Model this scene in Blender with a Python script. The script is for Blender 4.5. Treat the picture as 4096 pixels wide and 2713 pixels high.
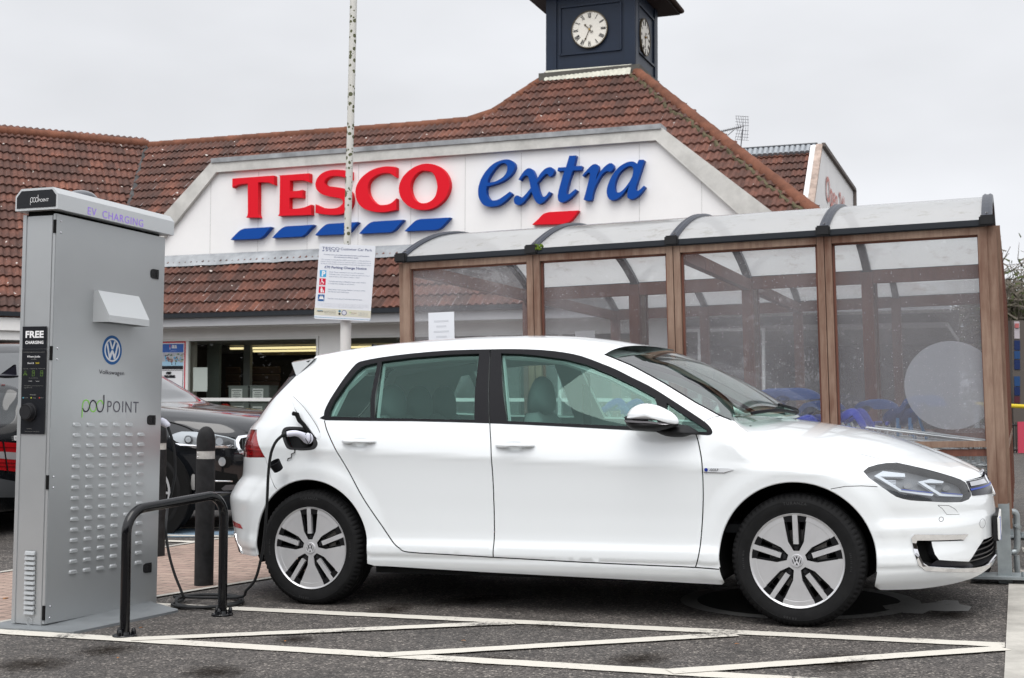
import bpy, bmesh, math, random
import numpy as np
from math import sin, cos, pi, sqrt, radians, hypot, asin, atan2
from mathutils import Vector, Matrix
from mathutils.geometry import delaunay_2d_cdt

for _o in list(bpy.data.objects): bpy.data.objects.remove(_o)
SC = bpy.context.scene
COL = SC.collection
V = Vector
RNG = random.Random(7)

# ------------------------------------------------------------------ camera
CAM_H = 1.08
PITCH = radians(3.0276); ROLL = radians(0.1925)
FWD = V((0, cos(PITCH), sin(PITCH))); _r0 = V((1, 0, 0)); _u0 = V((0, -sin(PITCH), cos(PITCH)))
RGT = _r0*cos(ROLL) + _u0*sin(ROLL); UPV = _u0*cos(ROLL) - _r0*sin(ROLL)
cd = bpy.data.cameras.new('camera'); cam = bpy.data.objects.new('camera', cd); COL.objects.link(cam)
cam.matrix_world = Matrix(((RGT.x, UPV.x, -FWD.x, 0), (RGT.y, UPV.y, -FWD.y, 0), (RGT.z, UPV.z, -FWD.z, CAM_H), (0, 0, 0, 1)))
cd.sensor_width = 36; cd.sensor_fit = 'HORIZONTAL'; cd.lens = 5134.06/4096*36; cd.clip_start = .05; cd.clip_end = 2000
cd.dof.use_dof = True; cd.dof.focus_distance = 6.4; cd.dof.aperture_fstop = 9.0
SC.camera = cam

# ------------------------------------------------------------------ world: bright overcast sky, brighter behind the camera and overhead
SUN_EL, SUN_AZ = radians(60), radians(196)      # azimuth measured from +Y clockwise: the veiled sun stands behind the camera
wd = bpy.data.worlds.new('World'); SC.world = wd; wd.use_nodes = True
nt = wd.node_tree; nt.nodes.clear()
def wn(t, **k):
    n = nt.nodes.new(t)
    for a, b in k.items(): setattr(n, a, b)
    return n
out = wn('ShaderNodeOutputWorld'); bg = wn('ShaderNodeBackground')
sky = wn('ShaderNodeTexSky', sky_type='NISHITA', sun_disc=False)
sky.sun_elevation = SUN_EL; sky.sun_rotation = SUN_AZ; sky.dust_density = 4; sky.air_density = 1.0
bw = wn('ShaderNodeHueSaturation'); bw.inputs['Saturation'].default_value = .10
nt.links.new(sky.outputs[0], bw.inputs['Color'])
tc = wn('ShaderNodeTexCoord'); sep = wn('ShaderNodeSeparateXYZ'); nt.links.new(tc.outputs['Generated'], sep.inputs[0])
# cloud sheet luminance: rises towards the zenith and towards the veiled sun behind the camera
sd = V((sin(SUN_AZ)*cos(SUN_EL), cos(SUN_AZ)*cos(SUN_EL), sin(SUN_EL)))
dot = wn('ShaderNodeVectorMath', operation='DOT_PRODUCT'); nt.links.new(tc.outputs['Generated'], dot.inputs[0]); dot.inputs[1].default_value = sd
mr = wn('ShaderNodeMapRange', interpolation_type='SMOOTHSTEP'); nt.links.new(dot.outputs['Value'], mr.inputs['Value'])
mr.inputs['From Min'].default_value = .05; mr.inputs['From Max'].default_value = 1.0
mr.inputs['To Min'].default_value = .86; mr.inputs['To Max'].default_value = 1.9
ns = wn('ShaderNodeTexNoise'); ns.inputs['Scale'].default_value = 3.6; ns.inputs['Detail'].default_value = 4; ns.inputs['Roughness'].default_value = .45
mp = wn('ShaderNodeMapping'); mp.inputs['Scale'].default_value = (1, 1, 2.5); mp.inputs['Location'].default_value = (.3, .1, .4)
nt.links.new(tc.outputs['Generated'], mp.inputs[0]); nt.links.new(mp.outputs[0], ns.inputs['Vector'])
nr = wn('ShaderNodeMapRange'); nt.links.new(ns.outputs['Fac'], nr.inputs['Value'])
nr.inputs['From Min'].default_value = .3; nr.inputs['From Max'].default_value = .7; nr.inputs['To Min'].default_value = .88; nr.inputs['To Max'].default_value = 1.07
# slightly darker cloud higher up in front of the camera
el = wn('ShaderNodeMapRange', interpolation_type='SMOOTHSTEP'); nt.links.new(sep.outputs['Z'], el.inputs['Value'])
el.inputs['From Min'].default_value = .02; el.inputs['From Max'].default_value = .30; el.inputs['To Min'].default_value = 1.0; el.inputs['To Max'].default_value = .83
m1 = wn('ShaderNodeMath', operation='MULTIPLY'); nt.links.new(mr.outputs[0], m1.inputs[0]); nt.links.new(nr.outputs[0], m1.inputs[1])
m2 = wn('ShaderNodeMath', operation='MULTIPLY'); nt.links.new(m1.outputs[0], m2.inputs[0]); nt.links.new(el.outputs[0], m2.inputs[1])
cl = wn('ShaderNodeVectorMath', operation='SCALE'); cl.inputs[0].default_value = (.965, .985, 1.03); nt.links.new(m2.outputs[0], cl.inputs['Scale'])
# mix: a little of the physical sky under the cloud sheet
s2 = wn('ShaderNodeVectorMath', operation='SCALE'); nt.links.new(bw.outputs[0], s2.inputs[0]); s2.inputs['Scale'].default_value = .006
ad = wn('ShaderNodeVectorMath', operation='ADD'); nt.links.new(cl.outputs[0], ad.inputs[0]); nt.links.new(s2.outputs[0], ad.inputs[1])
nt.links.new(ad.outputs[0], bg.inputs['Color']); bg.inputs['Strength'].default_value = 1.0
nt.links.new(bg.outputs[0], out.inputs['Surface'])
sl = bpy.data.lights.new('sun', 'SUN'); sl.energy = 1.5; sl.angle = radians(42); sl.color = (1, .97, .93)
so = bpy.data.objects.new('sun', sl); COL.objects.link(so); so.rotation_euler = sd.to_track_quat('Z', 'Y').to_euler()
SC.view_settings.view_transform = 'Standard'; SC.view_settings.look = 'None'; SC.view_settings.exposure = 0.22; SC.view_settings.gamma = 1
SC.cycles.max_bounces = 10; SC.cycles.transparent_max_bounces = 24; SC.cycles.glossy_bounces = 5; SC.cycles.diffuse_bounces = 4
SC.cycles.use_denoising = True; SC.cycles.sample_clamp_indirect = 6

# ------------------------------------------------------------------ helpers
def tag(o, label=None, cat=None, group=None, kind=None):
    if label: o['label'] = label
    if cat: o['category'] = cat
    if group: o['group'] = group
    if kind: o['kind'] = kind
    return o
def empty(name, loc=(0, 0, 0), mat=None):
    o = bpy.data.objects.new(name, None); COL.objects.link(o); o.empty_display_size = .1
    o.matrix_world = mat if mat is not None else Matrix.Translation(loc)
    o['_m'] = [c for r in o.matrix_world for c in r]
    return o
def link(o, parent=None, world=True):
    COL.objects.link(o)
    if parent is not None:
        o.parent = parent
        if world:      # vertices are given in world space
            p = parent; m = Matrix.Identity(4)
            while p is not None:
                if '_m' in p.keys():
                    a = list(p['_m']); m = Matrix([a[i*4:i*4+4] for i in range(4)]); break
                p = p.parent
            o.matrix_parent_inverse = m.inverted() if parent.type == 'EMPTY' else Matrix.Identity(4)
    return o
def mkmesh(name, vs, fs, mat, parent=None, smooth=False, nrm=None, world=True, mats=None, fm=None, sharp=None):
    me = bpy.data.meshes.new(name); me.from_pydata([tuple(v) for v in vs], [], fs)
    for m in (mats or [mat]): me.materials.append(m)
    if fm: me.polygons.foreach_set('material_index', fm)
    if smooth or nrm is not None:
        me.polygons.foreach_set('use_smooth', [True]*len(me.polygons))
    me.update()
    if nrm is not None: me.normals_split_custom_set_from_vertices([tuple(n) for n in nrm])
    elif smooth and sharp is not None: me.set_sharp_from_angle(angle=radians(sharp))
    return link(bpy.data.objects.new(name, me), parent, world)
class MB:
    def __init__(s): s.v = []; s.f = []; s.m = []
    def add(s, vs, fs, M=None, mi=0):
        o = len(s.v); s.v += [(M @ V(v)) if M is not None else V(v) for v in vs]
        s.f += [[i+o for i in f] for f in fs]; s.m += [mi]*len(fs); return s
    def box(s, c, d, M=None, mi=0, bev=0):
        x, y, z = d[0]/2, d[1]/2, d[2]/2; cx, cy, cz = c
        if bev <= 0:
            vs = [(cx+a*x, cy+b*y, cz+e*z) for a in (-1, 1) for b in (-1, 1) for e in (-1, 1)]
            return s.add(vs, [(0, 1, 3, 2), (4, 6, 7, 5), (0, 4, 5, 1), (2, 3, 7, 6), (0, 2, 6, 4), (1, 5, 7, 3)], M, mi)
        bm = bmesh.new(); bmesh.ops.create_cube(bm, size=1)
        for v in bm.verts: v.co = V((v.co.x*d[0], v.co.y*d[1], v.co.z*d[2]))
        bmesh.ops.bevel(bm, geom=bm.edges[:], offset=bev, segments=2, affect='EDGES')
        for v in bm.verts: v.co += V(c)
        bm.verts.index_update(); s.add([v.co.copy() for v in bm.verts], [[v.index for v in f.verts] for f in bm.faces], M, mi); bm.free(); return s
    def cyl(s, p0, p1, r0, r1=None, n=16, M=None, mi=0, cap=True):
        p0, p1 = V(p0), V(p1); r1 = r0 if r1 is None else r1
        d = (p1-p0).normalized(); a = d.orthogonal().normalized(); b = d.cross(a)
        vs = [p0+(a*cos(2*pi*k/n)+b*sin(2*pi*k/n))*r0 for k in range(n)]+[p1+(a*cos(2*pi*k/n)+b*sin(2*pi*k/n))*r1 for k in range(n)]
        fs = [(k, (k+1) % n, n+(k+1) % n, n+k) for k in range(n)]
        if cap: fs += [list(range(n))[::-1], list(range(n, 2*n))]
        return s.add(vs, fs, M, mi)
    def tube(s, pts, r, n=10, M=None, mi=0, closed=False, cap=True):
        pts = [V(p) for p in pts]; N = len(pts); vs = []
        t0 = (pts[1]-pts[0]).normalized(); a = t0.orthogonal().normalized()
        for i, p in enumerate(pts):
            if closed: t = (pts[(i+1) % N]-pts[i-1]).normalized()
            else: t = (pts[min(i+1, N-1)]-pts[max(i-1, 0)]).normalized()
            a = (a-t*a.dot(t)).normalized(); b = t.cross(a)
            rr = r[i] if isinstance(r, (list, tuple)) else r
            vs += [p+(a*cos(2*pi*k/n)+b*sin(2*pi*k/n))*rr for k in range(n)]
        fs = []
        for i in range(N if closed else N-1):
            j = (i+1) % N
            fs += [(i*n+k, i*n+(k+1) % n, j*n+(k+1) % n, j*n+k) for k in range(n)]
        if cap and not closed: fs += [list(range(n))[::-1], list(range((N-1)*n, N*n))]
        return s.add(vs, fs, M, mi)
    def lathe(s, prof, n=48, M=None, mi=0, axis='z'):
        vs = []; P = len(prof)
        for k in range(n):
            a = 2*pi*k/n
            for (r, h) in prof:
                vs.append((r*cos(a), r*sin(a), h) if axis == 'z' else (r*cos(a), h, r*sin(a)))
        fs = [(k*P+i, ((k+1) % n)*P+i, ((k+1) % n)*P+i+1, k*P+i+1) for k in range(n) for i in range(P-1)]
        return s.add(vs, fs, M, mi)
    def prism(s, poly, h0, h1, M=None, mi=0):
        # poly in local xy, extruded along z
        n = len(poly)
        vs = [(x, y, h0) for x, y in poly]+[(x, y, h1) for x, y in poly]
        fs = [list(range(n))[::-1], list(range(n, 2*n))]+[(k, (k+1) % n, n+(k+1) % n, n+k) for k in range(n)]
        return s.add(vs, fs, M, mi)
    def sphere(s, c, r, n=16, m=10, M=None, mi=0, sc=(1, 1, 1), lo=-pi/2, hi=pi/2):
        vs = []
        for j in range(m+1):
            t = lo+(hi-lo)*j/m
            for k in range(n):
                a = 2*pi*k/n; vs.append((c[0]+sc[0]*r*cos(t)*cos(a), c[1]+sc[1]*r*cos(t)*sin(a), c[2]+sc[2]*r*sin(t)))
        fs = [(j*n+k, j*n+(k+1) % n, (j+1)*n+(k+1) % n, (j+1)*n+k) for j in range(m) for k in range(n)]
        return s.add(vs, fs, M, mi)
    def build(s, name, mat, parent=None, smooth=False, sharp=35, world=True, mats=None):
        return mkmesh(name, s.v, s.f, mat, parent, smooth=smooth, sharp=sharp if smooth else None, world=world, mats=mats, fm=s.m if mats else None)
def frame(o, x, y, z):
    o, x, y, z = V(o), V(x), V(y), V(z)
    return Matrix(((x.x, y.x, z.x, o.x), (x.y, y.y, z.y, o.y), (x.z, y.z, z.z, o.z), (0, 0, 0, 1)))
def catmull(pts, k=4, closed=False):
    P = [V(p) if len(p) == 3 else V((p[0], p[1], 0)) for p in pts]; n = len(P); o = []
    for i in range(n if closed else n-1):
        p0 = P[(i-1) % n] if (closed or i > 0) else P[0]*2-P[1]
        p1 = P[i]; p2 = P[(i+1) % n]
        p3 = P[(i+2) % n] if (closed or i < n-2) else P[-1]*2-P[-2]
        for j in range(k):
            t = j/k
            o.append(.5*((2*p1)+(p2-p0)*t+(2*p0-5*p1+4*p2-p3)*t*t+(3*p1-p0-3*p2+p3)*t**3))
    if not closed: o.append(P[-1])
    return o
def cat2(pts, k=4, closed=False): return [(p.x, p.y) for p in catmull(pts, k, closed)]
def pip(px, py, poly):
    x = np.asarray(px); y = np.asarray(py); c = np.zeros(x.shape, bool); n = len(poly); j = n-1
    for i in range(n):
        xi, yi = poly[i]; xj, yj = poly[j]
        if yi != yj:
            c ^= ((yi > y) != (yj > y)) & (x < (xj-xi)*(y-yi)/(yj-yi)+xi)
        j = i
    return c
def ribbon(line, w):
    """closed polygon of a polyline with half width w"""
    L = [V((p[0], p[1])) for p in line]; a = []; b = []
    for i, p in enumerate(L):
        t = (L[min(i+1, len(L)-1)]-L[max(i-1, 0)]).normalized(); n = V((-t.y, t.x))
        a.append(tuple(p+n*w)); b.append(tuple(p-n*w))
    return a+b[::-1]
def cdt_regions(loops, bounds, step, classify, eps=1e-5):
    pts = []; edges = []
    for lp in loops:
        b = len(pts); n = len(lp)
        for i in range(n):
            p, q = V((lp[i][0], lp[i][1])), V((lp[(i+1) % n][0], lp[(i+1) % n][1]))
            m = max(1, int((q-p).length/(step*1.2)))
            for k in range(m): pts.append(p+(q-p)*(k/m))
        e = len(pts); edges += [(i, i+1 if i+1 < e else b) for i in range(b, e)]
    x0, y0, x1, y1 = bounds; nx = max(1, int((x1-x0)/step)); ny = max(1, int((y1-y0)/step))
    A = np.array([(p.x, p.y) for p in pts])
    # keep lattice points off the constraint points
    cell = {}
    for i, p in enumerate(A): cell.setdefault((int(p[0]/step), int(p[1]/step)), []).append(p)
    for i in range(nx+1):
        for j in range(ny+1):
            x = x0+(x1-x0)*(i+(.5 if j % 2 else 0))/nx; y = y0+(y1-y0)*j/ny
            if x > x1: continue
            ci, cj = int(x/step), int(y/step); ok = True
            for a in (-1, 0, 1):
                for b in (-1, 0, 1):
                    for p in cell.get((ci+a, cj+b), ()):
                        if (p[0]-x)**2+(p[1]-y)**2 < (.45*step)**2: ok = False
            if ok: pts.append(V((x, y)))
    r = delaunay_2d_cdt(pts, edges, [], 0, eps)
    vo, fo = r[0], r[2]
    VV = np.array([(v.x, v.y) for v in vo]); FF = [list(f) for f in fo]
    T = np.array([[sum(VV[i][0] for i in f)/len(f), sum(VV[i][1] for i in f)/len(f)] for f in FF])
    return VV, FF, classify(T[:, 0], T[:, 1])
def submesh(VV, FF, lab, name):
    idx = [i for i in range(len(FF)) if lab[i] == name]
    used = {}; vs = []; fs = []
    for i in idx:
        f = []
        for k in FF[i]:
            if k not in used: used[k] = len(vs); vs.append(VV[k])
            f.append(used[k])
        fs.append(f)
    return vs, fs
def poly_fill(poly, holes=()):
    """triangulated polygon with holes in the plane"""
    pts = []; edges = []
    for lp in [poly]+list(holes):
        b = len(pts); pts += [V((p[0], p[1])) for p in lp]; n = len(lp)
        edges += [(b+i, b+(i+1) % n) for i in range(n)]
    r = delaunay_2d_cdt(pts, edges, [], 0, 1e-6)
    vs = [(v.x, v.y) for v in r[0]]; fs = []
    for f in r[2]:
        cx = sum(vs[i][0] for i in f)/len(f); cy = sum(vs[i][1] for i in f)/len(f)
        if pip(cx, cy, poly) and not any(pip(cx, cy, h) for h in holes): fs.append(list(f))
    return vs, fs
def plate(mb, poly, holes, h0, h1, M=None, mi=0, back=False):
    """flat plate with holes, faces at h1 (front) and walls down to h0; local xy plane, z = height"""
    vs, fs = poly_fill(poly, holes)
    mb.add([(x, y, h1) for x, y in vs], fs, M, mi)
    if back: mb.add([(x, y, h0) for x, y in vs], [f[::-1] for f in fs], M, mi)
    for lp in [poly]+list(holes):
        n = len(lp)
        mb.add([(x, y, h0) for x, y in lp]+[(x, y, h1) for x, y in lp], [(k, (k+1) % n, n+(k+1) % n, n+k) for k in range(n)], M, mi)
    return mb
_txt = {}
def text_polys(s, size=1.0, bold=0.0, space=1.0, align='CENTER', shear=0.0, res=3):
    """text turned to plain mesh data in the xy plane"""
    key = (s, size, bold, space, align, shear)
    if key in _txt: return _txt[key]
    cu = bpy.data.curves.new('t', 'FONT'); cu.body = s; cu.size = size; cu.offset = bold; cu.space_character = space
    cu.align_x = align; cu.shear = shear; cu.resolution_u = res; cu.fill_mode = 'FRONT'
    ob = bpy.data.objects.new('t', cu); COL.objects.link(ob)
    dg = bpy.context.evaluated_depsgraph_get(); me = ob.evaluated_get(dg).to_mesh()
    vs = [tuple(v.co) for v in me.vertices]; fs = [list(p.vertices) for p in me.polygons]
    ob.evaluated_get(dg).to_mesh_clear(); bpy.data.objects.remove(ob); bpy.data.curves.remove(cu)
    _txt[key] = (vs, fs); return vs, fs
def text(mb, s, M, size, h=.0, mi=0, **k):
    vs, fs = text_polys(s, size, **k)
    return mb.add([(x, y, h) for x, y, z in vs], fs, M, mi)

# ------------------------------------------------------------------ materials
MATS = {}
def mat(name, col, rough=.5, metal=0, coat=0, spec=.22, emit=None, es=0, bump=None, var=None, alpha=None, coatr=.03):
    """bump=(scale,strength,dist) noise bump; var=(scale, amount) value noise"""
    if name in MATS: return MATS[name]
    m = bpy.data.materials.new(name); m.use_nodes = True; n = m.node_tree.nodes; l = m.node_tree.links
    b = n['Principled BSDF']; b.inputs['Base Color'].default_value = (*col, 1); b.inputs['Roughness'].default_value = rough
    b.inputs['Metallic'].default_value = metal; b.inputs['Coat Weight'].default_value = coat; b.inputs['Coat Roughness'].default_value = coatr
    b.inputs['Specular IOR Level'].default_value = spec
    if emit: b.inputs['Emission Color'].default_value = (*emit, 1); b.inputs['Emission Strength'].default_value = es
    if var or bump:
        t = n.new('ShaderNodeTexCoord')
    if var:
        x = n.new('ShaderNodeTexNoise'); x.inputs['Scale'].default_value = var[0]; x.inputs['Detail'].default_value = 6; x.inputs['Roughness'].default_value = .65
        l.new(t.outputs['Object'], x.inputs['Vector'])
        r = n.new('ShaderNodeMapRange'); r.inputs['From Min'].default_value = .3; r.inputs['From Max'].default_value = .7
        r.inputs['To Min'].default_value = 1-var[1]; r.inputs['To Max'].default_value = 1+var[1]*.6
        l.new(x.outputs['Fac'], r.inputs['Value'])
        mx = n.new('ShaderNodeVectorMath'); mx.operation = 'SCALE'; mx.inputs[0].default_value = col; l.new(r.outputs[0], mx.inputs['Scale'])
        l.new(mx.outputs[0], b.inputs['Base Color'])
        r2 = n.new('ShaderNodeMapRange'); r2.inputs['To Min'].default_value = max(0, rough-.12); r2.inputs['To Max'].default_value = min(1, rough+.12)
        l.new(x.outputs['Fac'], r2.inputs['Value']); l.new(r2.outputs[0], b.inputs['Roughness'])
    if bump:
        x = n.new('ShaderNodeTexNoise'); x.inputs['Scale'].default_value = bump[0]; x.inputs['Detail'].default_value = 5
        l.new(t.outputs['Object'], x.inputs['Vector']); bp = n.new('ShaderNodeBump'); bp.inputs['Strength'].default_value = bump[1]; bp.inputs['Distance'].default_value = bump[2]
        l.new(x.outputs['Fac'], bp.inputs['Height']); l.new(bp.outputs[0], b.inputs['Normal'])
    MATS[name] = m; return m
def nodes(name):
    m = bpy.data.materials.new(name); m.use_nodes = True; MATS[name] = m
    N = m.node_tree.nodes; L = m.node_tree.links
    def mk(t, **k):
        n = N.new(t)
        ins = k.pop('i', {})
        for a, b in k.items(): setattr(n, a, b)
        for a, b in ins.items(): n.inputs[a].default_value = b
        return n
    return m, N, L, mk
def glassmat(name, tint, gloss=1.0, rough=.0, milk=0.0, milkcol=(.8, .8, .8), drops=0, scale=1.0, ior=1.45):
    """thin pane: tinted transparency + fresnel reflection, optional milky dirt and rain specks"""
    m, N, L, mk = nodes(name); b = N['Principled BSDF']; N.remove(b); out = N['Material Output']
    tr = mk('ShaderNodeBsdfTransparent', i={'Color': (*tint, 1)}); gl = mk('ShaderNodeBsdfGlossy', i={'Roughness': rough, 'Color': ((*gloss, 1) if isinstance(gloss, tuple) else (gloss, gloss, gloss, 1))})
    lw = mk('ShaderNodeLayerWeight', i={'Blend': .5}); pw_ = mk('ShaderNodeMath', operation='POWER', i={1: 4.6}); L.new(lw.outputs['Facing'], pw_.inputs[0]); F0 = 2*((ior-1)/(ior+1))**2; fr = mk('ShaderNodeMapRange', i={'To Min': F0, 'To Max': 1.0}); L.new(pw_.outputs[0], fr.inputs['Value']); mx = mk('ShaderNodeMixShader'); L.new(fr.outputs[0], mx.inputs[0]); L.new(tr.outputs[0], mx.inputs[1]); L.new(gl.outputs[0], mx.inputs[2])
    last = mx
    if milk > 0:
        df = mk('ShaderNodeBsdfDiffuse', i={'Color': (*milkcol, 1)}); tl = mk('ShaderNodeBsdfTranslucent', i={'Color': (*milkcol, 1)})
        dm = mk('ShaderNodeMixShader', i={0: .5}); L.new(df.outputs[0], dm.inputs[1]); L.new(tl.outputs[0], dm.inputs[2])
        t = mk('ShaderNodeTexCoord')
        mpz = mk('ShaderNodeMapping', i={'Scale': (1.6, 1.6, .5)}); L.new(t.outputs['Object'], mpz.inputs[0]); n1 = mk('ShaderNodeTexNoise', i={'Scale': 1.5*scale, 'Detail': 2.5, 'Roughness': .5}); L.new(mpz.outputs[0], n1.inputs['Vector'])
        r1 = mk('ShaderNodeMapRange', i={'From Min': .3, 'From Max': .72, 'To Min': milk*.6, 'To Max': milk*1.5}); L.new(n1.outputs['Fac'], r1.inputs['Value'])
        fac = r1.outputs[0]
        if drops:
            vo = mk('ShaderNodeTexVoronoi', i={'Scale': 75*scale, 'Randomness': 1}); L.new(t.outputs['Object'], vo.inputs['Vector'])
            c = mk('ShaderNodeMath', operation='LESS_THAN', i={1: .17}); L.new(vo.outputs['Distance'], c.inputs[0])
            sx = mk('ShaderNodeSeparateXYZ'); L.new(vo.outputs['Color'], sx.inputs[0])
            n2 = mk('ShaderNodeTexNoise', i={'Scale': 2.6*scale, 'Detail': 3}); L.new(t.outputs['Object'], n2.inputs['Vector'])
            a1 = mk('ShaderNodeMath', operation='ADD'); L.new(sx.outputs[0], a1.inputs[0]); L.new(n2.outputs['Fac'], a1.inputs[1])
            c2 = mk('ShaderNodeMath', operation='GREATER_THAN', i={1: 1.45-drops}); L.new(a1.outputs[0], c2.inputs[0])
            mm = mk('ShaderNodeMath', operation='MULTIPLY'); L.new(c.outputs[0], mm.inputs[0]); L.new(c2.outputs[0], mm.inputs[1])
            m3 = mk('ShaderNodeMath', operation='MULTIPLY', i={1: .45}); L.new(mm.outputs[0], m3.inputs[0])
            s1 = mk('ShaderNodeMath', operation='ADD'); L.new(fac, s1.inputs[0]); L.new(m3.outputs[0], s1.inputs[1]); fac = s1.outputs[0]
        m2 = mk('ShaderNodeMixShader'); L.new(fac, m2.inputs[0]); L.new(last.outputs[0], m2.inputs[1]); L.new(dm.outputs[0], m2.inputs[2]); last = m2
    L.new(last.outputs[0], out.inputs['Surface']); return m

PAINT = mat('car_white_paint', (.775, .80, .81), .30, coat=1.0, coatr=.015, spec=.5)
BLACKTRIM = mat('black_window_trim', (.008, .008, .010), .5, spec=.12)
BLACKGLOSS = mat('gloss_black_trim', (.010, .010, .016), .25)
BLACKPLASTIC = mat('black_plastic', (.014, .014, .015), .55, bump=(300, .15, .001))
DEEP = mat('deep_black', (.004, .004, .004), .9)
RUBBER = mat('tyre_rubber', (.0115, .0115, .012), .75, spec=.15, var=(14, .35), bump=(160, .25, .001))
CHROME = mat('chrome', (.75, .75, .77), .08, metal=1)
ALU = mat('machined_alloy', (.60, .60, .61), .36, metal=.5, spec=.5, var=(8, .06))
CARGLASS = glassmat('car_side_glass', (.72, .93, .87), gloss=(.62, .90, .82), ior=1.38)
WSGLASS = glassmat('windscreen_glass', (.70, .84, .78), ior=1.95)
LINER = mat('cabin_trim', (.45, .50, .49), .9)
SEATF = mat('seat_fabric', (.13, .15, .15), .9)

# ================================================================== the white hatchback
def pch(xs, ys, v):
    n = len(xs)
    if v <= xs[0]: return ys[0]+(ys[1]-ys[0])/(xs[1]-xs[0])*(v-xs[0])
    if v >= xs[-1]: return ys[-1]+(ys[-1]-ys[-2])/(xs[-1]-xs[-2])*(v-xs[-1])
    k = 0
    while xs[k+1] < v: k += 1
    dl = lambda i: (ys[i+1]-ys[i])/(xs[i+1]-xs[i])
    def sl(i):
        if i == 0: return dl(0)
        if i == n-1: return dl(n-2)
        a, b = dl(i-1), dl(i); return 0 if a*b <= 0 else 2*a*b/(a+b)
    h = xs[k+1]-xs[k]; t = (v-xs[k])/h
    return (2*t**3-3*t*t+1)*ys[k]+(t**3-2*t*t+t)*h*sl(k)+(3*t*t-2*t**3)*ys[k+1]+(t**3-t*t)*h*sl(k+1)
def sm(a, b, x):
    t = max(0.0, min(1.0, (x-a)/(b-a))); return t*t*(3-2*t)
ZW = [.15, .19, .22, .25, .27, .285, .295, .31, .33, .35, .38, .42, .50, .60, .70, .76, .785, .80, .83, .88, .92, .95, 1.0, 1.1, 1.2, 1.3, 1.38, 1.43]
WW = [.82, .845, .866, .878, .883, .883, .8875, .8925, .8925, .888, .881, .8785, .879, .8835, .8895, .8955, .899, .8975, .893, .882, .871, .861, .838, .786, .729, .669, .617, .575]
ZF = [.15, .25, .30, .45, .6, .68, .75, .85, 1.0, 1.5]; AF = [2.12, 2.175, 2.19, 2.19, 2.175, 2.135, 2.09, 2.04, 1.98, 1.9]
ZR = [.15, .24, .35, .43, .5, .56, .63, .70, .80, .9, .97, 1.01, 1.12, 1.22, 1.34, 1.45]; AR = [2.06, 2.10, 2.13, 2.15, 2.16, 2.16, 2.13, 2.07, 2.06, 2.04, 2.01, 1.97, 1.90, 1.83, 1.76, 1.7]
XS = [.9, 1.023, 1.083, 1.144, 1.44, 1.768, 2.1]; ZS = [1.03, .975, .922, .896, .843, .766, .67]
SPAN = 2.1
def _af(z): return pch(ZF, AF, z)
def _ar(z): return pch(ZR, AR, z)
def body_w(x, z, s):
    ze = z - (-.0456*x+.795-.787)*sm(.45, .68, z)*(1-sm(1.1, 1.35, z))
    w = pch(ZW, WW, ze)
    if x > .75:
        zs = pch(XS, ZS, x); b = sm(.75, 1.15, x); k = max(0, (z-(zs-.13))/.13)
        w = w*(1-b)+b*(w if z < .76 else max(w, .893)) - b*.10*min(k, 1.3)**2
    w *= sqrt(max(0, 1-abs(sin(s*pi/2))**8))
    for cx in (1.3145, -1.3145):
        r = hypot(x-cx, z-.315)
        if r < .5 and z > .2: w += .013*sm(.50, .41, r)
    for hx, hz in ((-.99, .880), (-.095, .853)):
        w -= .013*math.exp(-((x-hx)/.036)**4-((z-hz)/.018)**2)
    if x > 1.55:
        w += .010*math.exp(-((z-.463)/.035)**2)*sm(1.6, 1.75, x)*(1-sm(2.12, 2.2, x)) - .008*math.exp(-((z-.52)/.04)**2)*sm(1.65, 1.8, x)
    if x < -1.6:
        w += .012*math.exp(-((z-.56)/.05)**2)*sm(-1.6, -1.8, x)
    return w
def PU(U, z, off=0.0):
    """side skin of the car: U runs along the flank (about metres), z is height; returns the point on the right side"""
    s = U/SPAN; a = _af(z) if s > 0 else _ar(z)
    x = a*sin(s*pi/2); return V((x, -body_w(x, z, s), z))
def PN(U, z):
    e = .004; U0 = min(max(U, -SPAN+e), SPAN-e)
    du = PU(U0+e, z)-PU(U0-e, z); dz = PU(U0, z+e)-PU(U0, z-e)
    n = du.cross(dz); return n.normalized()
def xz2u(x, z):
    a = _af(z) if x > 0 else _ar(z)
    return SPAN*2/pi*asin(max(-1, min(1, x/a)))
def UV(pts): return [(xz2u(x, z), z) for x, z in pts]
def skin_part(name, vs, fs, m, parent, off=0.0, side=1, smooth=True):
    P = []; N = []
    for (U, z) in vs:
        n = PN(U, z); p = PU(U, z)+n*off; P.append(V((p.x, p.y*side, p.z))); N.append(V((n.x, n.y*side, n.z)))
    if side < 0: fs = [f[::-1] for f in fs]
    return mkmesh(name, P, fs, m, parent, nrm=N, world=False)
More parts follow.
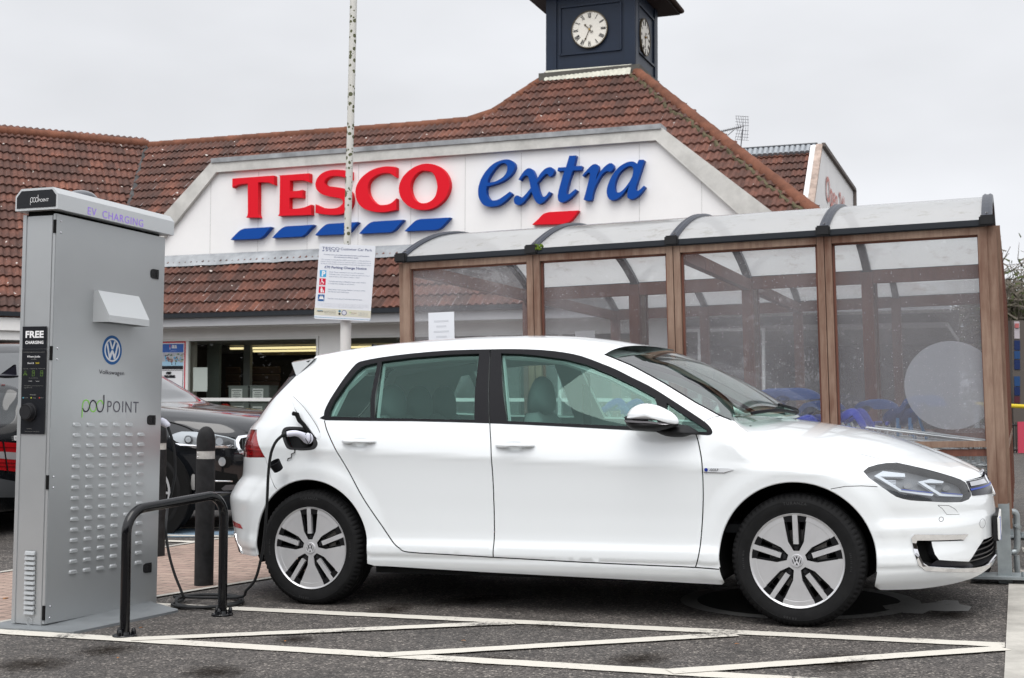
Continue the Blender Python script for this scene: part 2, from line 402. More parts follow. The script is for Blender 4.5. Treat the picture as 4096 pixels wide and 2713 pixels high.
def patch(name, pts, off, m, parent, holes=(), side=1, step=.02, thick=.0, build=True, uv=False):
    """a panel lying on the flank, its outline given in car x,z"""
    lp = pts if uv else UV(pts); hl = [h if uv else UV(h) for h in holes]
    us = [p[0] for p in lp]; zs = [p[1] for p in lp]
    def cl(a, b):
        i = pip(a, b, lp)
        for h in hl: i &= ~pip(a, b, h)
        return np.where(i, 'in', 'out')
    VV, FF, lab = cdt_regions([lp]+hl, (min(us), min(zs), max(us), max(zs)), step, cl)
    vs, fs = submesh(VV, FF, lab, 'in')
    P = []; N = []
    for (U, z) in vs:
        n = PN(U, z); p = PU(U, z)+n*off; P.append(V((p.x, p.y*side, p.z))); N.append(V((n.x, n.y*side, n.z)))
    if side < 0: fs = [f[::-1] for f in fs]
    if thick:
        for loop in [lp]+hl:
            b = len(P); k = len(loop)
            for t in (off, off-thick):
                for (U, z) in loop:
                    n = PN(U, z); p = PU(U, z)+n*t; P.append(V((p.x, p.y*side, p.z))); N.append(V((0, 0, 1)))
            for i in range(k): fs.append([b+i, b+(i+1) % k, b+k+(i+1) % k, b+k+i])
        me = bpy.data.meshes.new(name); me.from_pydata([tuple(v) for v in P], [], fs); me.materials.append(m); me.update()
        return link(bpy.data.objects.new(name, me), parent, False)
    return mkmesh(name, P, fs, m, parent, nrm=N, world=False)

H_R = V((-1.09338576, 7.08414863, .29802212)); H_F = V((1.3562037, 6.12287574, .35071155))
EX = (H_F-H_R).normalized(); _up = V((-.0198, 0, 1)); EZ = (_up-EX*_up.dot(EX)).normalized(); EY = EZ.cross(EX)
ORG = (H_R+H_F)/2+EY*.845-EZ*.306
golf = empty('hatchback_car', mat=frame(ORG, EX, EY, EZ))
tag(golf, 'white five-door electric hatchback plugged in to charge, charge flap open', 'car')

# outlines (car coordinates: x forward, z up)
DLO = [(-.336, 1.377), (-.575, 1.379), (-.803, 1.369), (-.986, 1.353), (-1.095, 1.337), (-1.126, 1.327), (-1.147, 1.304), (-1.177, 1.245), (-1.202, 1.173), (-1.223, 1.114), (-1.236, 1.064), (-1.233, 1.035), (-1.217, 1.01),
       (-.7, .998), (-.243, .981), (.15, .960), (.356, .947), (.522, .937), (.7, .925), (.85, .914), (.906, .910), (.924, .914), (.929, .925), (.920, .944), (.891, .971), (.837, 1.006), (.752, 1.058), (.652, 1.119), (.577, 1.161), (.488, 1.203), (.398, 1.247), (.307, 1.283), (.2, 1.322), (.1, 1.345), (-.03, 1.363), (-.18, 1.373)]
QG = [(-1.197, 1.030), (-.941, 1.020), (-.997, 1.323), (-1.068, 1.311), (-1.092, 1.300), (-1.118, 1.273), (-1.153, 1.202), (-1.189, 1.114), (-1.203, 1.064)]
RG = [(-.914, 1.018), (-.973, 1.329), (-.795, 1.345), (-.568, 1.355), (-.39, 1.355), (-.333, 1.000)]
FG = [(-.149, .991), (-.262, 1.352), (-.15, 1.346), (-.042, 1.333), (.106, 1.310), (.235, 1.276), (.373, 1.220), (.510, 1.156), (.618, 1.100), (.650, 1.030), (.645, .948), (.5, .957)]
FQ = [(.684, 1.070), (.798, .997), (.900, .936), (.900, .925), (.843, .926), (.762, .935), (.700, .945)]
GAPF = [(.846, .915), (.861, .873), (.878, .789), (.881, .712), (.878, .596), (.866, .443), (.851, .329), (.831, .272)]
GAPB = [(-.33, 1.376), (-.288, 1.18), (-.246, .991), (-.240, .962), (-.224, .848), (-.218, .668), (-.219, .422), (-.224, .294)]
GAPR = [(-1.224, 1.008), (-1.199, .956), (-1.156, .887), (-1.069, .749), (-.975, .596), (-.884, .470), (-.809, .370), (-.759, .330), (-.707, .310), (-.478, .302), (-.224, .294)]
GAPS = [(-.224, .294), (.275, .281), (.831, .272), (.95, .268)]
SHUT = [(1.023, .975), (1.05, .949), (1.083, .922), (1.144, .896), (1.276, .874), (1.439, .843), (1.597, .812), (1.691, .786), (1.768, .766)]
HTOP = [(1.768, .766), (1.866, .740), (1.941, .716), (2.016, .687), (2.061, .668)]
HEAD = [(1.627, .733), (1.686, .762), (1.768, .766), (1.866, .740), (1.941, .716), (2.016, .687), (2.061, .662), (2.077, .630), (2.088, .597), (2.047, .574), (1.906, .588), (1.831, .596), (1.771, .614), (1.727, .647), (1.689, .676)]
TAIL_U = [(-2.1, .965), (xz2u(-1.725, .96), .962), (xz2u(-1.621, .806), .806), (xz2u(-1.778, .803), .803), (-2.1, .803)]
FUEL = cat2([(-1.501, .946), (-1.484, .972), (-1.43, .977), (-1.347, .971), (-1.312, .957), (-1.275, .926), (-1.252, .894), (-1.251, .872), (-1.275, .852), (-1.338, .847), (-1.384, .849), (-1.44, .854), (-1.465, .875), (-1.489, .917)], 3, True)
DUCT = [(1.838, .416), (1.845, .433), (2.069, .420), (2.05, .394), (1.915, .402), (1.918, .379), (1.928, .343), (1.945, .316), (2.07, .292), (2.11, .349), (2.135, .382), (2.18, .384)]
LIP = [(2.18, .245), (2.101, .230), (1.884, .272), (1.857, .300), (1.845, .347)]
ARC_F = [(1.3145+.367*cos(radians(a)), .322+.367*sin(radians(a))) for a in range(-20, 202, 3)]
ARC_R = [(-1.3145+.370*cos(radians(a)), .320+.370*sin(radians(a))) for a in range(-12, 191, 3)]
APIL = [(.325, 1.328), (.479, 1.265), (.658, 1.171), (.831, 1.069), (.947, 1.007), (.979, .992), (1.023, .975)]
RAIL = [(-1.462, 1.358), (-1.3, 1.372), (-1.1, 1.388), (-.8, 1.405), (-.5, 1.412), (-.2, 1.408), (.05, 1.392), (.2, 1.367), (.325, 1.328)]
outer = [(-2.1, .24)] + [(xz2u(-1.75, .252), .252)] + UV([(-1.683, .255)]) + UV(ARC_R[::-1]) + UV([(-.915, .232), (-.3, .214), (.4, .200), (.95, .188)]) \
    + UV(ARC_F[::-1]) + UV([(1.683, .178), (1.852, .178), (1.964, .186), (2.07, .197)]) + [(1.95, .22), (2.1, .245), (2.1, .668)] + UV(HTOP[::-1]) + UV(SHUT[::-1][1:]) + UV(APIL[::-1][1:]) + UV(RAIL[::-1][1:]) \
    + UV([(-1.552, 1.29)]) + [(-2.1, 1.29)]
gaps = {k: UV(ribbon(cat2(v, 5), .0030)) for k, v in dict(f=GAPF, b=GAPB, r=GAPR, s=GAPS).items()}
gaps['bf'] = UV(ribbon([(1.484, .654), (1.551, .666), (1.62, .667), (1.690, .662)], .0016))
gaps['br'] = UV(ribbon([(-1.621, .806), (-1.576, .694), (-1.524, .632)], .0014))
gaps['pl'] = UV(ribbon([(.88, .975), (.92, .995), (.955, 1.002)], .0016))
gaps['tg'] = UV(ribbon([(-1.56, 1.285), (-1.668, 1.158), (-1.81, 1.012), (-1.80, .965)], .002))
gaps['jet'] = UV(ribbon([(1.946, .568), (1.993, .563), (2.017, .546), (2.037, .518), (1.983, .522), (1.965, .551), (1.946, .568)], .0011))
gaps['ps'] = UV(ribbon([(1.959+.0095*cos(a*pi/8), .502+.0105*sin(a*pi/8)) for a in range(17)], .0011))
gaps['tow'] = UV(ribbon([(2.133+.012*cos(a*pi/8), .46+.022*sin(a*pi/8)) for a in range(17)], .0008))
dlo = UV(cat2(DLO, 2, True)); gl = {'q': UV(QG), 'r': UV(RG), 'f': UV(FG), 'fq': UV(FQ)}
BP1 = [(-.385, 1.362), (-.335, 1.364), (-.300, 1.2), (-.250, .996), (-.328, 1.000)]; BP2 = [(-.318, 1.364), (-.268, 1.360), (-.155, .993), (-.234, .996)]
strip = [(xz2u(-1.552, 1.285), 1.285), (xz2u(-1.668, 1.158), 1.158), (xz2u(-1.812, 1.012), 1.012), (-2.1, 1.012), (-2.1, 1.285)]
head = UV(cat2(HEAD, 2, True)); fuel = UV(FUEL)
duct = UV(DUCT[:-1])+[(1.99, .384), (2.1, .384), (2.1, .258)]+UV([(2.101, .250), (1.90, .288), (1.872, .31), (1.86, .347)])
fdoor = UV(GAPB+GAPS[1:3]+GAPF[::-1]+[(.85, .914), (.929, .925), (.652, 1.119), (.307, 1.283), (0, 1.37), (-.33, 1.377)])
rdoor = UV(GAPR+[(-.219, .422), (-.218, .668), (-.224, .848), (-.24, .962), (-.288, 1.18), (-.33, 1.376), (-.8, 1.371), (-1.12, 1.33), (-1.236, 1.06)])
fbump = [(1.2, .0)]+UV([(1.484, .654), (1.551, .666), (1.62, .667), (1.690, .662), (1.9, .60)])+[(2.2, .60), (2.2, 0)]
rbump = [(-2.2, .80)]+UV([(-1.621, .806), (-1.576, .694), (-1.524, .632), (-1.4, .5)])+[(xz2u(-1.4, .1), .1), (-2.2, .1)]
def golf_classify(side):
    def cl(u, z):
        lab = np.full(u.shape, 'body', dtype=object); I = lambda p: pip(u, z, p)
        lab[I(fdoor)] = 'front_door'; lab[I(rdoor)] = 'rear_door'; lab[I(fbump)] = 'front_bumper'; lab[I(rbump)] = 'rear_bumper'
        lab[I(dlo)] = 'trim'
        for k in gl: lab[I(gl[k])] = 'hole'
        lab[I(strip)] = 'strip'; lab[I(TAIL_U)] = 'hole'; lab[I(head)] = 'hole'; lab[I(duct)] = 'hole'
        if side > 0: lab[I(fuel)] = 'hole'
        for k in gaps: lab[I(gaps[k])] = 'gap'
        lab[~I(outer)] = 'out'
        return lab
    return cl
cups = [UV([(hx+.046*k*cos(a*pi/10), hz+.025*k*sin(a*pi/10)) for a in range(20)]) for hx, hz in ((-.99, .880), (-.095, .853)) for k in (1, .75, .5, .25)]
loops = cups+[outer, dlo, strip, TAIL_U, head, duct, fuel]+list(gl.values())+list(gaps.values())
_all = cdt_regions(loops, (-2.1, .17, 2.1, 1.42), .02, lambda a, b: (a, b))
def build_side(side):
    VV, FF, (tu, tz) = _all
    lab = golf_classify(side)(tu, tz)
    for nm, m, off in (('body', PAINT, 0), ('front_door', PAINT, 0), ('rear_door', PAINT, 0), ('front_bumper', PAINT, 0), ('rear_bumper', PAINT, 0), ('trim', BLACKTRIM, .002), ('strip', BLACKGLOSS, .001), ('gap', DEEP, -.010)):
        vs, fs = submesh(VV, FF, lab, nm)
        if not fs: continue
        # dark reveal behind edges
        o = skin_part({'trim': 'window_trim', 'strip': 'rear_side_trim', 'gap': 'panel_gaps'}.get(nm, nm), vs, fs, m, golf, off, side)
    # glass
    for k in gl:
        patch('side_window', gl[k], -.010, CARGLASS, golf, side=side, step=.05, uv=True)
    # window reveals: thin dark walls from the trim to the glass
    mb = MB()
    for lp, m0, d in [(gl[k], 0, .02) for k in gl]+[(head, 0, .05), (TAIL_U, 0, .03), (duct, 0, .06)]+([(fuel, 0, .05)] if side > 0 else []):
        n = len(lp); a = []; b = []
        for (U, z) in lp:
            nn = PN(U, z); p = PU(U, z); q = p-nn*d
            a.append((p.x, p.y*side, p.z)); b.append((q.x, q.y*side, q.z))
        mb.add(a+b, [(i, (i+1) % n, n+(i+1) % n, n+i) for i in range(n)])
    mb.build('opening_reveal', BLACKPLASTIC, golf, world=False)
    # inner liner (cabin side), with window openings slightly inset
    L2 = UV([(1.0, .72), (1.0, .95), (.80, 1.02), (.4, 1.24), (.1, 1.345), (-.3, 1.385), (-.8, 1.385), (-1.15, 1.35), (-1.5, 1.30), (-1.70, 1.06), (-1.19, 1.01), (-1.08, .74)])
    inset = [[(-1.180, 1.038), (-.948, 1.026), (-1.0, 1.300), (-1.062, 1.292), (-1.145, 1.19)], [(-.905, 1.022), (-.962, 1.320), (-.57, 1.346), (-.40, 1.346), (-.343, 1.005)],
             [(-.14, .997), (-.245, 1.340), (-.05, 1.322), (.10, 1.298), (.36, 1.208), (.600, 1.090), (.63, .960), (.5, .965)], FQ]
    ins2 = [UV(p) for p in inset]
    patch('cabin_side_trim', L2, -.035, LINER, golf, holes=ins2, side=side, step=.05, uv=True)
    mb = MB()
    for lp in ins2:
        n = len(lp); a = []; b = []
        for (U, z) in lp:
            nn = PN(U, z); p = PU(U, z)-nn*.012; q = p-nn*.026
            a.append((p.x, p.y*side, p.z)); b.append((q.x, q.y*side, q.z))
        mb.add(a+b, [(i, (i+1) % n, n+(i+1) % n, n+i) for i in range(n)])
    mb.build('window_seal', LINER, golf, world=False)
    # headlight
    h = patch('headlight', head, -.045, mat('headlight_housing', (.17, .175, .185), .35, metal=.3), golf, side=side, step=.03, uv=True)
    def hp(nm, pts, off, m, th=.0): patch(nm, pts, off, m, h, side=side, step=.03, thick=th)
    DRLM = mat('daytime_light_bar', (.60, .63, .67), .25, emit=(.9, .95, 1), es=.0)
    hp('light_bar', [(1.68, .724), (1.717, .747), (1.813, .732), (1.816, .717), (1.708, .722), (1.801, .653), (1.943, .629), (1.938, .617), (1.796, .641)], -.022, DRLM, .012)
    hp('light_bar', [(1.873, .690), (1.927, .701), (1.984, .685), (1.982, .677), (1.899, .685), (1.971, .632), (2.070, .612), (2.068, .601), (1.969, .617)], -.022, DRLM, .012)
    LV = mat('headlight_chrome', (.55, .57, .6), .15, metal=1)
    for k in range(4):
        z = .704-.0075*k; hp('louvre', [(1.722+.008*k, z), (1.779, z-.003), (1.779, z-.0065), (1.724+.008*k, z-.0035)], -.026, LV)
        z = .673-.0065*k; hp('louvre', [(1.906+.006*k, z), (1.951, z-.003), (1.951, z-.006), (1.908+.006*k, z-.003)], -.026, LV)
    hp('projector_lens', [(1.830+.018*cos(a*pi/6), .672+.014*sin(a*pi/6)) for a in range(12)], -.024, mat('projector_glass', (.22, .22, .22), .1, metal=.8), .01)
    hp('projector_lens', [(2.0+.017*cos(a*pi/6), .655+.012*sin(a*pi/6)) for a in range(12)], -.028, MATS['projector_glass'], .01)
    hp('blue_line', [(1.800, .655), (1.936, .636), (1.936, .632), (1.800, .650)], -.019, mat('blue_accent', (.02, .05, .30), .35))
    hp('blue_line', [(1.974, .634), (2.066, .615), (2.066, .611), (1.974, .630)], -.019, MATS['blue_accent'])
    hm = MB()
    for i in range(26):
        for j in range(3):
            cx = 1.77+i*.0105+(.005 if j % 2 else 0); cz = .622-.0095*j-(cx-1.76)*.105
            if cx > 2.04: continue
            u0 = xz2u(cx, cz); p = PU(u0, cz)-PN(u0, cz)*.030; nn = PN(u0, cz)
            ring = []
            a = nn.orthogonal().normalized(); b = nn.cross(a)
            for k in range(6): ring.append(p+(a*cos(k*pi/3)+b*sin(k*pi/3))*.0052)
            ring = [V((r.x, r.y*side, r.z)) for r in ring]; hm.tube(ring, .0008, 4, closed=True)
    hm.build('honeycomb_grille', mat('grey_plastic', (.09, .09, .09), .5), h, world=False)
    patch('lens', head, -.001, glassmat('lens_clear', (.90, .92, .93), ior=1.5), h, side=side, step=.03, uv=True)
    # tail light
    t = patch('tail_light', TAIL_U, -.012, mat('tail_light_red', (.36, .006, .014), .12, coat=1), golf, side=side, step=.03, uv=True)
    def tz(pts): return [(U, z) for U, z in pts]
    ui = lambda z: xz2u(-1.725+(.962-z)*.667, z)
    patch('reflector_strip', [(-1.95, .872), (-1.60, .862), (ui(.852)-.004, .852), (ui(.842), .842), (-1.60, .852), (-1.95, .862)], -.008, mat('tail_light_pink', (.55, .10, .12), .2, coat=1), t, side=side, step=.03, uv=True)
    patch('reflector_strip', [(-1.95, .832), (ui(.820), .826), (ui(.814), .815), (-1.95, .820)], -.008, mat('tail_light_bright', (.42, .012, .02), .2, coat=1), t, side=side, step=.03, uv=True)
    patch('lens', TAIL_U, .0, glassmat('lens_red', (.92, .35, .38), ior=1.4), t, side=side, step=.03, uv=True)
    # rear reflector and chrome strip low on the rear bumper
    patch('rear_reflector', [(-1.965, .437), (-1.841, .424), (-1.815, .399), (-1.96, .403)], .002, MATS['tail_light_bright'], golf, side=side)
    patch('chrome_strip', [(-1.99, .36), (-1.93, .36), (-1.865, .27), (-1.85, .256), (-1.90, .262)], .006, CHROME, golf, side=side, thick=.006)
    # lower intake: black back, slats, gloss floor, chrome C frame
    patch('air_duct', duct, -.055, DEEP, golf, side=side, uv=True)
    patch('duct_floor', [(1.95, .318), (2.07, .294), (2.10, .254), (1.905, .285)], -.012, BLACKGLOSS, golf, side=side)
    for k, z in enumerate((.362, .337, .312, .287)):
        x0 = 2.075+.0295*(z-.292)/.03*.55
        patch('grille_slat', [(xz2u(x0+.012, z), z), (2.1, z+.004), (2.1, z-.003), (xz2u(x0+.008, z), z-.006)], -.018, mat('slat_black', (.03, .03, .032), .35), golf, side=side, uv=True, thick=.02)
    CH = [(1.828, .425), (1.843, .440), (2.069, .422), (2.05, .396), (2.036, .401), (1.853, .410), (1.848, .397), (1.861, .341), (1.878, .302), (1.903, .287), (2.00, .270), (2.096, .256), (2.15, .250)]
    CH2 = [(2.15, .226), (2.101, .231), (1.884, .270), (1.857, .298), (1.840, .347)]
    patch('chrome_strip', UV(CH)+[(2.1, .268), (2.1, .243)]+UV(CH2), .004, CHROME, golf, side=side, uv=True, thick=.012)
build_side(1); build_side(-1)
# upper grille band (black, blue line, chrome badge) between the bonnet edge and bumper: on the nose skin
ug = UV([(2.064, .664), (2.080, .628), (2.092, .597)])+[(2.1, .583), (2.1, .668)]
for sd_ in (1, -1):
    patch('upper_grille', ug, .003, BLACKGLOSS, golf, side=sd_, uv=True)
    patch('blue_line', UV([(2.082, .628)])+[(2.1, .634), (2.1, .628)]+UV([(2.083, .620)]), .006, MATS['blue_accent'], golf, side=sd_, uv=True)
    patch('badge_plate', [(xz2u(2.078, .655), .657), (1.96, .660), (1.975, .640), (xz2u(2.082, .640), .638)], .007, CHROME, golf, side=sd_, uv=True)

# bonnet
def spline_at(L, t):
    k = t*(len(L)-1); i = min(int(k), len(L)-2); return L[i].lerp(L[i+1], k-i)
def resample(P, n):
    d = [0]
    for a, b in zip(P, P[1:]): d.append(d[-1]+(b-a).length)
    o = []
    for k in range(n):
        t = d[-1]*k/(n-1); i = 0
        while i < len(d)-2 and d[i+1] < t: i += 1
        o.append(P[i].lerp(P[i+1], (t-d[i])/max(1e-9, d[i+1]-d[i])))
    return o
def loft_patch(name, edge, centre, m, h1, h2, parent=golf, nx=44, bulge=None, both=True, off=0, world=False):
    """edge/centre: lists of same length (right edge point, centre point). cross curves are hermite, mirrored to the left"""
    rows = []
    for e, c in zip(edge, centre):
        L = (c-e).length; T0 = h1(e, c); T1 = V((0, 1, 0))*h2*L
        row = []
        for k in range(nx+1):
            t = k/nx
            row.append(e*(2*t**3-3*t*t+1)+T0*(t**3-2*t*t+t)+c*(3*t*t-2*t**3)+T1*(t**3-t*t))
        rows.append(row+[V((p.x, -p.y, p.z)) for p in row[-2::-1]])
    R = len(rows); K = len(rows[0]); P = [p for r in rows for p in r]
    N = []
    for i in range(R):
        for j in range(K):
            a = rows[min(i+1, R-1)][j]-rows[max(i-1, 0)][j]; b = rows[i][min(j+1, K-1)]-rows[i][max(j-1, 0)]
            n = b.cross(a)
            if n.length < 1e-9: n = V((0, 0, 1))
            n.normalize()
            if n.z < 0 and abs(n.z) > .05: n = -n
            N.append(n)
    fs = [(i*K+j, (i+1)*K+j, (i+1)*K+j+1, i*K+j+1) for i in range(R-1) for j in range(K-1)]
    # orient
    a, b, c = P[fs[len(fs)//2][0]], P[fs[len(fs)//2][1]], P[fs[len(fs)//2][2]]
    if (b-a).cross(c-a).dot(N[fs[len(fs)//2][0]]) < 0: fs = [f[::-1] for f in fs]
    if off: P = [p+n*off for p, n in zip(P, N)]
    return mkmesh(name, P, fs, m, parent, nrm=N, world=world)
NB = 60
bed = [PU(*p) for p in UV(SHUT+HTOP[1:])]+[PU(u, z) for u, z in ((1.93, .672), (1.98, .674), (2.03, .676), (2.07, .678), (2.098, .680))]
bed = [p+V((0, .003, .001)) for p in bed]; bed = resample([V(p) for p in catmull(bed, 4)], NB)
bce = resample(catmull([(.80, 0, 1.000), (1.0, 0, .987), (1.2, 0, .968), (1.5, 0, .922), (1.74, 0, .858), (1.92, 0, .785), (2.03, 0, .732), (2.09, 0, .702), (2.118, 0, .682)], 4), NB)
loft_patch('bonnet', bed, bce, PAINT, lambda e, c: V(((c.x-e.x)*.5, (c-e).length*.75, min(.13, (c-e).length*.35)+max(0, (c.z-e.z))*.9)), .9)
# bonnet crease is carried by a faint raised fold
# windscreen
NW = 30
wse = resample([PU(*p) for p in UV(APIL)], NW); wce = resample(catmull([(.50, 0, 1.372), (.70, 0, 1.292), (.90, 0, 1.192), (1.08, 0, 1.085), (1.20, 0, .995)], 4), NW)
wse[-1] = V((1.02, wse[-1].y, .965))
loft_patch('windscreen', wse, wce, WSGLASS, lambda e, c: V(((c.x-e.x)*1.9, (c-e).length*.7, .02)), .95, nx=24, off=-.004)
for s_ in (1, -1): mb = MB(); mb.tube([V((p.x, p.y*s_, p.z+.001)) for p in wse], .004, 6); mb.build('windscreen_seal', BLACKTRIM, golf, world=False)
# scuttle between windscreen and bonnet
mb = MB()
for i in range(20):
    y0 = -.72+1.44*i/20; y1 = -.72+1.44*(i+1)/20
    X = lambda y: 1.20-.26*(abs(y)/.74)**2; Z = lambda y: .972-.03*(abs(y)/.74)**2
    mb.add([(X(y0)+.03, y0, Z(y0)-.01), (X(y1)+.03, y1, Z(y1)-.01), (X(y1)-.3, y1, Z(y1)+.0), (X(y0)-.3, y0, Z(y0)+.0)], [(0, 1, 2, 3)])
mb.build('dashboard', mat('dash_grey', (.03, .032, .034), .8), golf, world=False)
# wipers
mb = MB()
for pts in ([(1.10, .60, .990), (1.17, .2, 1.017), (1.145, -.05, 1.042), (1.13, -.15, 1.05)], [(1.19, .05, 1.005), (1.155, -.3, 1.022), (1.09, -.5, 1.016), (1.06, -.55, 1.01)]):
    mb = MB(); mb.tube(catmull(pts, 4), .009, 6); mb.build('wiper', BLACKTRIM, golf, world=False)
# roof
NR = 40
red = resample([PU(*p) for p in UV(RAIL)], NR)
rce = resample(catmull([(-1.55, 0, 1.372), (-1.39, 0, 1.396), (-1.06, 0, 1.442), (-.69, 0, 1.462), (-.30, 0, 1.464), (.07, 0, 1.445), (.32, 0, 1.408), (.50, 0, 1.374)], 4), NR)
def rtan(e, c):
    return V(((c.x-e.x)*1.2, .50*(c-e).length, .47*(c-e).length*.75))
loft_patch('roof', red, rce, PAINT, rtan, .9, nx=24)
loft_patch('headliner', [p+V((0, .045, -.04)) for p in red], [p+V((0, 0, -.05)) for p in rce], LINER, rtan, .9, nx=12)
# spoiler
mb = MB(); N0 = 16; up = []; lo = []; fr = []
for i in range(N0+1):
    y = -.60+1.20*i/N0; k = (abs(y)/.60)**4
    up.append((-1.665+.085*k, y, 1.366-.024*k)); lo.append((-1.66+.085*k, y, 1.350-.024*k)); fr.append((-1.44+.0*k, y*.97, 1.392-.030*k))
n = N0+1
fr2 = [(x-.12, y, z-.10) for x, y, z in fr]
mb.add(fr+up+lo+fr2, [(r*n+i, r*n+i+1, (r+1)*n+i+1, (r+1)*n+i) for r in range(3) for i in range(N0)]+[(0, n, 2*n, 3*n), (N0, N0+3*n, N0+2*n, N0+n)])
mb.build('rear_spoiler', PAINT, golf, smooth=True, world=False)
mb = MB()
for sgn in (-1, 1):
    P0 = PU(*UV([(-1.552, 1.288)])[0]); P0 = V((P0.x, P0.y*-sgn, P0.z)); P1 = V((-1.575, sgn*.585, 1.326)); P2 = V((-1.66, sgn*.5, 1.26)); P3 = V((-1.46, sgn*.59, 1.355))
    mb.add([P0, P1, P2, P3], [(0, 1, 2), (0, 3, 1)])
mb.build('spoiler_end', BLACKGLOSS, golf, world=False)
# tailgate (closes the rear behind the side skin)
mb = MB(); mb.add([(-1.97, -.5, .60), (-1.97, .5, .60), (-1.90, .45, 1.29), (-1.90, -.45, 1.29)], [(0, 1, 2, 3)]); 
# antenna
ab = MB(); ab.add([(-1.372, 0, 1.468), (-1.345, 0, 1.464), (-1.30, -.012, 1.40), (-1.30, .012, 1.40), (-1.39, 0, 1.40)], [(0, 1, 2), (0, 3, 1), (0, 2, 4), (0, 4, 3)])
ab.build('roof_aerial', BLACKGLOSS, golf, world=False)
# underbody, wheel wells
mb = MB(); mb.box((0, 0, .215), (1.86, 1.66, .05)); mb.box((0, 0, .19), (.9, 1.2, .06))
for cx in (-1.3145, 1.3145):
    mb.box((cx, 0, .45), (.8, .9, .45))
    for sg in (-1, 1):
        prof = []
        for k in range(0, 31):
            a = radians(-16+212*k/30); prof.append((cx+.378*cos(a), .322+.378*sin(a)))
        y0, y1 = sg*.865, sg*.50
        mb.add([(x, sg*(body_w(x, max(z, .2), xz2u(x, z)/SPAN)-.012), z) for x, z in prof]+[(x, y1, z) for x, z in prof], [(k, k+1, 31+k+1, 31+k) for k in range(30)])
        mb.add([(x, y1, z) for x, z in prof]+[(cx, y1, .32)], [(k, k+1, 31) for k in range(30)])
mb.box((1.80, 0, .24), (.24, 1.1, .08)); mb.box((-1.78, 0, .30), (.20, 1.1, .10)); mb.box((-.3, .0, .17), (.5, .5, .05))
mb.box((1.85, 0, .45), (.2, 1.2, .3))
mb.build('underbody', mat('underbody_black', (.006, .006, .006), .9), golf, world=False)
# arch lips
mb = MB()
for arc, cx in ((ARC_F, 1), (ARC_R, -1)):
    for sg in (1, -1):
        a = [];b = []; c = []
        for (x, z) in [q for q in arc if q[1] > .262]:
            u = xz2u(x, z); p = PU(u, z); n_ = V(((1.3145*cx-x), 0, (.322-z))).normalized()
            a.append(V((p.x, p.y*sg, p.z))); q = p+n_*.004+V((0, .004, 0)); b.append(V((q.x, q.y*sg, q.z))); q = p+n_*.004+V((0, .012, 0)); c.append(V((q.x, q.y*sg, q.z)))
        k = len(a); mb.add(a+b+c, [(i, i+1, k+i+1, k+i) for i in range(k-1)]+[(k+i, k+i+1, 2*k+i+1, 2*k+i) for i in range(k-1)])
mb.build('arch_lip', PAINT, golf, smooth=True, world=False)

# pillow shapes (mirror shell, handles)
def pillow(mb, poly, y0, y1, rings=6, power=.5, cen=None, mi=0, tilt=None):
    """outline in x,z at y0 swelling towards y1 (negative = towards the camera side)"""
    n = len(poly); cx = sum(p[0] for p in poly)/n if cen is None else cen[0]; cz = sum(p[1] for p in poly)/n if cen is None else cen[1]
    vs = []
    for k in range(rings+1):
        t = k/rings*.97; s = sqrt(1-t*t)**(2*power) if power != .5 else sqrt(1-t*t); y = y0+(y1-y0)*t
        for (x, z) in poly: vs.append((cx+(x-cx)*s, y, cz+(z-cz)*s))
    fs = [(k*n+i, k*n+(i+1) % n, (k+1)*n+(i+1) % n, (k+1)*n+i) for k in range(rings) for i in range(n)]
    vs.append((cx, y1, cz)); fs += [(rings*n+i, rings*n+(i+1) % n, len(vs)-1) for i in range(n)]
    fs.append(list(range(n))[::-1])
    return mb.add(vs, fs, mi=mi)
for sg in (1, -1):
    mir = empty('wing_mirror', mat=Matrix.Identity(4)); del mir['_m']; mir.parent = golf
    shell = cat2([(.531, .993), (.529, 1.009), (.533, 1.024), (.558, 1.051), (.598, 1.068), (.638, 1.069), (.677, 1.060), (.716, 1.043), (.755, 1.021), (.782, .990), (.781, .965), (.760, .966), (.746, .979), (.64, .987)], 3, True)
    mb = MB(); pillow(mb, shell, -.955*sg, -1.045*sg, 7, cen=(.64, 1.01)); pillow(mb, shell, -.955*sg, -.89*sg, 5, cen=(.64, 1.02))
    mb.build('mirror_shell', PAINT, mir, smooth=True, sharp=60, world=False)
    low = cat2([(.523, 1.01), (.519, .985), (.526, .965), (.547, .946), (.579, .938), (.674, .935), (.734, .945), (.784, .962), (.76, .975), (.64, .985)], 3, True)
    mb = MB(); pillow(mb, low, -.955*sg, -1.035*sg, 6); pillow(mb, low, -.955*sg, -.89*sg, 5); mb.build('mirror_base', BLACKPLASTIC, mir, smooth=True, sharp=60, world=False)
    foot = [(.65, .940), (.70, .908), (.784, .902), (.83, .914), (.868, .915), (.851, .936), (.78, .965)]
    mb = MB(); pillow(mb, cat2(foot, 3, True), -.88*sg, -.95*sg, 4); mb.build('mirror_foot', BLACKPLASTIC, mir, smooth=True, sharp=60, world=False)
    ind = [(.534, .990), (.66, .983), (.742, .972), (.752, .966), (.735, .966), (.65, .974), (.537, .981)]
    mb = MB(); mb.add([(x, (-1.036+.7*(x-.60)**2)*sg, z) for x, z in ind]+[(x, -.97*sg, z) for x, z in ind], [list(range(7))]+[(i, (i+1) % 7, 7+(i+1) % 7, 7+i) for i in range(7)])
    mb.build('indicator', mat('indicator_clear', (.35, .34, .36), .12, metal=.6, coat=1), mir, world=False)
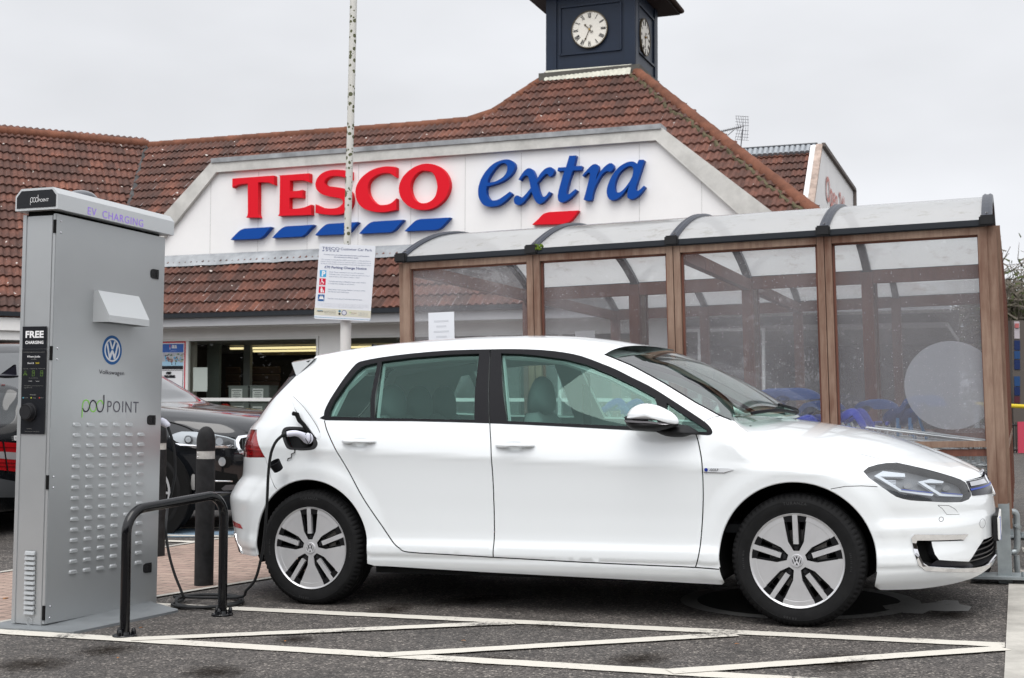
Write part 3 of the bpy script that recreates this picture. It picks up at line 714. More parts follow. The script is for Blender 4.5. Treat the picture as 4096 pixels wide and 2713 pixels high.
# door handles
for sg in (1, -1):
    for (x0, x1, z) in ((-1.092, -.886, .8935), (-.198, .018, .8665)):
        xm = (x0+x1)/2
        base = V((0, -body_w(xm, z, xz2u(xm, z)/SPAN)*sg, 0))
        o = [(x0, z+.002), (x0+.01, z+.011), (xm, z+.014), (x1-.02, z+.011), (x1, z+.000), (x1-.012, z-.009), (x1-.03, z-.010), (xm+.02, z-.006), (xm-.03, z-.006), (x0+.055, z-.012), (x0+.03, z-.014), (x0+.004, z-.008)]
        mb = MB(); pillow(mb, cat2(o, 3, True), base.y-.014*sg, base.y-.050*sg, 5, cen=(xm, z+.001))
        mb.build('door_handle', PAINT, golf, smooth=True, sharp=50, world=False)
        mb = MB(); mb.box((x0+.03, base.y-.005*sg, z), (.035, .03, .016)); mb.box((x1-.03, base.y-.005*sg, z), (.035, .03, .014)); mb.build('handle_mount', PAINT, golf, world=False)
        # shallow finger cup: slightly darker oval shade comes from its own dish
        mb = MB(); cup = [(xm-.005+.042*cos(a*pi/10), z-.012+.022*sin(a*pi/10)) for a in range(20)]
        P = [(x, -(body_w(x, zz, xz2u(x, zz)/SPAN)+.0008)*sg, zz) for x, zz in cup]+[(xm-.005, -(body_w(xm, z, xz2u(xm, z)/SPAN)-.0)*sg+.012*sg, z-.004)]
# belt moulding under the windows is part of trim; side badge
bd = patch('side_badge', [(.888, .754), (1.008, .751), (1.035, .744), (.985, .731), (.888, .734)], .003, mat('badge_white', (.7, .72, .74), .2, coat=1), golf, thick=.003)
patch('badge_edge', [(.888, .7345), (.985, .7315), (1.035, .744), (.990, .728), (.888, .7305)], .004, CHROME, bd)
def on_side(x, z, off): 
    u = xz2u(x, z); p = PU(u, z)+PN(u, z)*off; n = PN(u, z); ex = V((1, 0, 0)); ex = (ex-n*ex.dot(n)).normalized(); return frame(p, ex, n.cross(ex), n)
mb = MB(); text(mb, 'e', on_side(.899, .7385, .006), .020, bold=.0006); mb.cyl(on_side(.900, .7445, .003).translation, on_side(.900, .7445, .0052).translation, .0085, n=16)
mb.build('badge_letters', mat('badge_blue', (.01, .03, .30), .3), bd, world=False)
mb = MB(); text(mb, '-GOLF', on_side(.938, .7395, .0055), .0155, bold=.0006, space=1.05); mb.build('badge_letters', mat('badge_chrome', (.42, .43, .46), .25, metal=.7), bd, world=False)

# seats and steering wheel
mb = MB()
def seat(mb, x, y, w=.50):
    prof = [(x-.10, .50), (x-.02, .50), (x-.10, .80), (x-.16, 1.00), (x-.19, 1.035), (x-.25, 1.03), (x-.26, 1.00), (x-.22, .8), (x-.14, .5)]
    n = 8
    for i in range(n+1):
        pass
    rows = []
    for i in range(n+1):
        t = -1+2*i/n; k = sqrt(max(0, 1-abs(t)**5)); rows.append([(px+(.03*abs(t)**2), y+t*w/2*(1-.18*max(0, (pz-.8)/.24)), .5+(pz-.5)*(.82+.18*k)) for px, pz in prof])
    m = len(prof); vs = [p for r in rows for p in r]
    mb.add(vs, [(i*m+j, i*m+(j+1) % m, (i+1)*m+(j+1) % m, (i+1)*m+j) for i in range(n) for j in range(m)]+[list(range(m)), list(range(n*m, n*m+m))[::-1]])
    mb.box((x+.18, y, .50), (.5, w, .16), bev=.04)
def headrest(mb, x, y, z, w=.25, h=.20):
    o = cat2([(x-.055, z-.01), (x-.065, z+.05), (x-.055, z+.13), (x-.025, z+.185), (x+.01, z+.195), (x+.045, z+.17), (x+.065, z+.10), (x+.07, z+.03), (x+.055, z-.005), (x+.02, z-.015)], 2, True)
    pillow(mb, o, y, y-w/2, 5); pillow(mb, o, y, y+w/2, 5)
for x_, y_ in ((.065, -.37), (-.22, .37)): mb = MB(); seat(mb, x_, y_); mb.build('front_seat', SEATF, golf, smooth=True, sharp=50, world=False)
for a_ in ((-.13, -.37, 1.035, .24, .16), (-.42, .37, 1.02, .24, .15)): mb = MB(); headrest(mb, *a_); mb.build('headrest', SEATF, golf, smooth=True, sharp=50, world=False)
mb = MB()
for y in (-.37, .37):
    for dy in (-.06, .06): mb.cyl(((-.125 if y < 0 else -.42), y+dy, .97), ((-.125 if y < 0 else -.42), y+dy, 1.06), .006, n=8)
mb.build('headrest_post', CHROME, golf, world=False)
mb = MB(); seat(mb, -.86, -.33, .62); seat(mb, -.86, .33, .62); mb.box((-1.35, 0, .95), (.5, 1.2, .03)); mb.build('rear_seat', SEATF, golf, smooth=True, sharp=50, world=False)
for y in (-.36, 0, .36): mb = MB(); headrest(mb, -1.06, y, 1.01, .26, .085); mb.build('headrest', SEATF, golf, smooth=True, sharp=50, world=False)
mb = MB(); M = frame((.42, -.37, .90), (.35, 0, .94), (0, 1, 0), (-.94, 0, .35)); mb.tube([M @ V((.185*cos(a*pi/16), .185*sin(a*pi/16), 0)) for a in range(32)], .014, 8, closed=True); mb.box((0, 0, 0), (.12, .3, .03), M)
mb.build('steering_wheel', MATS['dash_grey'], golf, smooth=True, world=False)
mb = MB(); mb.box((.98, 0, .80), (.30, 1.4, .30), bev=.06); mb.box((0, 0, .45), (2.4, 1.5, .04)); mb.build('dashboard_body', MATS['dash_grey'], golf, world=False)
# seat belts by the far pillar
mb = MB()
for sg in (1,): mb.box((-.22, .70*sg, 1.03), (.05, .008, .5), Matrix.Translation((0, 0, 0)))
mb.build('seat_belt', mat('belt_grey', (.05, .05, .05), .8), golf, world=False)

# wheels -----------------------------------------------------------------
def vw_logo(mb, R, M, h0, h1, mi=0, ring=True):
    """round emblem: ring with a V over a W"""
    if ring:
        n = 40; o = [(R*cos(2*pi*k/n), R*sin(2*pi*k/n)) for k in range(n)]; i = [(R*.88*cos(2*pi*k/n), R*.88*sin(2*pi*k/n)) for k in range(n)]
        plate(mb, o, [i], h0, h1, M, mi)
    r = R*.90
    def P(x, y): return (x*R, y*R)
    v = [P(-.44, .78), P(-.25, .86), P(0, .26), P(.25, .86), P(.44, .78), P(.10, .06), P(-.10, .06)]
    plate(mb, v, [], h0, h1, M, mi)
    w = [P(-.80, .42), P(-.63, .62), P(-.36, -.42), P(-.09, -.02), P(.09, -.02), P(.36, -.42), P(.63, .62), P(.80, .42), P(.44, -.80), P(.25, -.87), P(0, -.30), P(-.25, -.87), P(-.44, -.80)]
    plate(mb, w, [], h0, h1, M, mi)
RR = .2225
def rot2(p, a): return (p[0]*cos(a)-p[1]*sin(a), p[0]*sin(a)+p[1]*cos(a))
def make_wheel(rot, steer=0):
    w = empty('wheel', mat=Matrix.Identity(4)); del w['_m']
    A = frame((0, 0, 0), (1, 0, 0), (0, 0, 1), (0, -1, 0))     # local plate plane: x right, y up, z out (-y)
    out = -.845+.7700
    prof = [(.219, .085), (.222, .094), (.228, .094), (.235, .0965), (.262, .1045), (.278, .103), (.279, .1045), (.291, .099), (.300, .0925), (.307, .083), (.3125, .072), (.3145, .056), (.3145, .054), (.307, .053), (.307, .047), (.3155, .046), (.3165, .018), (.309, .017), (.309, .010), (.3165, .009), (.3165, 0)]
    full = prof+[(r, -h) for r, h in prof[-2::-1]]
    n = 216; P = len(full); vs = []
    for k in range(n):
        a = 2*pi*k/n
        for (r, h) in full:
            if .298 < r < .3135 and abs(h) > .06:
                if k % 3 == 0: r -= .0065
            vs.append((r*cos(a), -h, r*sin(a)))
    fs = [(k*P+i, k*P+i+1, ((k+1) % n)*P+i+1, ((k+1) % n)*P+i) for k in range(n) for i in range(P-1)]
    ty = mkmesh('tyre', vs, fs, RUBBER, w, smooth=True, sharp=30, world=False)
    # raised sidewall lettering
    tb = MB()
    for word, a0, rr_, sz in (('TURANZA', 90, .272, .020), ('ER300', 262, .270, .016), ('205/55 R16', 0, .252, .011), ('205/55 R16', 180, .252, .011)):
        adv = sz*.82/rr_
        for i, ch in enumerate(word):
            if ch == ' ': continue
            a = radians(a0)-(i-(len(word)-1)/2)*adv
            c = V((rr_*cos(a), -.1042, rr_*sin(a))); 
            Mx = frame(c, (sin(a), 0, -cos(a)), (cos(a), 0, sin(a)), (0, -1, 0))
            text(tb, ch, Mx @ Matrix.Translation((0, -sz*.35, 0)), sz, bold=.0004)
    tb.build('sidewall_lettering', mat('rubber_raised', (.035, .035, .036), .6), ty, world=False)
    # rim barrel
    mb = MB(); mb.lathe([(.219, -.092), (.205, -.06), (.196, .06), (.214, .09)], 64, Matrix.Rotation(0, 4, 'X'), axis='y')
    mb.add([(.197*cos(2*pi*k/48), .085, .197*sin(2*pi*k/48)) for k in range(48)]+[(0, .085, 0)], [(k, (k+1) % 48, 48) for k in range(48)])
    mb.build('rim_barrel', mat('rim_dark', (.012, .012, .013), .45), w, smooth=True, world=False)
    pockets = []; bars = []; ptip = []
    for k in range(5):
        a = k*2*pi/5+rot
        arc = [(RR*.957*sin(t), RR*.957*cos(t)) for t in (-.262, -.13, 0, .13, .262)]
        pk = arc+[(.167*RR, .395*RR), (.060*RR, .205*RR), (-.060*RR, .205*RR), (-.167*RR, .395*RR)]
        pockets.append([rot2(p, a) for p in pk]); bars.append([rot2(p, a) for p in [(-.055*RR, .965*RR), (.055*RR, .965*RR), (.055*RR, .350*RR), (-.055*RR, .350*RR)]])
    n = 80
    disc = [(RR*.985*cos(2*pi*k/n), RR*.985*sin(2*pi*k/n)) for k in range(n)]
    fb = MB(); plate(fb, disc, pockets, .0865, .0905, A); fb.build('alloy_face', ALU, w, world=False)
    fb = MB(); pr_ = [(RR*.955, .0908), (RR*.982, .0935), (RR*.997, .0965), (RR*1.004, .0935), (RR*1.004, .080)]
    fb.lathe([(r, -h) for r, h in pr_], 96, axis='y'); 
    fb.lathe([(RR*.858, -.0906), (RR*.862, -.0916), (RR*.955, -.0912)], 96, axis='y')
    o = fb.build('rim_flange', ALU, w, smooth=True, world=False)
    # cut the outer band where pockets pass: dark tabs sit over it
    tbm = MB()
    for pk in pockets:
        poly = [(x*1.0, y*1.0) for x, y in pk[:5]]
        a_, b_ = pk[0], pk[4]
        inner = [(b_[0]*.885, b_[1]*.885), (a_[0]*.885, a_[1]*.885)]
        tbm = MB(); plate(tbm, poly+inner, [], .080, .0920, A); tbm.build('pocket_rim', mat('pocket_black', (.008, .008, .009), .30), w, world=False)
    sb = MB()
    for k, b in enumerate(bars):
        bb = MB(); plate(bb, b, [], .075, .0935, A); bb.build('spoke_bar', ALU, w, world=False)
        a = k*2*pi/5+rot
        wide = [rot2(p, a) for p in [(-.085*RR, .95*RR), (.085*RR, .95*RR), (.075*RR, .30*RR), (-.075*RR, .30*RR)]]
        plate(sb, wide, [], .045, .078, A)
        for s_ in (-1, 1):
            side_ = [rot2(p, a) for p in [(s_*.24*RR, .95*RR), (s_*.205*RR, .95*RR), (s_*.13*RR, .40*RR), (s_*.165*RR, .395*RR)]]
            if s_ < 0: side_ = side_[::-1]
            plate(sb, side_, [], .045, .080, A)
        endp = [rot2(p, a) for p in [(-.23*RR, .95*RR), (.23*RR, .95*RR), (.21*RR, .86*RR), (-.21*RR, .86*RR)]]; plate(sb, endp, [], .045, .074, A)
        tri = [rot2(p, a) for p in [(-.15*RR, .40*RR), (.15*RR, .40*RR), (.05*RR, .19*RR), (-.05*RR, .19*RR)]]; plate(sb, tri, [], .045, .070, A)
    sb.build('spoke_support', MATS['pocket_black'], w, world=False)
    for k in range(5):
        a = k*2*pi/5+rot; c = rot2((0, .27*RR), a); bo = MB()
        bo.lathe([(.0, .083), (.007, .083), (.0085, .080), (.0105, .081), (.0125, .078), (.0125, .06)], 16, A @ Matrix.Translation((c[0], c[1], 0)))
        bo.build('wheel_bolt', mat('bolt_black', (.02, .02, .022), .35), w, smooth=True, world=False)
    cb = MB(); cb.lathe([(0, .0945), (.024, .0945), (.0265, .0925)], 32, A); cap = cb.build('hub_cap', mat('cap_dark', (.05, .05, .055), .3), w, smooth=True, world=False)
    cb = MB(); vw_logo(cb, .0245, A, .0935, .0962); cb.lathe([(.0255, .0925), (.0265, .0965), (.0285, .0965), (.0300, .090)], 40, A); cb.build('emblem', mat('emblem_bright', (.72, .72, .74), .3, metal=.4, spec=.5), cap, world=False)
    db = MB(); db.lathe([(.06, -.02), (.14, -.02), (.14, .0), (.06, .0)], 40, axis='y'); db.box((.10, -.02, .06), (.07, .06, .12)); db.build('brake_disc', mat('brake_steel', (.28, .27, .26), .4, metal=.8), w, world=False)
    return w
def put_wheel(w, x, side, steer=0):
    w.parent = golf
    w.matrix_local = Matrix.Translation((x, -.770*side, .3145)) @ Matrix.Rotation((0 if side > 0 else pi)+steer, 4, 'Z')
put_wheel(make_wheel(radians(1)), 1.3145, 1, radians(0))
put_wheel(make_wheel(radians(2)), -1.3145, 1)
put_wheel(make_wheel(radians(20)), 1.3145, -1); put_wheel(make_wheel(radians(30)), -1.3145, -1)

# number plate at the nose (seen edge on), bumper edge pieces, front emblem
mb = MB(); mb.box((2.205, 0, .425), (.012, .52, .112), frame((0, 0, 0), (1, 0, 0), (0, 1, 0), (0, 0, 1)), bev=.003); mb.build('number_plate', mat('plate_white', (.72, .72, .70), .35), golf, world=False)
mb = MB(); mb.box((2.190, 0, .425), (.024, .50, .125)); mb.build('plate_holder', BLACKPLASTIC, golf, world=False)
mb = MB(); mb.box((2.2085, -.238, .425), (.0085, .035, .110)); mb.build('plate_blue_strip', mat('plate_blue', (.02, .08, .45), .4), golf, world=False)
Mf = frame((2.150, 0, .632), (0, 1, 0), (-.38, 0, .925), (.925, 0, .38))
mb = MB(); vw_logo(mb, .068, Mf, .0, .012); mb.lathe([(.070, -.01), (.076, .010), (.070, .016), (.066, .010)], 40, Mf); mb.build('front_emblem', CHROME, golf, world=False)
mb = MB(); mb.box((2.09, 0, .622), (.07, .32, .11), bev=.02); mb.box((2.14, 0, .633), (.03, .13, .12), frame((0, 0, 0), (1, 0, 0), (0, 1, 0), (0, 0, 1)), bev=.01); mb.build('grille_centre', BLACKGLOSS, golf, world=False)

# charge socket recess, flap and its latch, dust cap hanging from its cord
SOC = patch('charge_recess', fuel, -.055, BLACKPLASTIC, golf, uv=True)
patch('charge_recess_rim', fuel, .001, mat('recess_rim', (.03, .03, .032), .5), golf, holes=[[(cx*.80+.2*sum(p[0] for p in fuel)/len(fuel), cz*.80+.2*sum(p[1] for p in fuel)/len(fuel)) for cx, cz in fuel]], uv=True)
mb = MB(); wc = -PU(xz2u(-1.33, .9), .9).y
mb.cyl((-1.335, -wc+.055, .908), (-1.335, -wc+.01, .908), .036, n=24); mb.build('charge_socket', DEEP, golf, smooth=True, world=False)
mb = MB()
FLAP = cat2([(-1.44, 1.146), (-1.41, 1.085), (-1.351, 1.014), (-1.309, .970), (-1.258, .916), (-1.227, .889), (-1.224, .901), (-1.244, .950), (-1.279, 1.001), (-1.345, 1.074), (-1.40, 1.123)], 3, True)
def flap_pt(x, z, o=0):
    # hinged at its forward-lower edge line, swung open: the free edge stands away from the flank
    ax, az = -1.235, .895; bx, bz = -1.44, 1.146
    t = ((x-ax)*(bx-ax)+(z-az)*(bz-az))/((bx-ax)**2+(bz-az)**2)
    side_ = ((x-ax)*(bz-az)-(z-az)*(bx-ax))
    wv = -PU(xz2u(-1.28, .98), .98).y
    return V((x, -(wv-.045*max(0, t-.1)+.02+.30*max(0, -side_)**.5*.35+o), z))
vs, fs = poly_fill(FLAP); P0 = [flap_pt(x, z) for x, z in vs]; mb.add(P0, fs)
mb.build('charge_flap', PAINT, golf, world=False)
mb = MB(); mb.add([flap_pt(x, z, -.006) for x, z in vs], [f[::-1] for f in fs])
eb_ = MB(); le = [(-1.428, 1.115, .003), (-1.412, 1.085, .005), (-1.385, 1.050, .009), (-1.351, 1.010, .013), (-1.312, .968, .018), (-1.285, .940, .020), (-1.255, .912, .014)]
a_ = [flap_pt(x, z, .001) for x, z, w in le]; b_ = [flap_pt(x, z, -.004)+V((-w, .004, -w*.4)) for x, z, w in le]; eb_.add(a_+b_, [(i, i+1, 8+i, 7+i) for i in range(6)]); eb_.build('flap_edge', DEEP, golf, world=False)
arm = [(-1.305, .945), (-1.33, .985), (-1.36, 1.01), (-1.375, 1.045), (-1.40, 1.05)]
mb.tube([V((x, -(wc+.012), z)) for x, z in arm], [.010, .012, .012, .014, .012], 8); mb.build('flap_inside', DEEP, golf, smooth=True, world=False)
mb = MB(); cord = [(-1.395, .855), (-1.397, .835), (-1.42, .827), (-1.421, .808), (-1.445, .802), (-1.45, .790)]
mb.tube([V((x, -(body_w(x, z, xz2u(x, z)/SPAN)+.006), z)) for x, z in cord], .0028, 6)
cz_ = V((-.22, -.52, .82)).normalized(); cx_ = V((.98, 0, .2)); cx_ = (cx_-cz_*cx_.dot(cz_)).normalized(); Mc = frame((-1.478, -.945, .770), cx_, cz_.cross(cx_), cz_)
mb.lathe([(.0, -.032), (.028, -.032), (.033, .020), (.030, .020), (.027, -.02), (0, -.02)], 28, Mc); mb.build('dust_cap', BLACKTRIM, golf, smooth=True, world=False)

# ================================================================== tracing helper: picture position -> point on a real plane
CP = V((0, 0, CAM_H))
def ray(x, y):      # photograph pixels (4096 wide)
    return FWD+RGT*((x-2048)/5134.06)-UPV*((y-1356.5)/5134.06)
def on(x, y, pl):
    d = ray(x, y); return CP+d*((pl[0]-CP).dot(pl[1])/d.dot(pl[1]))
def at(x, y, Y):
    d = ray(x, y); return CP+d*(Y/d.y)
def GZ(x, y): return .0201+.0198*12*math.tanh(x/12)
def gnd(x, y, h=0):
    p = on(x, y, (V((0, 0, 0)), V((0, 0, 1))))
    for _ in range(8): p = on(x, y, (V((0, 0, GZ(p.x, p.y)+h)), V((0, 0, 1))))
    return p
def crop(x0, y0, s, pts): return [(x0+a/s, y0+b/s) for a, b in pts]
Z = V((0, 0, 1))

# ------------------------------------------------------------------ ground
def asphalt():
    m, N, L, mk = nodes('asphalt'); b = N['Principled BSDF']; t = mk('ShaderNodeTexCoord')
    n1 = mk('ShaderNodeTexNoise', i={'Scale': .9, 'Detail': 6, 'Roughness': .6}); L.new(t.outputs['Object'], n1.inputs['Vector'])
    vo = mk('ShaderNodeTexVoronoi', i={'Scale': 120, 'Randomness': 1}); L.new(t.outputs['Object'], vo.inputs['Vector'])
    sx = mk('ShaderNodeSeparateXYZ'); L.new(vo.outputs['Color'], sx.inputs[0])
    cr = mk('ShaderNodeValToRGB'); e = cr.color_ramp.elements; e[0].position = 0; e[0].color = (.022, .019, .017, 1); e[1].position = 1; e[1].color = (.30, .27, .235, 1)
    k = cr.color_ramp.elements.new(.55); k.color = (.072, .063, .057, 1); k = cr.color_ramp.elements.new(.90); k.color = (.115, .102, .092, 1)
    L.new(sx.outputs[0], cr.inputs[0])
    mr_ = mk('ShaderNodeMapRange', i={'From Min': .30, 'From Max': .62, 'To Min': .72, 'To Max': 1.25}); L.new(n1.outputs['Fac'], mr_.inputs['Value'])
    n2 = mk('ShaderNodeTexNoise', i={'Scale': 9, 'Detail': 6, 'Roughness': .8}); L.new(t.outputs['Object'], n2.inputs['Vector'])
    m2 = mk('ShaderNodeMapRange', i={'From Min': .36, 'From Max': .60, 'To Min': .62, 'To Max': 1.18}); L.new(n2.outputs['Fac'], m2.inputs['Value'])
    mm = mk('ShaderNodeMath', operation='MULTIPLY'); L.new(mr_.outputs[0], mm.inputs[0]); L.new(m2.outputs[0], mm.inputs[1])
    sc = mk('ShaderNodeVectorMath', operation='SCALE'); L.new(cr.outputs[0], sc.inputs[0]); L.new(mm.outputs[0], sc.inputs['Scale']); L.new(sc.outputs[0], b.inputs['Base Color'])
    rr = mk('ShaderNodeMapRange', i={'From Min': .3, 'From Max': .6, 'To Min': .55, 'To Max': .9}); L.new(n1.outputs['Fac'], rr.inputs['Value']); L.new(rr.outputs[0], b.inputs['Roughness'])
    bp = mk('ShaderNodeBump', i={'Strength': .8, 'Distance': .006}); L.new(vo.outputs['Distance'], bp.inputs['Height']); L.new(bp.outputs[0], b.inputs['Normal'])
    return m
def roadpaint(name, col, wear=.5):
    m, N, L, mk = nodes(name); b = N['Principled BSDF']; t = mk('ShaderNodeTexCoord')
    n1 = mk('ShaderNodeTexNoise', i={'Scale': 40, 'Detail': 8, 'Roughness': .8}); L.new(t.outputs['Object'], n1.inputs['Vector'])
    n2 = mk('ShaderNodeTexNoise', i={'Scale': 2.5, 'Detail': 3}); L.new(t.outputs['Object'], n2.inputs['Vector'])
    a = mk('ShaderNodeMath', operation='ADD'); L.new(n1.outputs['Fac'], a.inputs[0]); L.new(n2.outputs['Fac'], a.inputs[1])
    r = mk('ShaderNodeMapRange', i={'From Min': 1.16-wear*.22, 'From Max': 1.30-wear*.22, 'To Min': 0, 'To Max': 1}); L.new(a.outputs[0], r.inputs['Value'])
    mx = mk('ShaderNodeMix', data_type='RGBA', i={6: (*col, 1), 7: (.07, .064, .06, 1)}); L.new(r.outputs[0], mx.inputs[0]); L.new(mx.outputs[2], b.inputs['Base Color']); b.inputs['Roughness'].default_value = .8
    bp = mk('ShaderNodeBump', i={'Strength': .5, 'Distance': .004}); L.new(n1.outputs['Fac'], bp.inputs['Height']); L.new(bp.outputs[0], b.inputs['Normal'])
    return m
def brickmat(name, c1, c2, cm, scale, rotz, sq=(.5, .25)):
    m, N, L, mk = nodes(name); b = N['Principled BSDF']; t = mk('ShaderNodeTexCoord'); mp = mk('ShaderNodeMapping', i={'Rotation': (0, 0, rotz)}); L.new(t.outputs['Object'], mp.inputs[0])
    br = mk('ShaderNodeTexBrick', i={'Color1': (*c1, 1), 'Color2': (*c2, 1), 'Mortar': (*cm, 1), 'Scale': scale, 'Mortar Size': .012, 'Brick Width': sq[0], 'Row Height': sq[1], 'Bias': -.2}); L.new(mp.outputs[0], br.inputs['Vector'])
    n1 = mk('ShaderNodeTexNoise', i={'Scale': 18, 'Detail': 7, 'Roughness': .7}); L.new(t.outputs['Object'], n1.inputs['Vector'])
    r = mk('ShaderNodeMapRange', i={'From Min': .3, 'From Max': .7, 'To Min': .72, 'To Max': 1.2}); L.new(n1.outputs['Fac'], r.inputs['Value'])
    sc = mk('ShaderNodeVectorMath', operation='SCALE'); L.new(br.outputs['Color'], sc.inputs[0]); L.new(r.outputs[0], sc.inputs['Scale']); L.new(sc.outputs[0], b.inputs['Base Color']); b.inputs['Roughness'].default_value = .85
    bp = mk('ShaderNodeBump', i={'Strength': .6, 'Distance': .004}); bp.invert = True; L.new(br.outputs['Fac'], bp.inputs['Height']); L.new(bp.outputs[0], b.inputs['Normal'])
    return m
ASPH = asphalt(); LINEW = roadpaint('road_paint', (.56, .53, .47), .22); LINEF = roadpaint('faded_paint', (.24, .235, .225), .35); BLUEP = roadpaint('blue_road_paint', (.16, .24, .32), .8)
PAVE = brickmat('block_paving', (.36, .26, .21), (.29, .20, .165), (.12, .10, .085), 2.4, radians(24)); CONC = mat('concrete', (.44, .42, .38), .85, var=(5, .28), bump=(120, .4, .003))
def axis_pts():
    a = [i*.5 for i in range(-24, 25)]; b = [14, 18, 25, 40, 70, 120, 250, 600]
    return [-k for k in b[::-1]]+a+b
xs = axis_pts(); ys = [-60, -20, -5]+[i*1.0 for i in range(0, 30)]+[35, 50, 80, 150, 300, 700]
vs = [(x, y, GZ(x, y)) for y in ys for x in xs]; K = len(xs)
tag(mkmesh('ground', vs, [(j*K+i, j*K+i+1, (j+1)*K+i+1, (j+1)*K+i) for j in range(len(ys)-1) for i in range(K-1)], ASPH, smooth=True), kind='structure')
def sheet(name, P, h, m, parent=None, kind='structure', sub=.4):
    """flat polygon (world xy) laid on the ground h above it"""
    pts = []
    for i in range(len(P)):
        a, b = V(P[i][:2]), V(P[(i+1) % len(P)][:2]); n = max(1, int((b-a).length/sub))
        pts += [a+(b-a)*(k/n) for k in range(n)]
    vs, fs = poly_fill([(p.x, p.y) for p in pts])
    o = mkmesh(name, [(x, y, GZ(x, y)+h) for x, y in vs], fs, m, parent)
    if kind: tag(o, kind=kind)
    return o
g = lambda *a: [gnd(x, y) for x, y in a]
# block paving behind the bays with a concrete edging strip
eA, eB = gnd(629, 2387), gnd(1000, 2326); ed = (eB-eA).normalized(); fA, fB = gnd(0, 2296), gnd(933, 2151); fd = (fB-fA).normalized()
pv = [eA-ed*9, eA+ed*9.0, fA+fd*13, fA-fd*8]
sheet('pavement', pv, .004, PAVE, sub=1)
nrm_ = V((-ed.y, ed.x, 0)); sheet('edging', [eA-ed*9, eA+ed*9, eA+ed*9+nrm_*-.05, eA-ed*9+nrm_*-.05], .009, CONC, sub=1)
nf = V((-fd.y, fd.x, 0)); sheet('edging', [fA-fd*8, fA+fd*13, fA+fd*13+nf*.06, fA-fd*8+nf*.06], .009, CONC, sub=1)
# painted lines
def line(p, q, w, h=.005, name='road_marking', m=None, e0=0, e1=0):
    a, b = gnd(*p), gnd(*q); d = (b-a); d.z = 0; d.normalize(); a = a-d*e0; b = b+d*e1; n = V((-d.y, d.x, 0)); rr = random.Random(int(p[0]))
    L_ = (b-a).length; k = int(L_/.05); l1 = []; l2 = []
    for i in range(k+1):
        c = a+d*(L_*i/k); l1.append(c+n*(w/2+rr.uniform(-.003, .003))); l2.append(c-n*(w/2+rr.uniform(-.003, .003)))
    vs = [(q_.x, q_.y, GZ(q_.x, q_.y)+h) for q_ in l1+l2]
    return tag(mkmesh(name, vs, [(i, k+1+i, k+2+i, i+1) for i in range(k)], m or LINEW), kind='structure')
line((560, 2419), (4019, 2584), .105, .005)
line((0, 2530), (3022, 2713), .105, .005, e0=1, e1=1.2)
line((528, 2562), (2053, 2496), .095, .0075)
line((1521, 2627), (2943, 2543), .095, .0075)
line((2677, 2693), (4019, 2599), .095, .0075)
# faded bay symbol under the front wheel
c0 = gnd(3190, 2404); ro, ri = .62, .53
vs = []; 
for k in range(72):
    a = 2*pi*k/72
    for r in (ro, ri): x, y = c0.x+r*cos(a), c0.y+r*sin(a); vs.append((x, y, GZ(x, y)+.004))
tag(mkmesh('bay_symbol', vs, [(2*k, 2*((k+1) % 72), 2*((k+1) % 72)+1, 2*k+1) for k in range(72)], LINEF), kind='structure')
plug = [gnd(*p) for p in crop(2800, 1500, 1.425, [(1040, 1320), (1130, 1305), (1170, 1283), (1210, 1278), (1255, 1290), (1262, 1308), (1330, 1302), (1390, 1287), (1470, 1290), (1480, 1310), (1550, 1325), (1530, 1350), (1400, 1352), (1310, 1347), (1270, 1366), (1160, 1362), (1130, 1345), (1060, 1340)])]
sheet('bay_symbol', plug, .004, LINEF, sub=.1)
sheet('bay_symbol', [c0+V((.53*cos(2*pi*k/40), .53*sin(2*pi*k/40), 0)) for k in range(40)], .0035, mat('dark_paint_and_shadow', (.022, .021, .021), .8, var=(9, .35)), sub=.2)  # dark ground paint inside the ring, with the car's shadow put into its colour
def stainmat():
    m, N, L, mk = nodes('ground_stain'); N.remove(N['Principled BSDF']); out = N['Material Output']; t = mk('ShaderNodeTexCoord')
    ln = mk('ShaderNodeVectorMath', operation='LENGTH'); L.new(t.outputs['Object'], ln.inputs[0]); nz = mk('ShaderNodeTexNoise', i={'Scale': 7, 'Detail': 7, 'Roughness': .75}); L.new(t.outputs['Object'], nz.inputs['Vector'])
    a = mk('ShaderNodeMath', operation='MULTIPLY_ADD', i={1: .9}); L.new(nz.outputs['Fac'], a.inputs[0]); L.new(ln.outputs['Value'], a.inputs[2])
    r = mk('ShaderNodeMapRange', i={'From Min': .45, 'From Max': .88, 'To Min': .62, 'To Max': 0}); L.new(a.outputs[0], r.inputs['Value'])
    df = mk('ShaderNodeBsdfDiffuse', i={'Color': (.016, .012, .009, 1)}); tr = mk('ShaderNodeBsdfTransparent'); b = mk('ShaderNodeMixShader'); L.new(r.outputs[0], b.inputs[0]); L.new(tr.outputs[0], b.inputs[1]); L.new(df.outputs[0], b.inputs[2]); L.new(b.outputs[0], out.inputs['Surface']); return m
STN = stainmat()
for k, (x, y, sx_, sy_) in enumerate(((435, 2602, .32, .17), (1560, 2440, .45, .16), (1960, 2645, .30, .14), (2550, 2640, .42, .15), (860, 2690, .35, .15), (3800, 2460, .30, .16), (1180, 2560, .22, .12), (2260, 2500, .5, .15), (3350, 2650, .5, .18), (130, 2660, .4, .2), (1900, 2400, .6, .2))):
    p = gnd(x, y); mb = MB(); ob = mkmesh('oil_stain', [(.85*cos(a*pi/12), .85*sin(a*pi/12), 0) for a in range(24)], [list(range(24))], STN, None)
    ob.matrix_world = Matrix.Translation((p.x, p.y, p.z+.0028)) @ Matrix.Rotation(-.02, 4, 'Y') @ Matrix.Rotation(k*1.3, 4, 'Z') @ Matrix.Diagonal((sx_*1.25, sy_*2.2, 1, 1)); tag(ob, kind='structure')
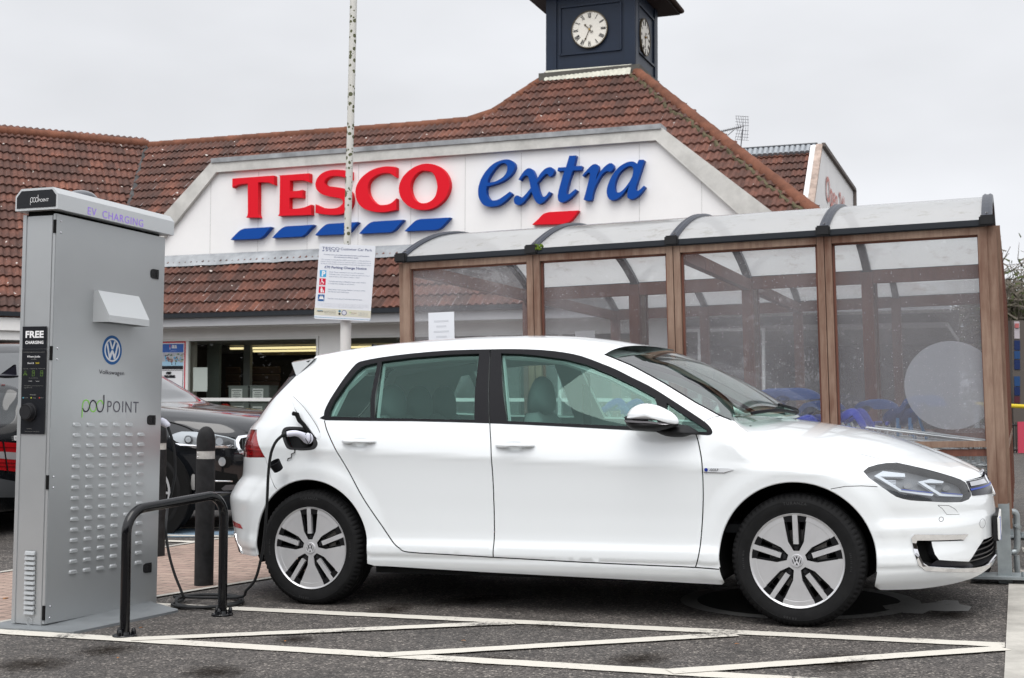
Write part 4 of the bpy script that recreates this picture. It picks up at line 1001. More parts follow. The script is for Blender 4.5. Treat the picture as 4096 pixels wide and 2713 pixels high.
# concrete footway on the right, crossing stripes beyond
cA, cB = gnd(4035, 2342), gnd(4017, 2713); cd_ = (cB-cA); cd_.z = 0; cd_.normalize()
pq = [cA-cd_*.05, cB+cd_*3, cB+cd_*3+V((4, -1.5, 0)), cA+V((4.2, 1, 0))]
sheet('pavement', pq, .006, CONC, sub=.6)
for k in range(9):
    p = gnd(4055, 2300)+V((1.05, 2.35, 0))*(k*.52)*.9; dd = V((.92, -.38, 0)); ff = V((.35, .94, 0))
    sheet('crossing_stripe', [p, p+dd*1.6, p+dd*1.6+ff*.30, p+ff*.30], .006, roadpaint('crossing_paint%d' % k, (.55, .50, .44), .9) if k == 0 else MATS['crossing_paint0'], sub=.8)
# blue and white hatching beyond the paving
bz = [gnd(560, 2118), gnd(1010, 2112), gnd(1010, 2148), gnd(560, 2152)]; sheet('road_marking', bz, .004, BLUEP)
line((560, 2118), (1010, 2112), .11, .008); line((600, 2144), (1010, 2150), .10, .008); line((560, 2163), (800, 2172), .10, .008)

# ------------------------------------------------------------------ supermarket
YAW = radians(21.0155)
U = V((cos(YAW), -sin(YAW), 0)); NB_ = V((-sin(YAW), -cos(YAW), 0)); W_ = -NB_
PA = at(1000, 1300, 27.0)
def fp(off): return (PA+NB_*off, NB_)       # plane parallel to the shop front
EAVE = on(1000, 1246, fp(.62)); s45 = sqrt(.5)
MP = (EAVE, (NB_*s45+Z*s45).normalized())
SIGN_OFF = (on(1100, 1030, MP)-PA).dot(NB_)
WHITEWALL = mat('white_wall_panel', (.76, .75, .73), .5, var=(1.1, .06)); WHITEFR = mat('white_window_frame', (.66, .66, .64), .45)
SIGNW = mat('sign_panel_white', (.80, .79, .78), .45, var=(.7, .05)); CAPM = mat('sign_cap_offwhite', (.55, .54, .51), .55, var=(2.2, .25)); LEAD = mat('lead_flashing', (.30, .31, .32), .5, metal=.2, var=(3, .4))
FASCIA = mat('grey_fascia', (.42, .42, .43), .5, var=(1.5, .06)); GUTTER = mat('black_gutter', (.02, .023, .028), .45)
def tilemat():
    m, N, L, mk = nodes('clay_roof_tiles'); b = N['Principled BSDF']; t = mk('ShaderNodeTexCoord')
    at_ = mk('ShaderNodeAttribute', attribute_name='tile_id'); 
    n1 = mk('ShaderNodeTexNoise', i={'Scale': 1.2, 'Detail': 5, 'Roughness': .65}); L.new(t.outputs['Object'], n1.inputs['Vector'])
    cr = mk('ShaderNodeValToRGB'); e = cr.color_ramp.elements; e[0].position = .0; e[0].color = (.055, .032, .026, 1); e[1].position = 1; e[1].color = (.23, .088, .055, 1)
    k = e.new(.45); k.color = (.092, .041, .030, 1); k = e.new(.75); k.color = (.148, .060, .041, 1)
    a = mk('ShaderNodeMath', operation='MULTIPLY', i={1: .45}); L.new(at_.outputs['Fac'], a.inputs[0])
    r0 = mk('ShaderNodeMapRange', i={'From Min': .3, 'From Max': .7, 'To Min': .05, 'To Max': .62}); L.new(n1.outputs['Fac'], r0.inputs['Value'])
    s = mk('ShaderNodeMath', operation='ADD'); L.new(a.outputs[0], s.inputs[0]); L.new(r0.outputs[0], s.inputs[1]); L.new(s.outputs[0], cr.inputs[0])
    # fine dirt
    n2 = mk('ShaderNodeTexNoise', i={'Scale': 14, 'Detail': 8, 'Roughness': .75}); L.new(t.outputs['Object'], n2.inputs['Vector'])
    r2 = mk('ShaderNodeMapRange', i={'From Min': .3, 'From Max': .65, 'To Min': .55, 'To Max': 1.15}); L.new(n2.outputs['Fac'], r2.inputs['Value'])
    sc = mk('ShaderNodeVectorMath', operation='SCALE'); L.new(cr.outputs[0], sc.inputs[0]); L.new(r2.outputs[0], sc.inputs['Scale'])
    # white lichen spots
    vo = mk('ShaderNodeTexVoronoi', i={'Scale': 4.6, 'Randomness': 1}); L.new(t.outputs['Object'], vo.inputs['Vector'])
    nz = mk('ShaderNodeTexNoise', i={'Scale': 22, 'Detail': 4}); L.new(t.outputs['Object'], nz.inputs['Vector'])
    dd = mk('ShaderNodeMath', operation='MULTIPLY_ADD', i={1: .16, 2: -.08}); L.new(nz.outputs['Fac'], dd.inputs[0])
    ds = mk('ShaderNodeMath', operation='ADD'); L.new(vo.outputs['Distance'], ds.inputs[0]); L.new(dd.outputs[0], ds.inputs[1])
    sx = mk('ShaderNodeSeparateXYZ'); L.new(vo.outputs['Color'], sx.inputs[0])
    rad = mk('ShaderNodeMapRange', i={'From Min': .40, 'From Max': 1, 'To Min': 0, 'To Max': .15}); L.new(sx.outputs[0], rad.inputs['Value'])
    la = mk('ShaderNodeAttribute', attribute_name='lichen'); rl = mk('ShaderNodeMath', operation='MULTIPLY'); L.new(rad.outputs[0], rl.inputs[0]); L.new(la.outputs['Fac'], rl.inputs[1])
    lt = mk('ShaderNodeMath', operation='LESS_THAN'); L.new(ds.outputs[0], lt.inputs[0]); L.new(rl.outputs[0], lt.inputs[1])
    mx = mk('ShaderNodeMix', data_type='RGBA', i={7: (.52, .47, .43, 1)}); L.new(lt.outputs[0], mx.inputs[0]); L.new(sc.outputs[0], mx.inputs[6])
    # moss
    n3 = mk('ShaderNodeTexNoise', i={'Scale': 3.1, 'Detail': 6, 'Roughness': .8}); L.new(t.outputs['Object'], n3.inputs['Vector'])
    r3 = mk('ShaderNodeMapRange', i={'From Min': .66, 'From Max': .72, 'To Min': 0, 'To Max': .8}); L.new(n3.outputs['Fac'], r3.inputs['Value'])
    m3 = mk('ShaderNodeMix', data_type='RGBA', i={7: (.06, .055, .018, 1)}); L.new(r3.outputs[0], m3.inputs[0]); L.new(mx.outputs[2], m3.inputs[6])
    L.new(m3.outputs[2], b.inputs['Base Color']); b.inputs['Roughness'].default_value = .85
    bp = mk('ShaderNodeBump', i={'Strength': .5, 'Distance': .01}); L.new(n2.outputs['Fac'], bp.inputs['Height']); L.new(bp.outputs[0], b.inputs['Normal'])
    return m
TILE = tilemat()
def tiled_roof(name, o, ax, up, poly, parent, lich=1.0, gauge=.335, roll=.152):
    """interlocking tiles: o origin, ax along the eave, up the slope; poly in (a,b) metres"""
    nrm = ax.cross(up); nrm = nrm if nrm.z > 0 else -nrm
    a0 = min(p[0] for p in poly); a1 = max(p[0] for p in poly); b0 = min(p[1] for p in poly); b1 = max(p[1] for p in poly)
    rr = random.Random(5); vs = []; fs = []; tid = []; lic = []
    prof = [(0, .012), (.18, .030), (.36, .042), (.52, .036), (.70, .010), (.86, .0)]
    nb = int((b1-b0)/gauge)+2
    def span(b):
        xs_ = []
        for i in range(len(poly)):
            p, q = poly[i], poly[(i+1) % len(poly)]
            if (p[1] > b) != (q[1] > b): xs_.append(p[0]+(b-p[1])/(q[1]-p[1])*(q[0]-p[0]))
        xs_.sort(); return [(xs_[i], xs_[i+1]) for i in range(0, len(xs_)-1, 2)]
    for j in range(nb):
        lo = b0+j*gauge; hi = lo+gauge*1.04
        for (l, r) in span(min(max(lo+gauge*.5, b0+1e-3), b1-1e-3)):
            k0 = int(math.floor(l/roll)); k1 = int(math.ceil(r/roll))
            for k in range(k0, k1):
                tv = rr.random() if k % 2 == 0 or 'tv' not in dir() else tv
                jit = rr.uniform(-.004, .004)
                base = len(vs); c = 0
                for (t, h) in prof+[(1.0, .012)]:
                    a = (k+t)*roll
                    if a < l-.10 or a > r+.10: continue
                    for (bb, hh) in ((lo, -.006), (lo, .060+jit), (lo+gauge*.5, .038+jit*.5), (min(hi, b1), .012)):
                        vs.append(o+ax*a+up*bb+nrm*(h*(1 if hh > 0 else 1)+hh))
                    c += 1
                for i in range(c-1):
                    q = base+i*4
                    for m_ in range(3): fs.append((q+m_, q+4+m_, q+5+m_, q+1+m_)); tid.append(tv); lic.append(lich)
    me = bpy.data.meshes.new(name); me.from_pydata([tuple(v) for v in vs], [], fs); me.materials.append(TILE)
    at1 = me.attributes.new('tile_id', 'FLOAT', 'FACE'); at1.data.foreach_set('value', tid)
    at2 = me.attributes.new('lichen', 'FLOAT', 'FACE'); at2.data.foreach_set('value', lic); me.update()
    return link(bpy.data.objects.new(name, me), parent)
shop = empty('supermarket_building', PA+V((0, 0, -1.2)))
tag(shop, 'long single-storey supermarket with brown tiled roof, grey fascia and white framed windows', 'building')
upM = (Z*s45-NB_*s45).normalized()
def mc(x, y):
    p = on(x*1.7297, y*1.7297, MP)-EAVE; return (p.dot(U), p.dot(upM))
# main roof slope up to the ridge and the foot of the tower
RID0 = mc(340, 338); RID1 = mc(1085, 280); TL = mc(1255, 185); TR = mc(1472, 168); HR = mc(1900, 500)
vb = mc(303, 470); kk = (0-RID0[1])/(vb[1]-RID0[1]); VB = (RID0[0]+(vb[0]-RID0[0])*kk, -.06)
kk = (0-TR[1])/(HR[1]-TR[1]); HB = (TR[0]+(HR[0]-TR[0])*kk, -.06)
sp_ = cat2([(RID0[0], RID0[1]), (RID1[0]-1.2, RID1[1]-.02), (RID1[0], RID1[1]), (RID1[0]+.55, RID1[1]+.30), TL], 3)
main_poly = [VB]+sp_+[TR, HB]
tiled_roof('roof', EAVE, U, upM, main_poly, shop, .9)
def mpt(a, b, h=0): return EAVE+U*a+upM*b+MP[1]*h
# left wing
R1 = mpt(*RID0); U2 = V((.894, .447, 0)).normalized(); N2 = V((.447, -.894, 0)).normalized(); up2 = (Z*s45-N2*s45).normalized(); LP = (R1, (N2*s45+Z*s45).normalized())
def lc(x, y):
    p = on(x*1.7297, y*1.7297, LP)-R1; return (p.dot(U2), p.dot(up2))
eb = lc(20, 737)[1]; vbl = lc(303, 470); kk = (eb)/(vbl[1])
tiled_roof('roof', R1, U2, up2, [(-14, eb), (-14, 0), (0, 0), (vbl[0]*kk, eb)], shop, 1.0)
def lpt(a, b, h=0): return R1+U2*a+up2*b+LP[1]*h
RIDGE = mat('ridge_tile', (.165, .068, .042), .85, var=(2.5, .45), bump=(60, .4, .01))
def ridge_run(pts, r=.13, name='ridge_tiles', sag=0):
    mb = MB(); P = [V(p) for p in pts]
    for a, b in zip(P, P[1:]):
        n = max(1, round((b-a).length/.42)); d = (b-a)/n
        for i in range(n):
            mb.cyl(a+d*i, a+d*(i+1.06), r, r*.90, n=12)
    return mb.build(name, RIDGE, shop, smooth=True)
ridge_run([lpt(-14, 0, .045), lpt(0, 0, .045)]); ridge_run([mpt(*p, -.02) for p in sp_[0::3]]+[mpt(*TL, .03)])
ridge_run([mpt(*TR, .0), mpt(*HB, .0)], .135, 'hip_tiles')
MORTAR = mat('hip_mortar', (.10, .085, .05), .95, var=(9, .6), bump=(40, .8, .02))
mb = MB(); dirH = (mpt(*HB)-mpt(*TR)).normalized(); sideH = dirH.cross(MP[1]).normalized()
sideH = sideH if sideH.x < 0 else -sideH
rr = random.Random(3); n = 90
pa = [mpt(TR[0]+(HB[0]-TR[0])*i/n, TR[1]+(HB[1]-TR[1])*i/n, .03)+sideH*(.17+rr.uniform(-.03, .05)+(.06 if 14 < i < 22 else 0)) for i in range(n+1)]
mb.tube(pa, .055, 6); mb.build('hip_mortar', MORTAR, shop)
mb = MB(); va, vb_ = mpt(*RID0, .02), mpt(*VB, .02); mb.tube([va, vb_], .07, 5); mb.build('valley_gutter', mat('valley_lead', (.09, .09, .09), .6, var=(6, .6)), shop)
# right-hand hip slope (faces away to the right)
hb3 = mpt(*HB); tr3 = mpt(*TR); mb = MB(); mb.add([tr3, hb3, hb3+W_*12, tr3+W_*4], [(0, 1, 2, 3)]); mb.build('roof', TILE, shop)
# eaves: gutter, fascia, wall band
def band(name, y0, y1, off, x0, x1, m, thick=.12, parent=None):
    """board parallel to the shop front between two picture rows measured at x=1000"""
    z0 = on(1000, y0, fp(off)).z; z1 = on(1000, y1, fp(off)).z; a0 = (on(x0, 1300, fp(off))-PA).dot(U); a1 = (on(x1, 1300, fp(off))-PA).dot(U)
    mb = MB(); c = PA+NB_*(off-thick/2)+U*(a0+a1)/2; mb.box((0, 0, 0), (a1-a0, thick, z0-z1), frame((c.x, c.y, (z0+z1)/2), U, W_, Z))
    return mb.build(name, m, parent or shop)
band('gutter', 1246, 1264, .70, 200, 3800, GUTTER, .14)
band('fascia', 1262, 1301, .60, 200, 3800, FASCIA, .05)
band('soffit', 1296, 1303, .55, 200, 3800, WHITEWALL, .60)
band('wall_head', 1299, 1350, .02, 200, 2640, WHITEWALL, .1)
zt = on(1000, 1350, fp(.0)).z; zb = -.25
def wbox(name, x0, x1, z0, z1, off, th, m, parent=None, yref=1400):
    a0 = (on(x0, yref, fp(off))-PA).dot(U); a1 = (on(x1, yref, fp(off))-PA).dot(U); c = PA+NB_*(off-th/2)+U*(a0+a1)/2
    mb = MB(); mb.box((0, 0, 0), (a1-a0, th, z1-z0), frame((c.x, c.y, (z0+z1)/2), U, W_, Z)); return mb.build(name, m, parent or shop)
zr0, zr1 = on(1000, 1605, fp(.03)).z, on(1000, 1592, fp(.03)).z
wbox('wall_pier', 1276, 1388, zb, zt, .01, .12, WHITEWALL); wbox('wall_pier', 2583, 2684, zb, zt+.25, .01, .2, WHITEWALL); wbox('wall_pier', 200, 640, zb, zt, .01, .12, WHITEWALL)
SHOPGL = glassmat('shop_glass', (.80, .84, .80), ior=1.42)
def shopwin(x0, x1, mull, rail=True):
    w = empty('window', on((x0+x1)/2, 1600, fp(0))); w.parent = shop; w.matrix_parent_inverse = Matrix.Translation(PA+V((0, 0, -1.2))).inverted()
    a0 = (on(x0, 1400, fp(0))-PA).dot(U); a1 = (on(x1, 1400, fp(0))-PA).dot(U); mb = MB()
    def bx(u0, u1, z0, z1, th=.09, off=.035): c = PA+NB_*(off-th/2)+U*(u0+u1)/2; mb.box((0, 0, 0), (u1-u0, th, z1-z0), frame((c.x, c.y, (z0+z1)/2), U, W_, Z))
    bx(a0, a1, zt-.055, zt-.002, .10, .04); bx(a0, a0+.05, zb, zt-.055); bx(a1-.05, a1, zb, zt-.055)
    for mx_ in mull: u = (on(mx_, 1500, fp(0))-PA).dot(U); bx(u-.033, u+.033, zb, zt-.055, .088, .033)
    if rail: bx(a0+.05, a1-.05, zr0, zr1, .086, .030)
    mb.build('frame', WHITEFR, w)
    mb = MB(); q = [PA+U*(a0+.02)+Z*0, PA+U*(a1-.02)]; mb.add([V((q[0].x, q[0].y, zb)), V((q[1].x, q[1].y, zb)), V((q[1].x, q[1].y, zt-.02)), V((q[0].x, q[0].y, zt-.02))], [(0, 1, 2, 3)]); mb.build('pane', SHOPGL, w)
    return w
win1 = shopwin(640, 1276, [750]); win2 = shopwin(1388, 2583, [1957, 2240], True); win3 = shopwin(2684, 3060, [2800])
# interior behind the glass
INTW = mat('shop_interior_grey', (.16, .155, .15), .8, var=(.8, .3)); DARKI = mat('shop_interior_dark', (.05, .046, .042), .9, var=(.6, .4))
mb = MB()
ur_ = (on(3790, 1300, fp(0))-PA).dot(U); uw_ = ur_+12
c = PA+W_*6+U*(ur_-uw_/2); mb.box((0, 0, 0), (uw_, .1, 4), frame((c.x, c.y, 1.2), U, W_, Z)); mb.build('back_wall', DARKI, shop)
zcl = on(1100, 1362, (PA+W_*.3, NB_)).z; c = PA+W_*3.1+U*(ur_-uw_/2); mb = MB(); mb.box((0, 0, 0), (uw_, 6, .1), frame((c.x, c.y, zcl+.05), U, W_, Z)); mb.build('ceiling', mat('shop_ceiling', (.30, .29, .28), .9), shop)
LAMPW = mat('ceiling_tube_light', (1, .9, .6), .5, emit=(1, .82, .45), es=1.1)
for k, (x, dpt, l) in enumerate(((1120, 2.2, 2.6), (1190, 3.6, 2.4), (1500, 2.4, 2.2), (2350, 2.6, 2.5), (2500, 4.0, 2.2))):
    c = on(x, 1380, (PA+W_*dpt, NB_)); mb = MB(); mb.box((0, 0, 0), (l, .12, .045), frame((c.x, c.y, zcl-.06), U, W_, Z)); mb.build('ceiling_light', LAMPW, shop)
mb = MB(); a_, b_ = on(1035, 1422, (PA+W_*4.6, NB_)), on(1300, 1396, (PA+W_*4.6, NB_)); c = (a_+b_)/2; mb.box((0, 0, 0), ((b_-a_).dot(U), .1, b_.z-a_.z), frame(c, U, W_, Z)); mb.build('bulkhead', mat('warm_bulkhead', (.50, .38, .22), .8), shop)
SHELF = mat('dark_louvre_shutter', (.10, .065, .05), .7)
for x0, x1 in ((905, 960), (1010, 1120)):
    c0_ = on(x0, 1500, (PA+W_*2.4, NB_)); c1_ = on(x1, 1500, (PA+W_*2.4, NB_)); mb = MB()
    for k in range(9):
        c = (c0_+c1_)/2; mb.box((0, 0, 0), ((c1_-c0_).length, .05, .14), frame((c.x, c.y, .55+.17*k), U, (W_+Z*.3).normalized(), (Z-W_*.3).normalized()))
    mb.build('louvre_screen', SHELF, shop)
for x0, x1, dpt, m_ in ((757, 782, .25, mat('cream_column', (.45, .42, .38), .7)), (832, 880, 1.2, mat('grey_green_column', (.22, .25, .23), .7)), (978, 1004, 2.0, mat('pale_grey_column', (.30, .31, .31), .7)), (1440, 1500, 2.6, MATS['pale_grey_column']), (2000, 2080, 2.0, MATS['pale_grey_column'])):
    c0_ = on(x0, 1500, (PA+W_*dpt, NB_)); c1_ = on(x1, 1500, (PA+W_*dpt, NB_)); c = (c0_+c1_)/2; mb = MB(); mb.box((0, 0, 0), ((c1_-c0_).length, .1, 3), frame((c.x, c.y, 1.2), U, W_, Z)); mb.build('interior_column', m_, shop)
# collection crates stacked inside the window (each a thing)
CRG = mat('grey_crate', (.17, .185, .18), .6); PAPER = mat('paper_white', (.70, .70, .71), .7)
INK = mat('ink_grey', (.12, .12, .13), .7); INKD = mat('ink_black', (.015, .015, .018), .6)
crate_lbls = ['grey storage crate with paper notice inside shop window, top left of the stack', 'grey storage crate with paper notice inside shop window, top row beside the car roof', 'grey storage crate with paper notice inside shop window, lower left by red bag', 'grey storage crate with paper notice inside shop window, lower row at right']
for k, (x0, x1, y0, y1) in enumerate(((913, 992, 1543, 1610), (998, 1076, 1542, 1610), (921, 996, 1612, 1680), (1000, 1070, 1614, 1680))):
    pl = (PA+W_*.45, NB_); a, b = on(x0, y1, pl), on(x1, y0, pl); t = empty('storage_crate', V(((a.x+b.x)/2, (a.y+b.y)/2, a.z)))
    tag(t, crate_lbls[k], 'crate', 'grey crates stacked in the shop window')
    w_ = (b-a).dot(U); h_ = b.z-a.z; c = (a+b)/2+W_*.18; mb = MB(); F_ = frame(c, U, W_, Z)
    mb.box((0, 0, 0), (w_, .36, h_), F_, bev=.01); mb.box((0, 0, h_/2-.012), (w_+.02, .38, .022), F_); mb.build('crate_body', CRG, t)
    mb = MB(); mb.box((-.03, -.185, -.05*h_), (w_*.55, .004, h_*.72), F_); nt_ = mb.build('notice', PAPER, t)
    mb = MB(); mb.box((-.03, -.1885, h_*.20), (w_*.48, .002, h_*.05), F_)
    for i, wd_ in enumerate((.3, .42, .38, .2)): mb.box((-.03, -.1885, h_*(.07-.10*i)), (w_*wd_, .002, h_*.035), F_)
    mb.build('print', INK, nt_)
# red carrier bag
rb = MB(); c = on(898, 1632, (PA+W_*.4, NB_)); rb.sphere((0, 0, 0), .17, 18, 10, frame(c+Z*-.03, U, W_, Z), sc=(1.0, .6, .62))
rb.v = [v+V((rr.uniform(-.015, .015), rr.uniform(-.01, .01), rr.uniform(-.02, .02))) for v in rb.v]
tag(rb.build('carrier_bag', mat('red_bag', (.42, .02, .015), .4, var=(12, .5))), 'crumpled red carrier bag left of the lower crates in the shop window', 'bag')
# blank notice taped to the glass
pl = fp(-.015); q = [on(*p, pl) for p in crop(640, 1340, 4.6125, [(612, 600), (875, 600), (876, 990), (866, 1045), (602, 1040), (612, 985)])]
mb = MB(); mb.add(q, [list(range(6))[::-1]]); tag(mb.build('paper_notice', PAPER), 'blank white paper notice taped inside the shop window glass', 'notice')
# charity posters in the left bay
RED = mat('poster_red', (.55, .03, .05), .5)
po = empty('charity_poster', on(690, 1600, fp(.01))); tag(po, 'tall red-edged board with charity poster and THIS? advert in left window bay', 'poster')
def ppoly(mbx, pts, off, mi=0): mbx.add([on(*p, fp(off)) for p in crop(640, 1340, 4.6125, pts)], [list(range(len(pts)))], mi=mi)
mb = MB(); ppoly(mb, [(-200, 130), (482, 118), (462, 1165), (-200, 1170)], .012); mb.build('board', RED, po)
mb = MB(); ppoly(mb, [(-190, 155), (450, 145), (440, 1130), (-190, 1130)], .016); mb.build('white_sheet', PAPER, po)
P_ = empty; 
mb = MB(); ppoly(mb, [(-150, 172), (436, 165), (432, 322), (-150, 325)], .020); b1 = mb.build('poster_blue', mat('poster_blue', (.05, .13, .42), .5), po)
mb = MB(); ppoly(mb, [(-150, 492), (430, 492), (428, 570), (-150, 575)], .020); mb.build('poster_sky', mat('poster_sky', (.33, .52, .66), .5), po)
mb = MB(); ppoly(mb, [(-150, 575), (428, 570), (426, 635), (-150, 635)], .0205); mb.build('poster_foot', INKD, po)
cols = [(.55, .5, .5), (.10, .09, .10), (.4, .35, .38), (.12, .18, .12), (.5, .52, .58), (.25, .12, .12), (.10, .35, .55), (.35, .38, .3)]
for i in range(8):
    mb = MB(); r5 = random.Random(i*7+1)
    for k in range(9):
        cx = 80+r5.random()*330; cy = 335+r5.random()*140; w_ = 14+r5.random()*34; h_ = 12+r5.random()*26
        ppoly(mb, [(cx, cy), (cx+w_, cy), (cx+w_, cy+h_), (cx, cy+h_)], .0212+.0003*i)
    mb.build('poster_photos', mat('poster_photo_%d' % i, cols[i], .6), po)
mb = MB(); ppoly(mb, [(-150, 330), (434, 325), (432, 490), (-150, 492)], .0205); mb.build('poster_photo_ground', mat('poster_mid', (.42, .42, .46), .6), po)
def ptext(mbx, s, x, y, h, off, sc=1.0, **k):
    p = on(*crop(640, 1340, 4.6125, [(x, y)])[0], fp(off)); p2 = on(*crop(640, 1340, 4.6125, [(x, y-h)])[0], fp(off)); sz = (p2-p).length*1.38
    text(mbx, s, frame(p, U*sc, Z, NB_), sz, **k)
mb = MB(); ptext(mb, 'HELP for', 262, 212, 24, .022, .8, bold=.004); ptext(mb, 'HEROES', 262, 245, 28, .022, .8, bold=.004); ptext(mb, 'ORDINARY PEOPLE', 245, 302, 14, .022, .8)
ppoly(mb, [(178, 225), (190, 225), (190, 270), (178, 270)], .022); mb.build('lettering', PAPER, po)
mb = MB(); ppoly(mb, [(176, 182), (190, 182), (190, 228), (176, 228)], .0222); mb.build('medal', RED, po)
mb = MB(); ptext(mb, 'at THIS?', 158, 722, 34, .020, .72, bold=.012, shear=.0); ptext(mb, 'YOUR CLIENTS.', 180, 785, 34, .020, .72, bold=.012); ppoly(mb, [(210, 505), (218, 505), (226, 555), (212, 555)], .022); ppoly(mb, [(282, 505), (290, 505), (292, 555), (280, 555)], .022)
fr_ = [(-150, 655), (425, 652), (412, 1118), (-150, 1118)]; 
for a, b in zip(fr_, fr_[1:]+fr_[:1]):
    pa_, pb_ = [on(*p, fp(.019)) for p in crop(640, 1340, 4.6125, [a, b])]; mb.tube([pa_, pb_], .006, 4)
mb.build('lettering', INKD, po)
mb = MB(); ppoly(mb, [(95, 860), (160, 840), (222, 900), (225, 940), (190, 1005), (100, 960), (75, 900)], .020); mb.build('printed_mug', mat('poster_orange', (.62, .30, .16), .5), po)
mb = MB(); ppoly(mb, [(150, 850), (180, 850), (210, 900), (195, 905), (160, 880)], .0205); mb.build('printed_mug_hole', INKD, po)

# --- sign dormer
SP = fp(SIGN_OFF)
def D2(*a): return [(x*1.7297, y*1.7297) for x, y in a]
so_ = [on(*p, SP) for p in D2((497, 374), (1530, 295), (1815, 512))]
zfl = on(1100, 1030, SP).z
flL = on(382*1.7297, 500*1.7297, SP); dl = (flL-so_[0]); kk = (zfl-.05-so_[0].z)/dl.z; BL = so_[0]+dl*kk
dr = so_[2]-so_[1]; kk = (zfl-.05-so_[1].z)/dr.z; BR = so_[1]+dr*kk
outl = [BL, so_[0], so_[1], BR]
sgn = empty('shop_sign', (BL+BR)/2); tag(sgn, 'big white gable sign board reading TESCO extra in red and blue letters', 'sign')
def S2(p): q = p-PA; return (q.dot(U), q.z)
SF = frame(V((PA.x, PA.y, 0))+NB_*SIGN_OFF, U, Z, NB_)
ol = [S2(V((p.x, p.y, p.z+0))) for p in outl]; ol = [(a, PA.z+b) for a, b in ol]
mb = MB(); mb.prism(ol, -6.5, 0, SF); mb.build('sign_panel', SIGNW, sgn)
def inset(poly, d):
    P = [V(p) for p in poly]; n = len(P); o = []
    for i in range(n):
        a, b, c = P[i-1], P[i], P[(i+1) % n]; t1 = (b-a).normalized(); t2 = (c-b).normalized(); n1 = V((t1.y, -t1.x)); n2 = V((t2.y, -t2.x)); m_ = (n1+n2).normalized(); o.append(b+m_*(d/max(.3, m_.dot(n1))))
    return [tuple(p) for p in o]
inn = inset(ol, .26)
caps = [ol[0], ol[1], ol[2], ol[3], (inn[3][0], ol[3][1]), inn[2], inn[1], (inn[0][0], ol[0][1])]
mb = MB(); mb.prism(caps, .002, .10, SF); mb.build('sign_cap', CAPM, sgn)
o3 = inset(ol, -.05); fl_ = [o3[1], o3[2], (ol[2][0]+.02, ol[2][1]-.05), (ol[1][0]-.02, ol[1][1]-.05)]
mb = MB(); mb.prism(fl_, -.3, .13, SF); mb.build('cap_flashing', LEAD, sgn)
mb = MB(); x = ol[0][0]+1.2
while x < ol[3][0]-1.0:
    ztop = ol[1][1]-.30
    if x < ol[1][0]: ztop = ol[0][1]+(x-ol[0][0])/(ol[1][0]-ol[0][0])*(ol[1][1]-ol[0][1])-.35
    if x > ol[2][0]: ztop = ol[3][1]+(ol[3][0]-x)/(ol[3][0]-ol[2][0])*(ol[2][1]-ol[3][1])-.35
    if ztop > ol[0][1]: mb.box((x, (ol[0][1]+ztop)/2, .002), (.006, ztop-ol[0][1], .004), SF)
    x += 1.22
mb.build('panel_joints', mat('joint_grey', (.42, .41, .40), .7), sgn)
mb = MB(); n = 60; row0 = []; row1 = []
for i in range(n+1):
    a = ol[0][0]-.3+(ol[3][0]-ol[0][0]+.6)*i/n; p_ = SF @ V((a, zfl, 0)); kz = (p_-EAVE).dot(MP[1]); p_ = p_-Z*(kz/MP[1].z); row0.append(p_+Z*.14+NB_*.015); row1.append(p_-upM*(.27+rr.uniform(-.02, .02))+MP[1]*.085)
mb.add(row0+row1, [(i, i+1, n+2+i, n+1+i) for i in range(n)]); mb.build('base_flashing', mat('lead_pale', (.33, .345, .36), .45, metal=.1, var=(2.5, .35)), sgn, smooth=True)
# letters
REDL = mat('sign_red', (.66, .008, .020), .5, spec=.12); BLUEL = mat('sign_blue', (.002, .058, .30), .5, spec=.15)
LO = SIGN_OFF+.135
LF = frame(V((PA.x, PA.y, 0))+NB_*SIGN_OFF, U, Z, NB_)
def lpl(pts, c): return [(lambda q: ((q-PA).dot(U), q.z))(on(*p, fp(LO))) for p in crop(*c, pts)]
def letter(name, pts, c, m, holes=(), k=3, smooth_=True, corners=None):
    P = lpl(pts, c); H = [cat2(lpl(h, c), 3, True) for h in holes]
    mb = MB(); plate(mb, P, H, .0, .135, LF); mb.build(name, m, sgn)
def sp(seq, k=4):
    """mixed outline: sub-lists are smooth runs, tuples are corners"""
    o = []
    for s in seq:
        if isinstance(s, list): o += cat2(s, k)
        else: o.append(s)
    return o
c1 = (900, 640, 4.554)
letter('letter_t', sp([(133, 340), (890, 284), (893, 455), [(880, 450), (800, 415), (700, 405), (605, 408)], (603, 435), [(600, 950), (604, 1000), (622, 1050)], [(385, 1050), (408, 1010), (415, 960)], (413, 430), [(380, 430), (280, 440), (190, 470), (132, 508)]]), c1, REDL)
letter('letter_e', sp([(975, 283), (1537, 244), (1537, 408), [(1520, 402), (1420, 370), (1300, 370), (1182, 378)], (1180, 572), [(1240, 570), (1330, 562), (1412, 545)], (1412, 690), [(1330, 685), (1250, 685), (1176, 690)], (1172, 893), [(1250, 890), (1330, 885), (1450, 862), (1570, 812)], (1570, 1000), (965, 1020), [(985, 990), (990, 940), (1000, 340), (975, 283)]]), c1, REDL)
c2 = (1350, 620, 4.554)
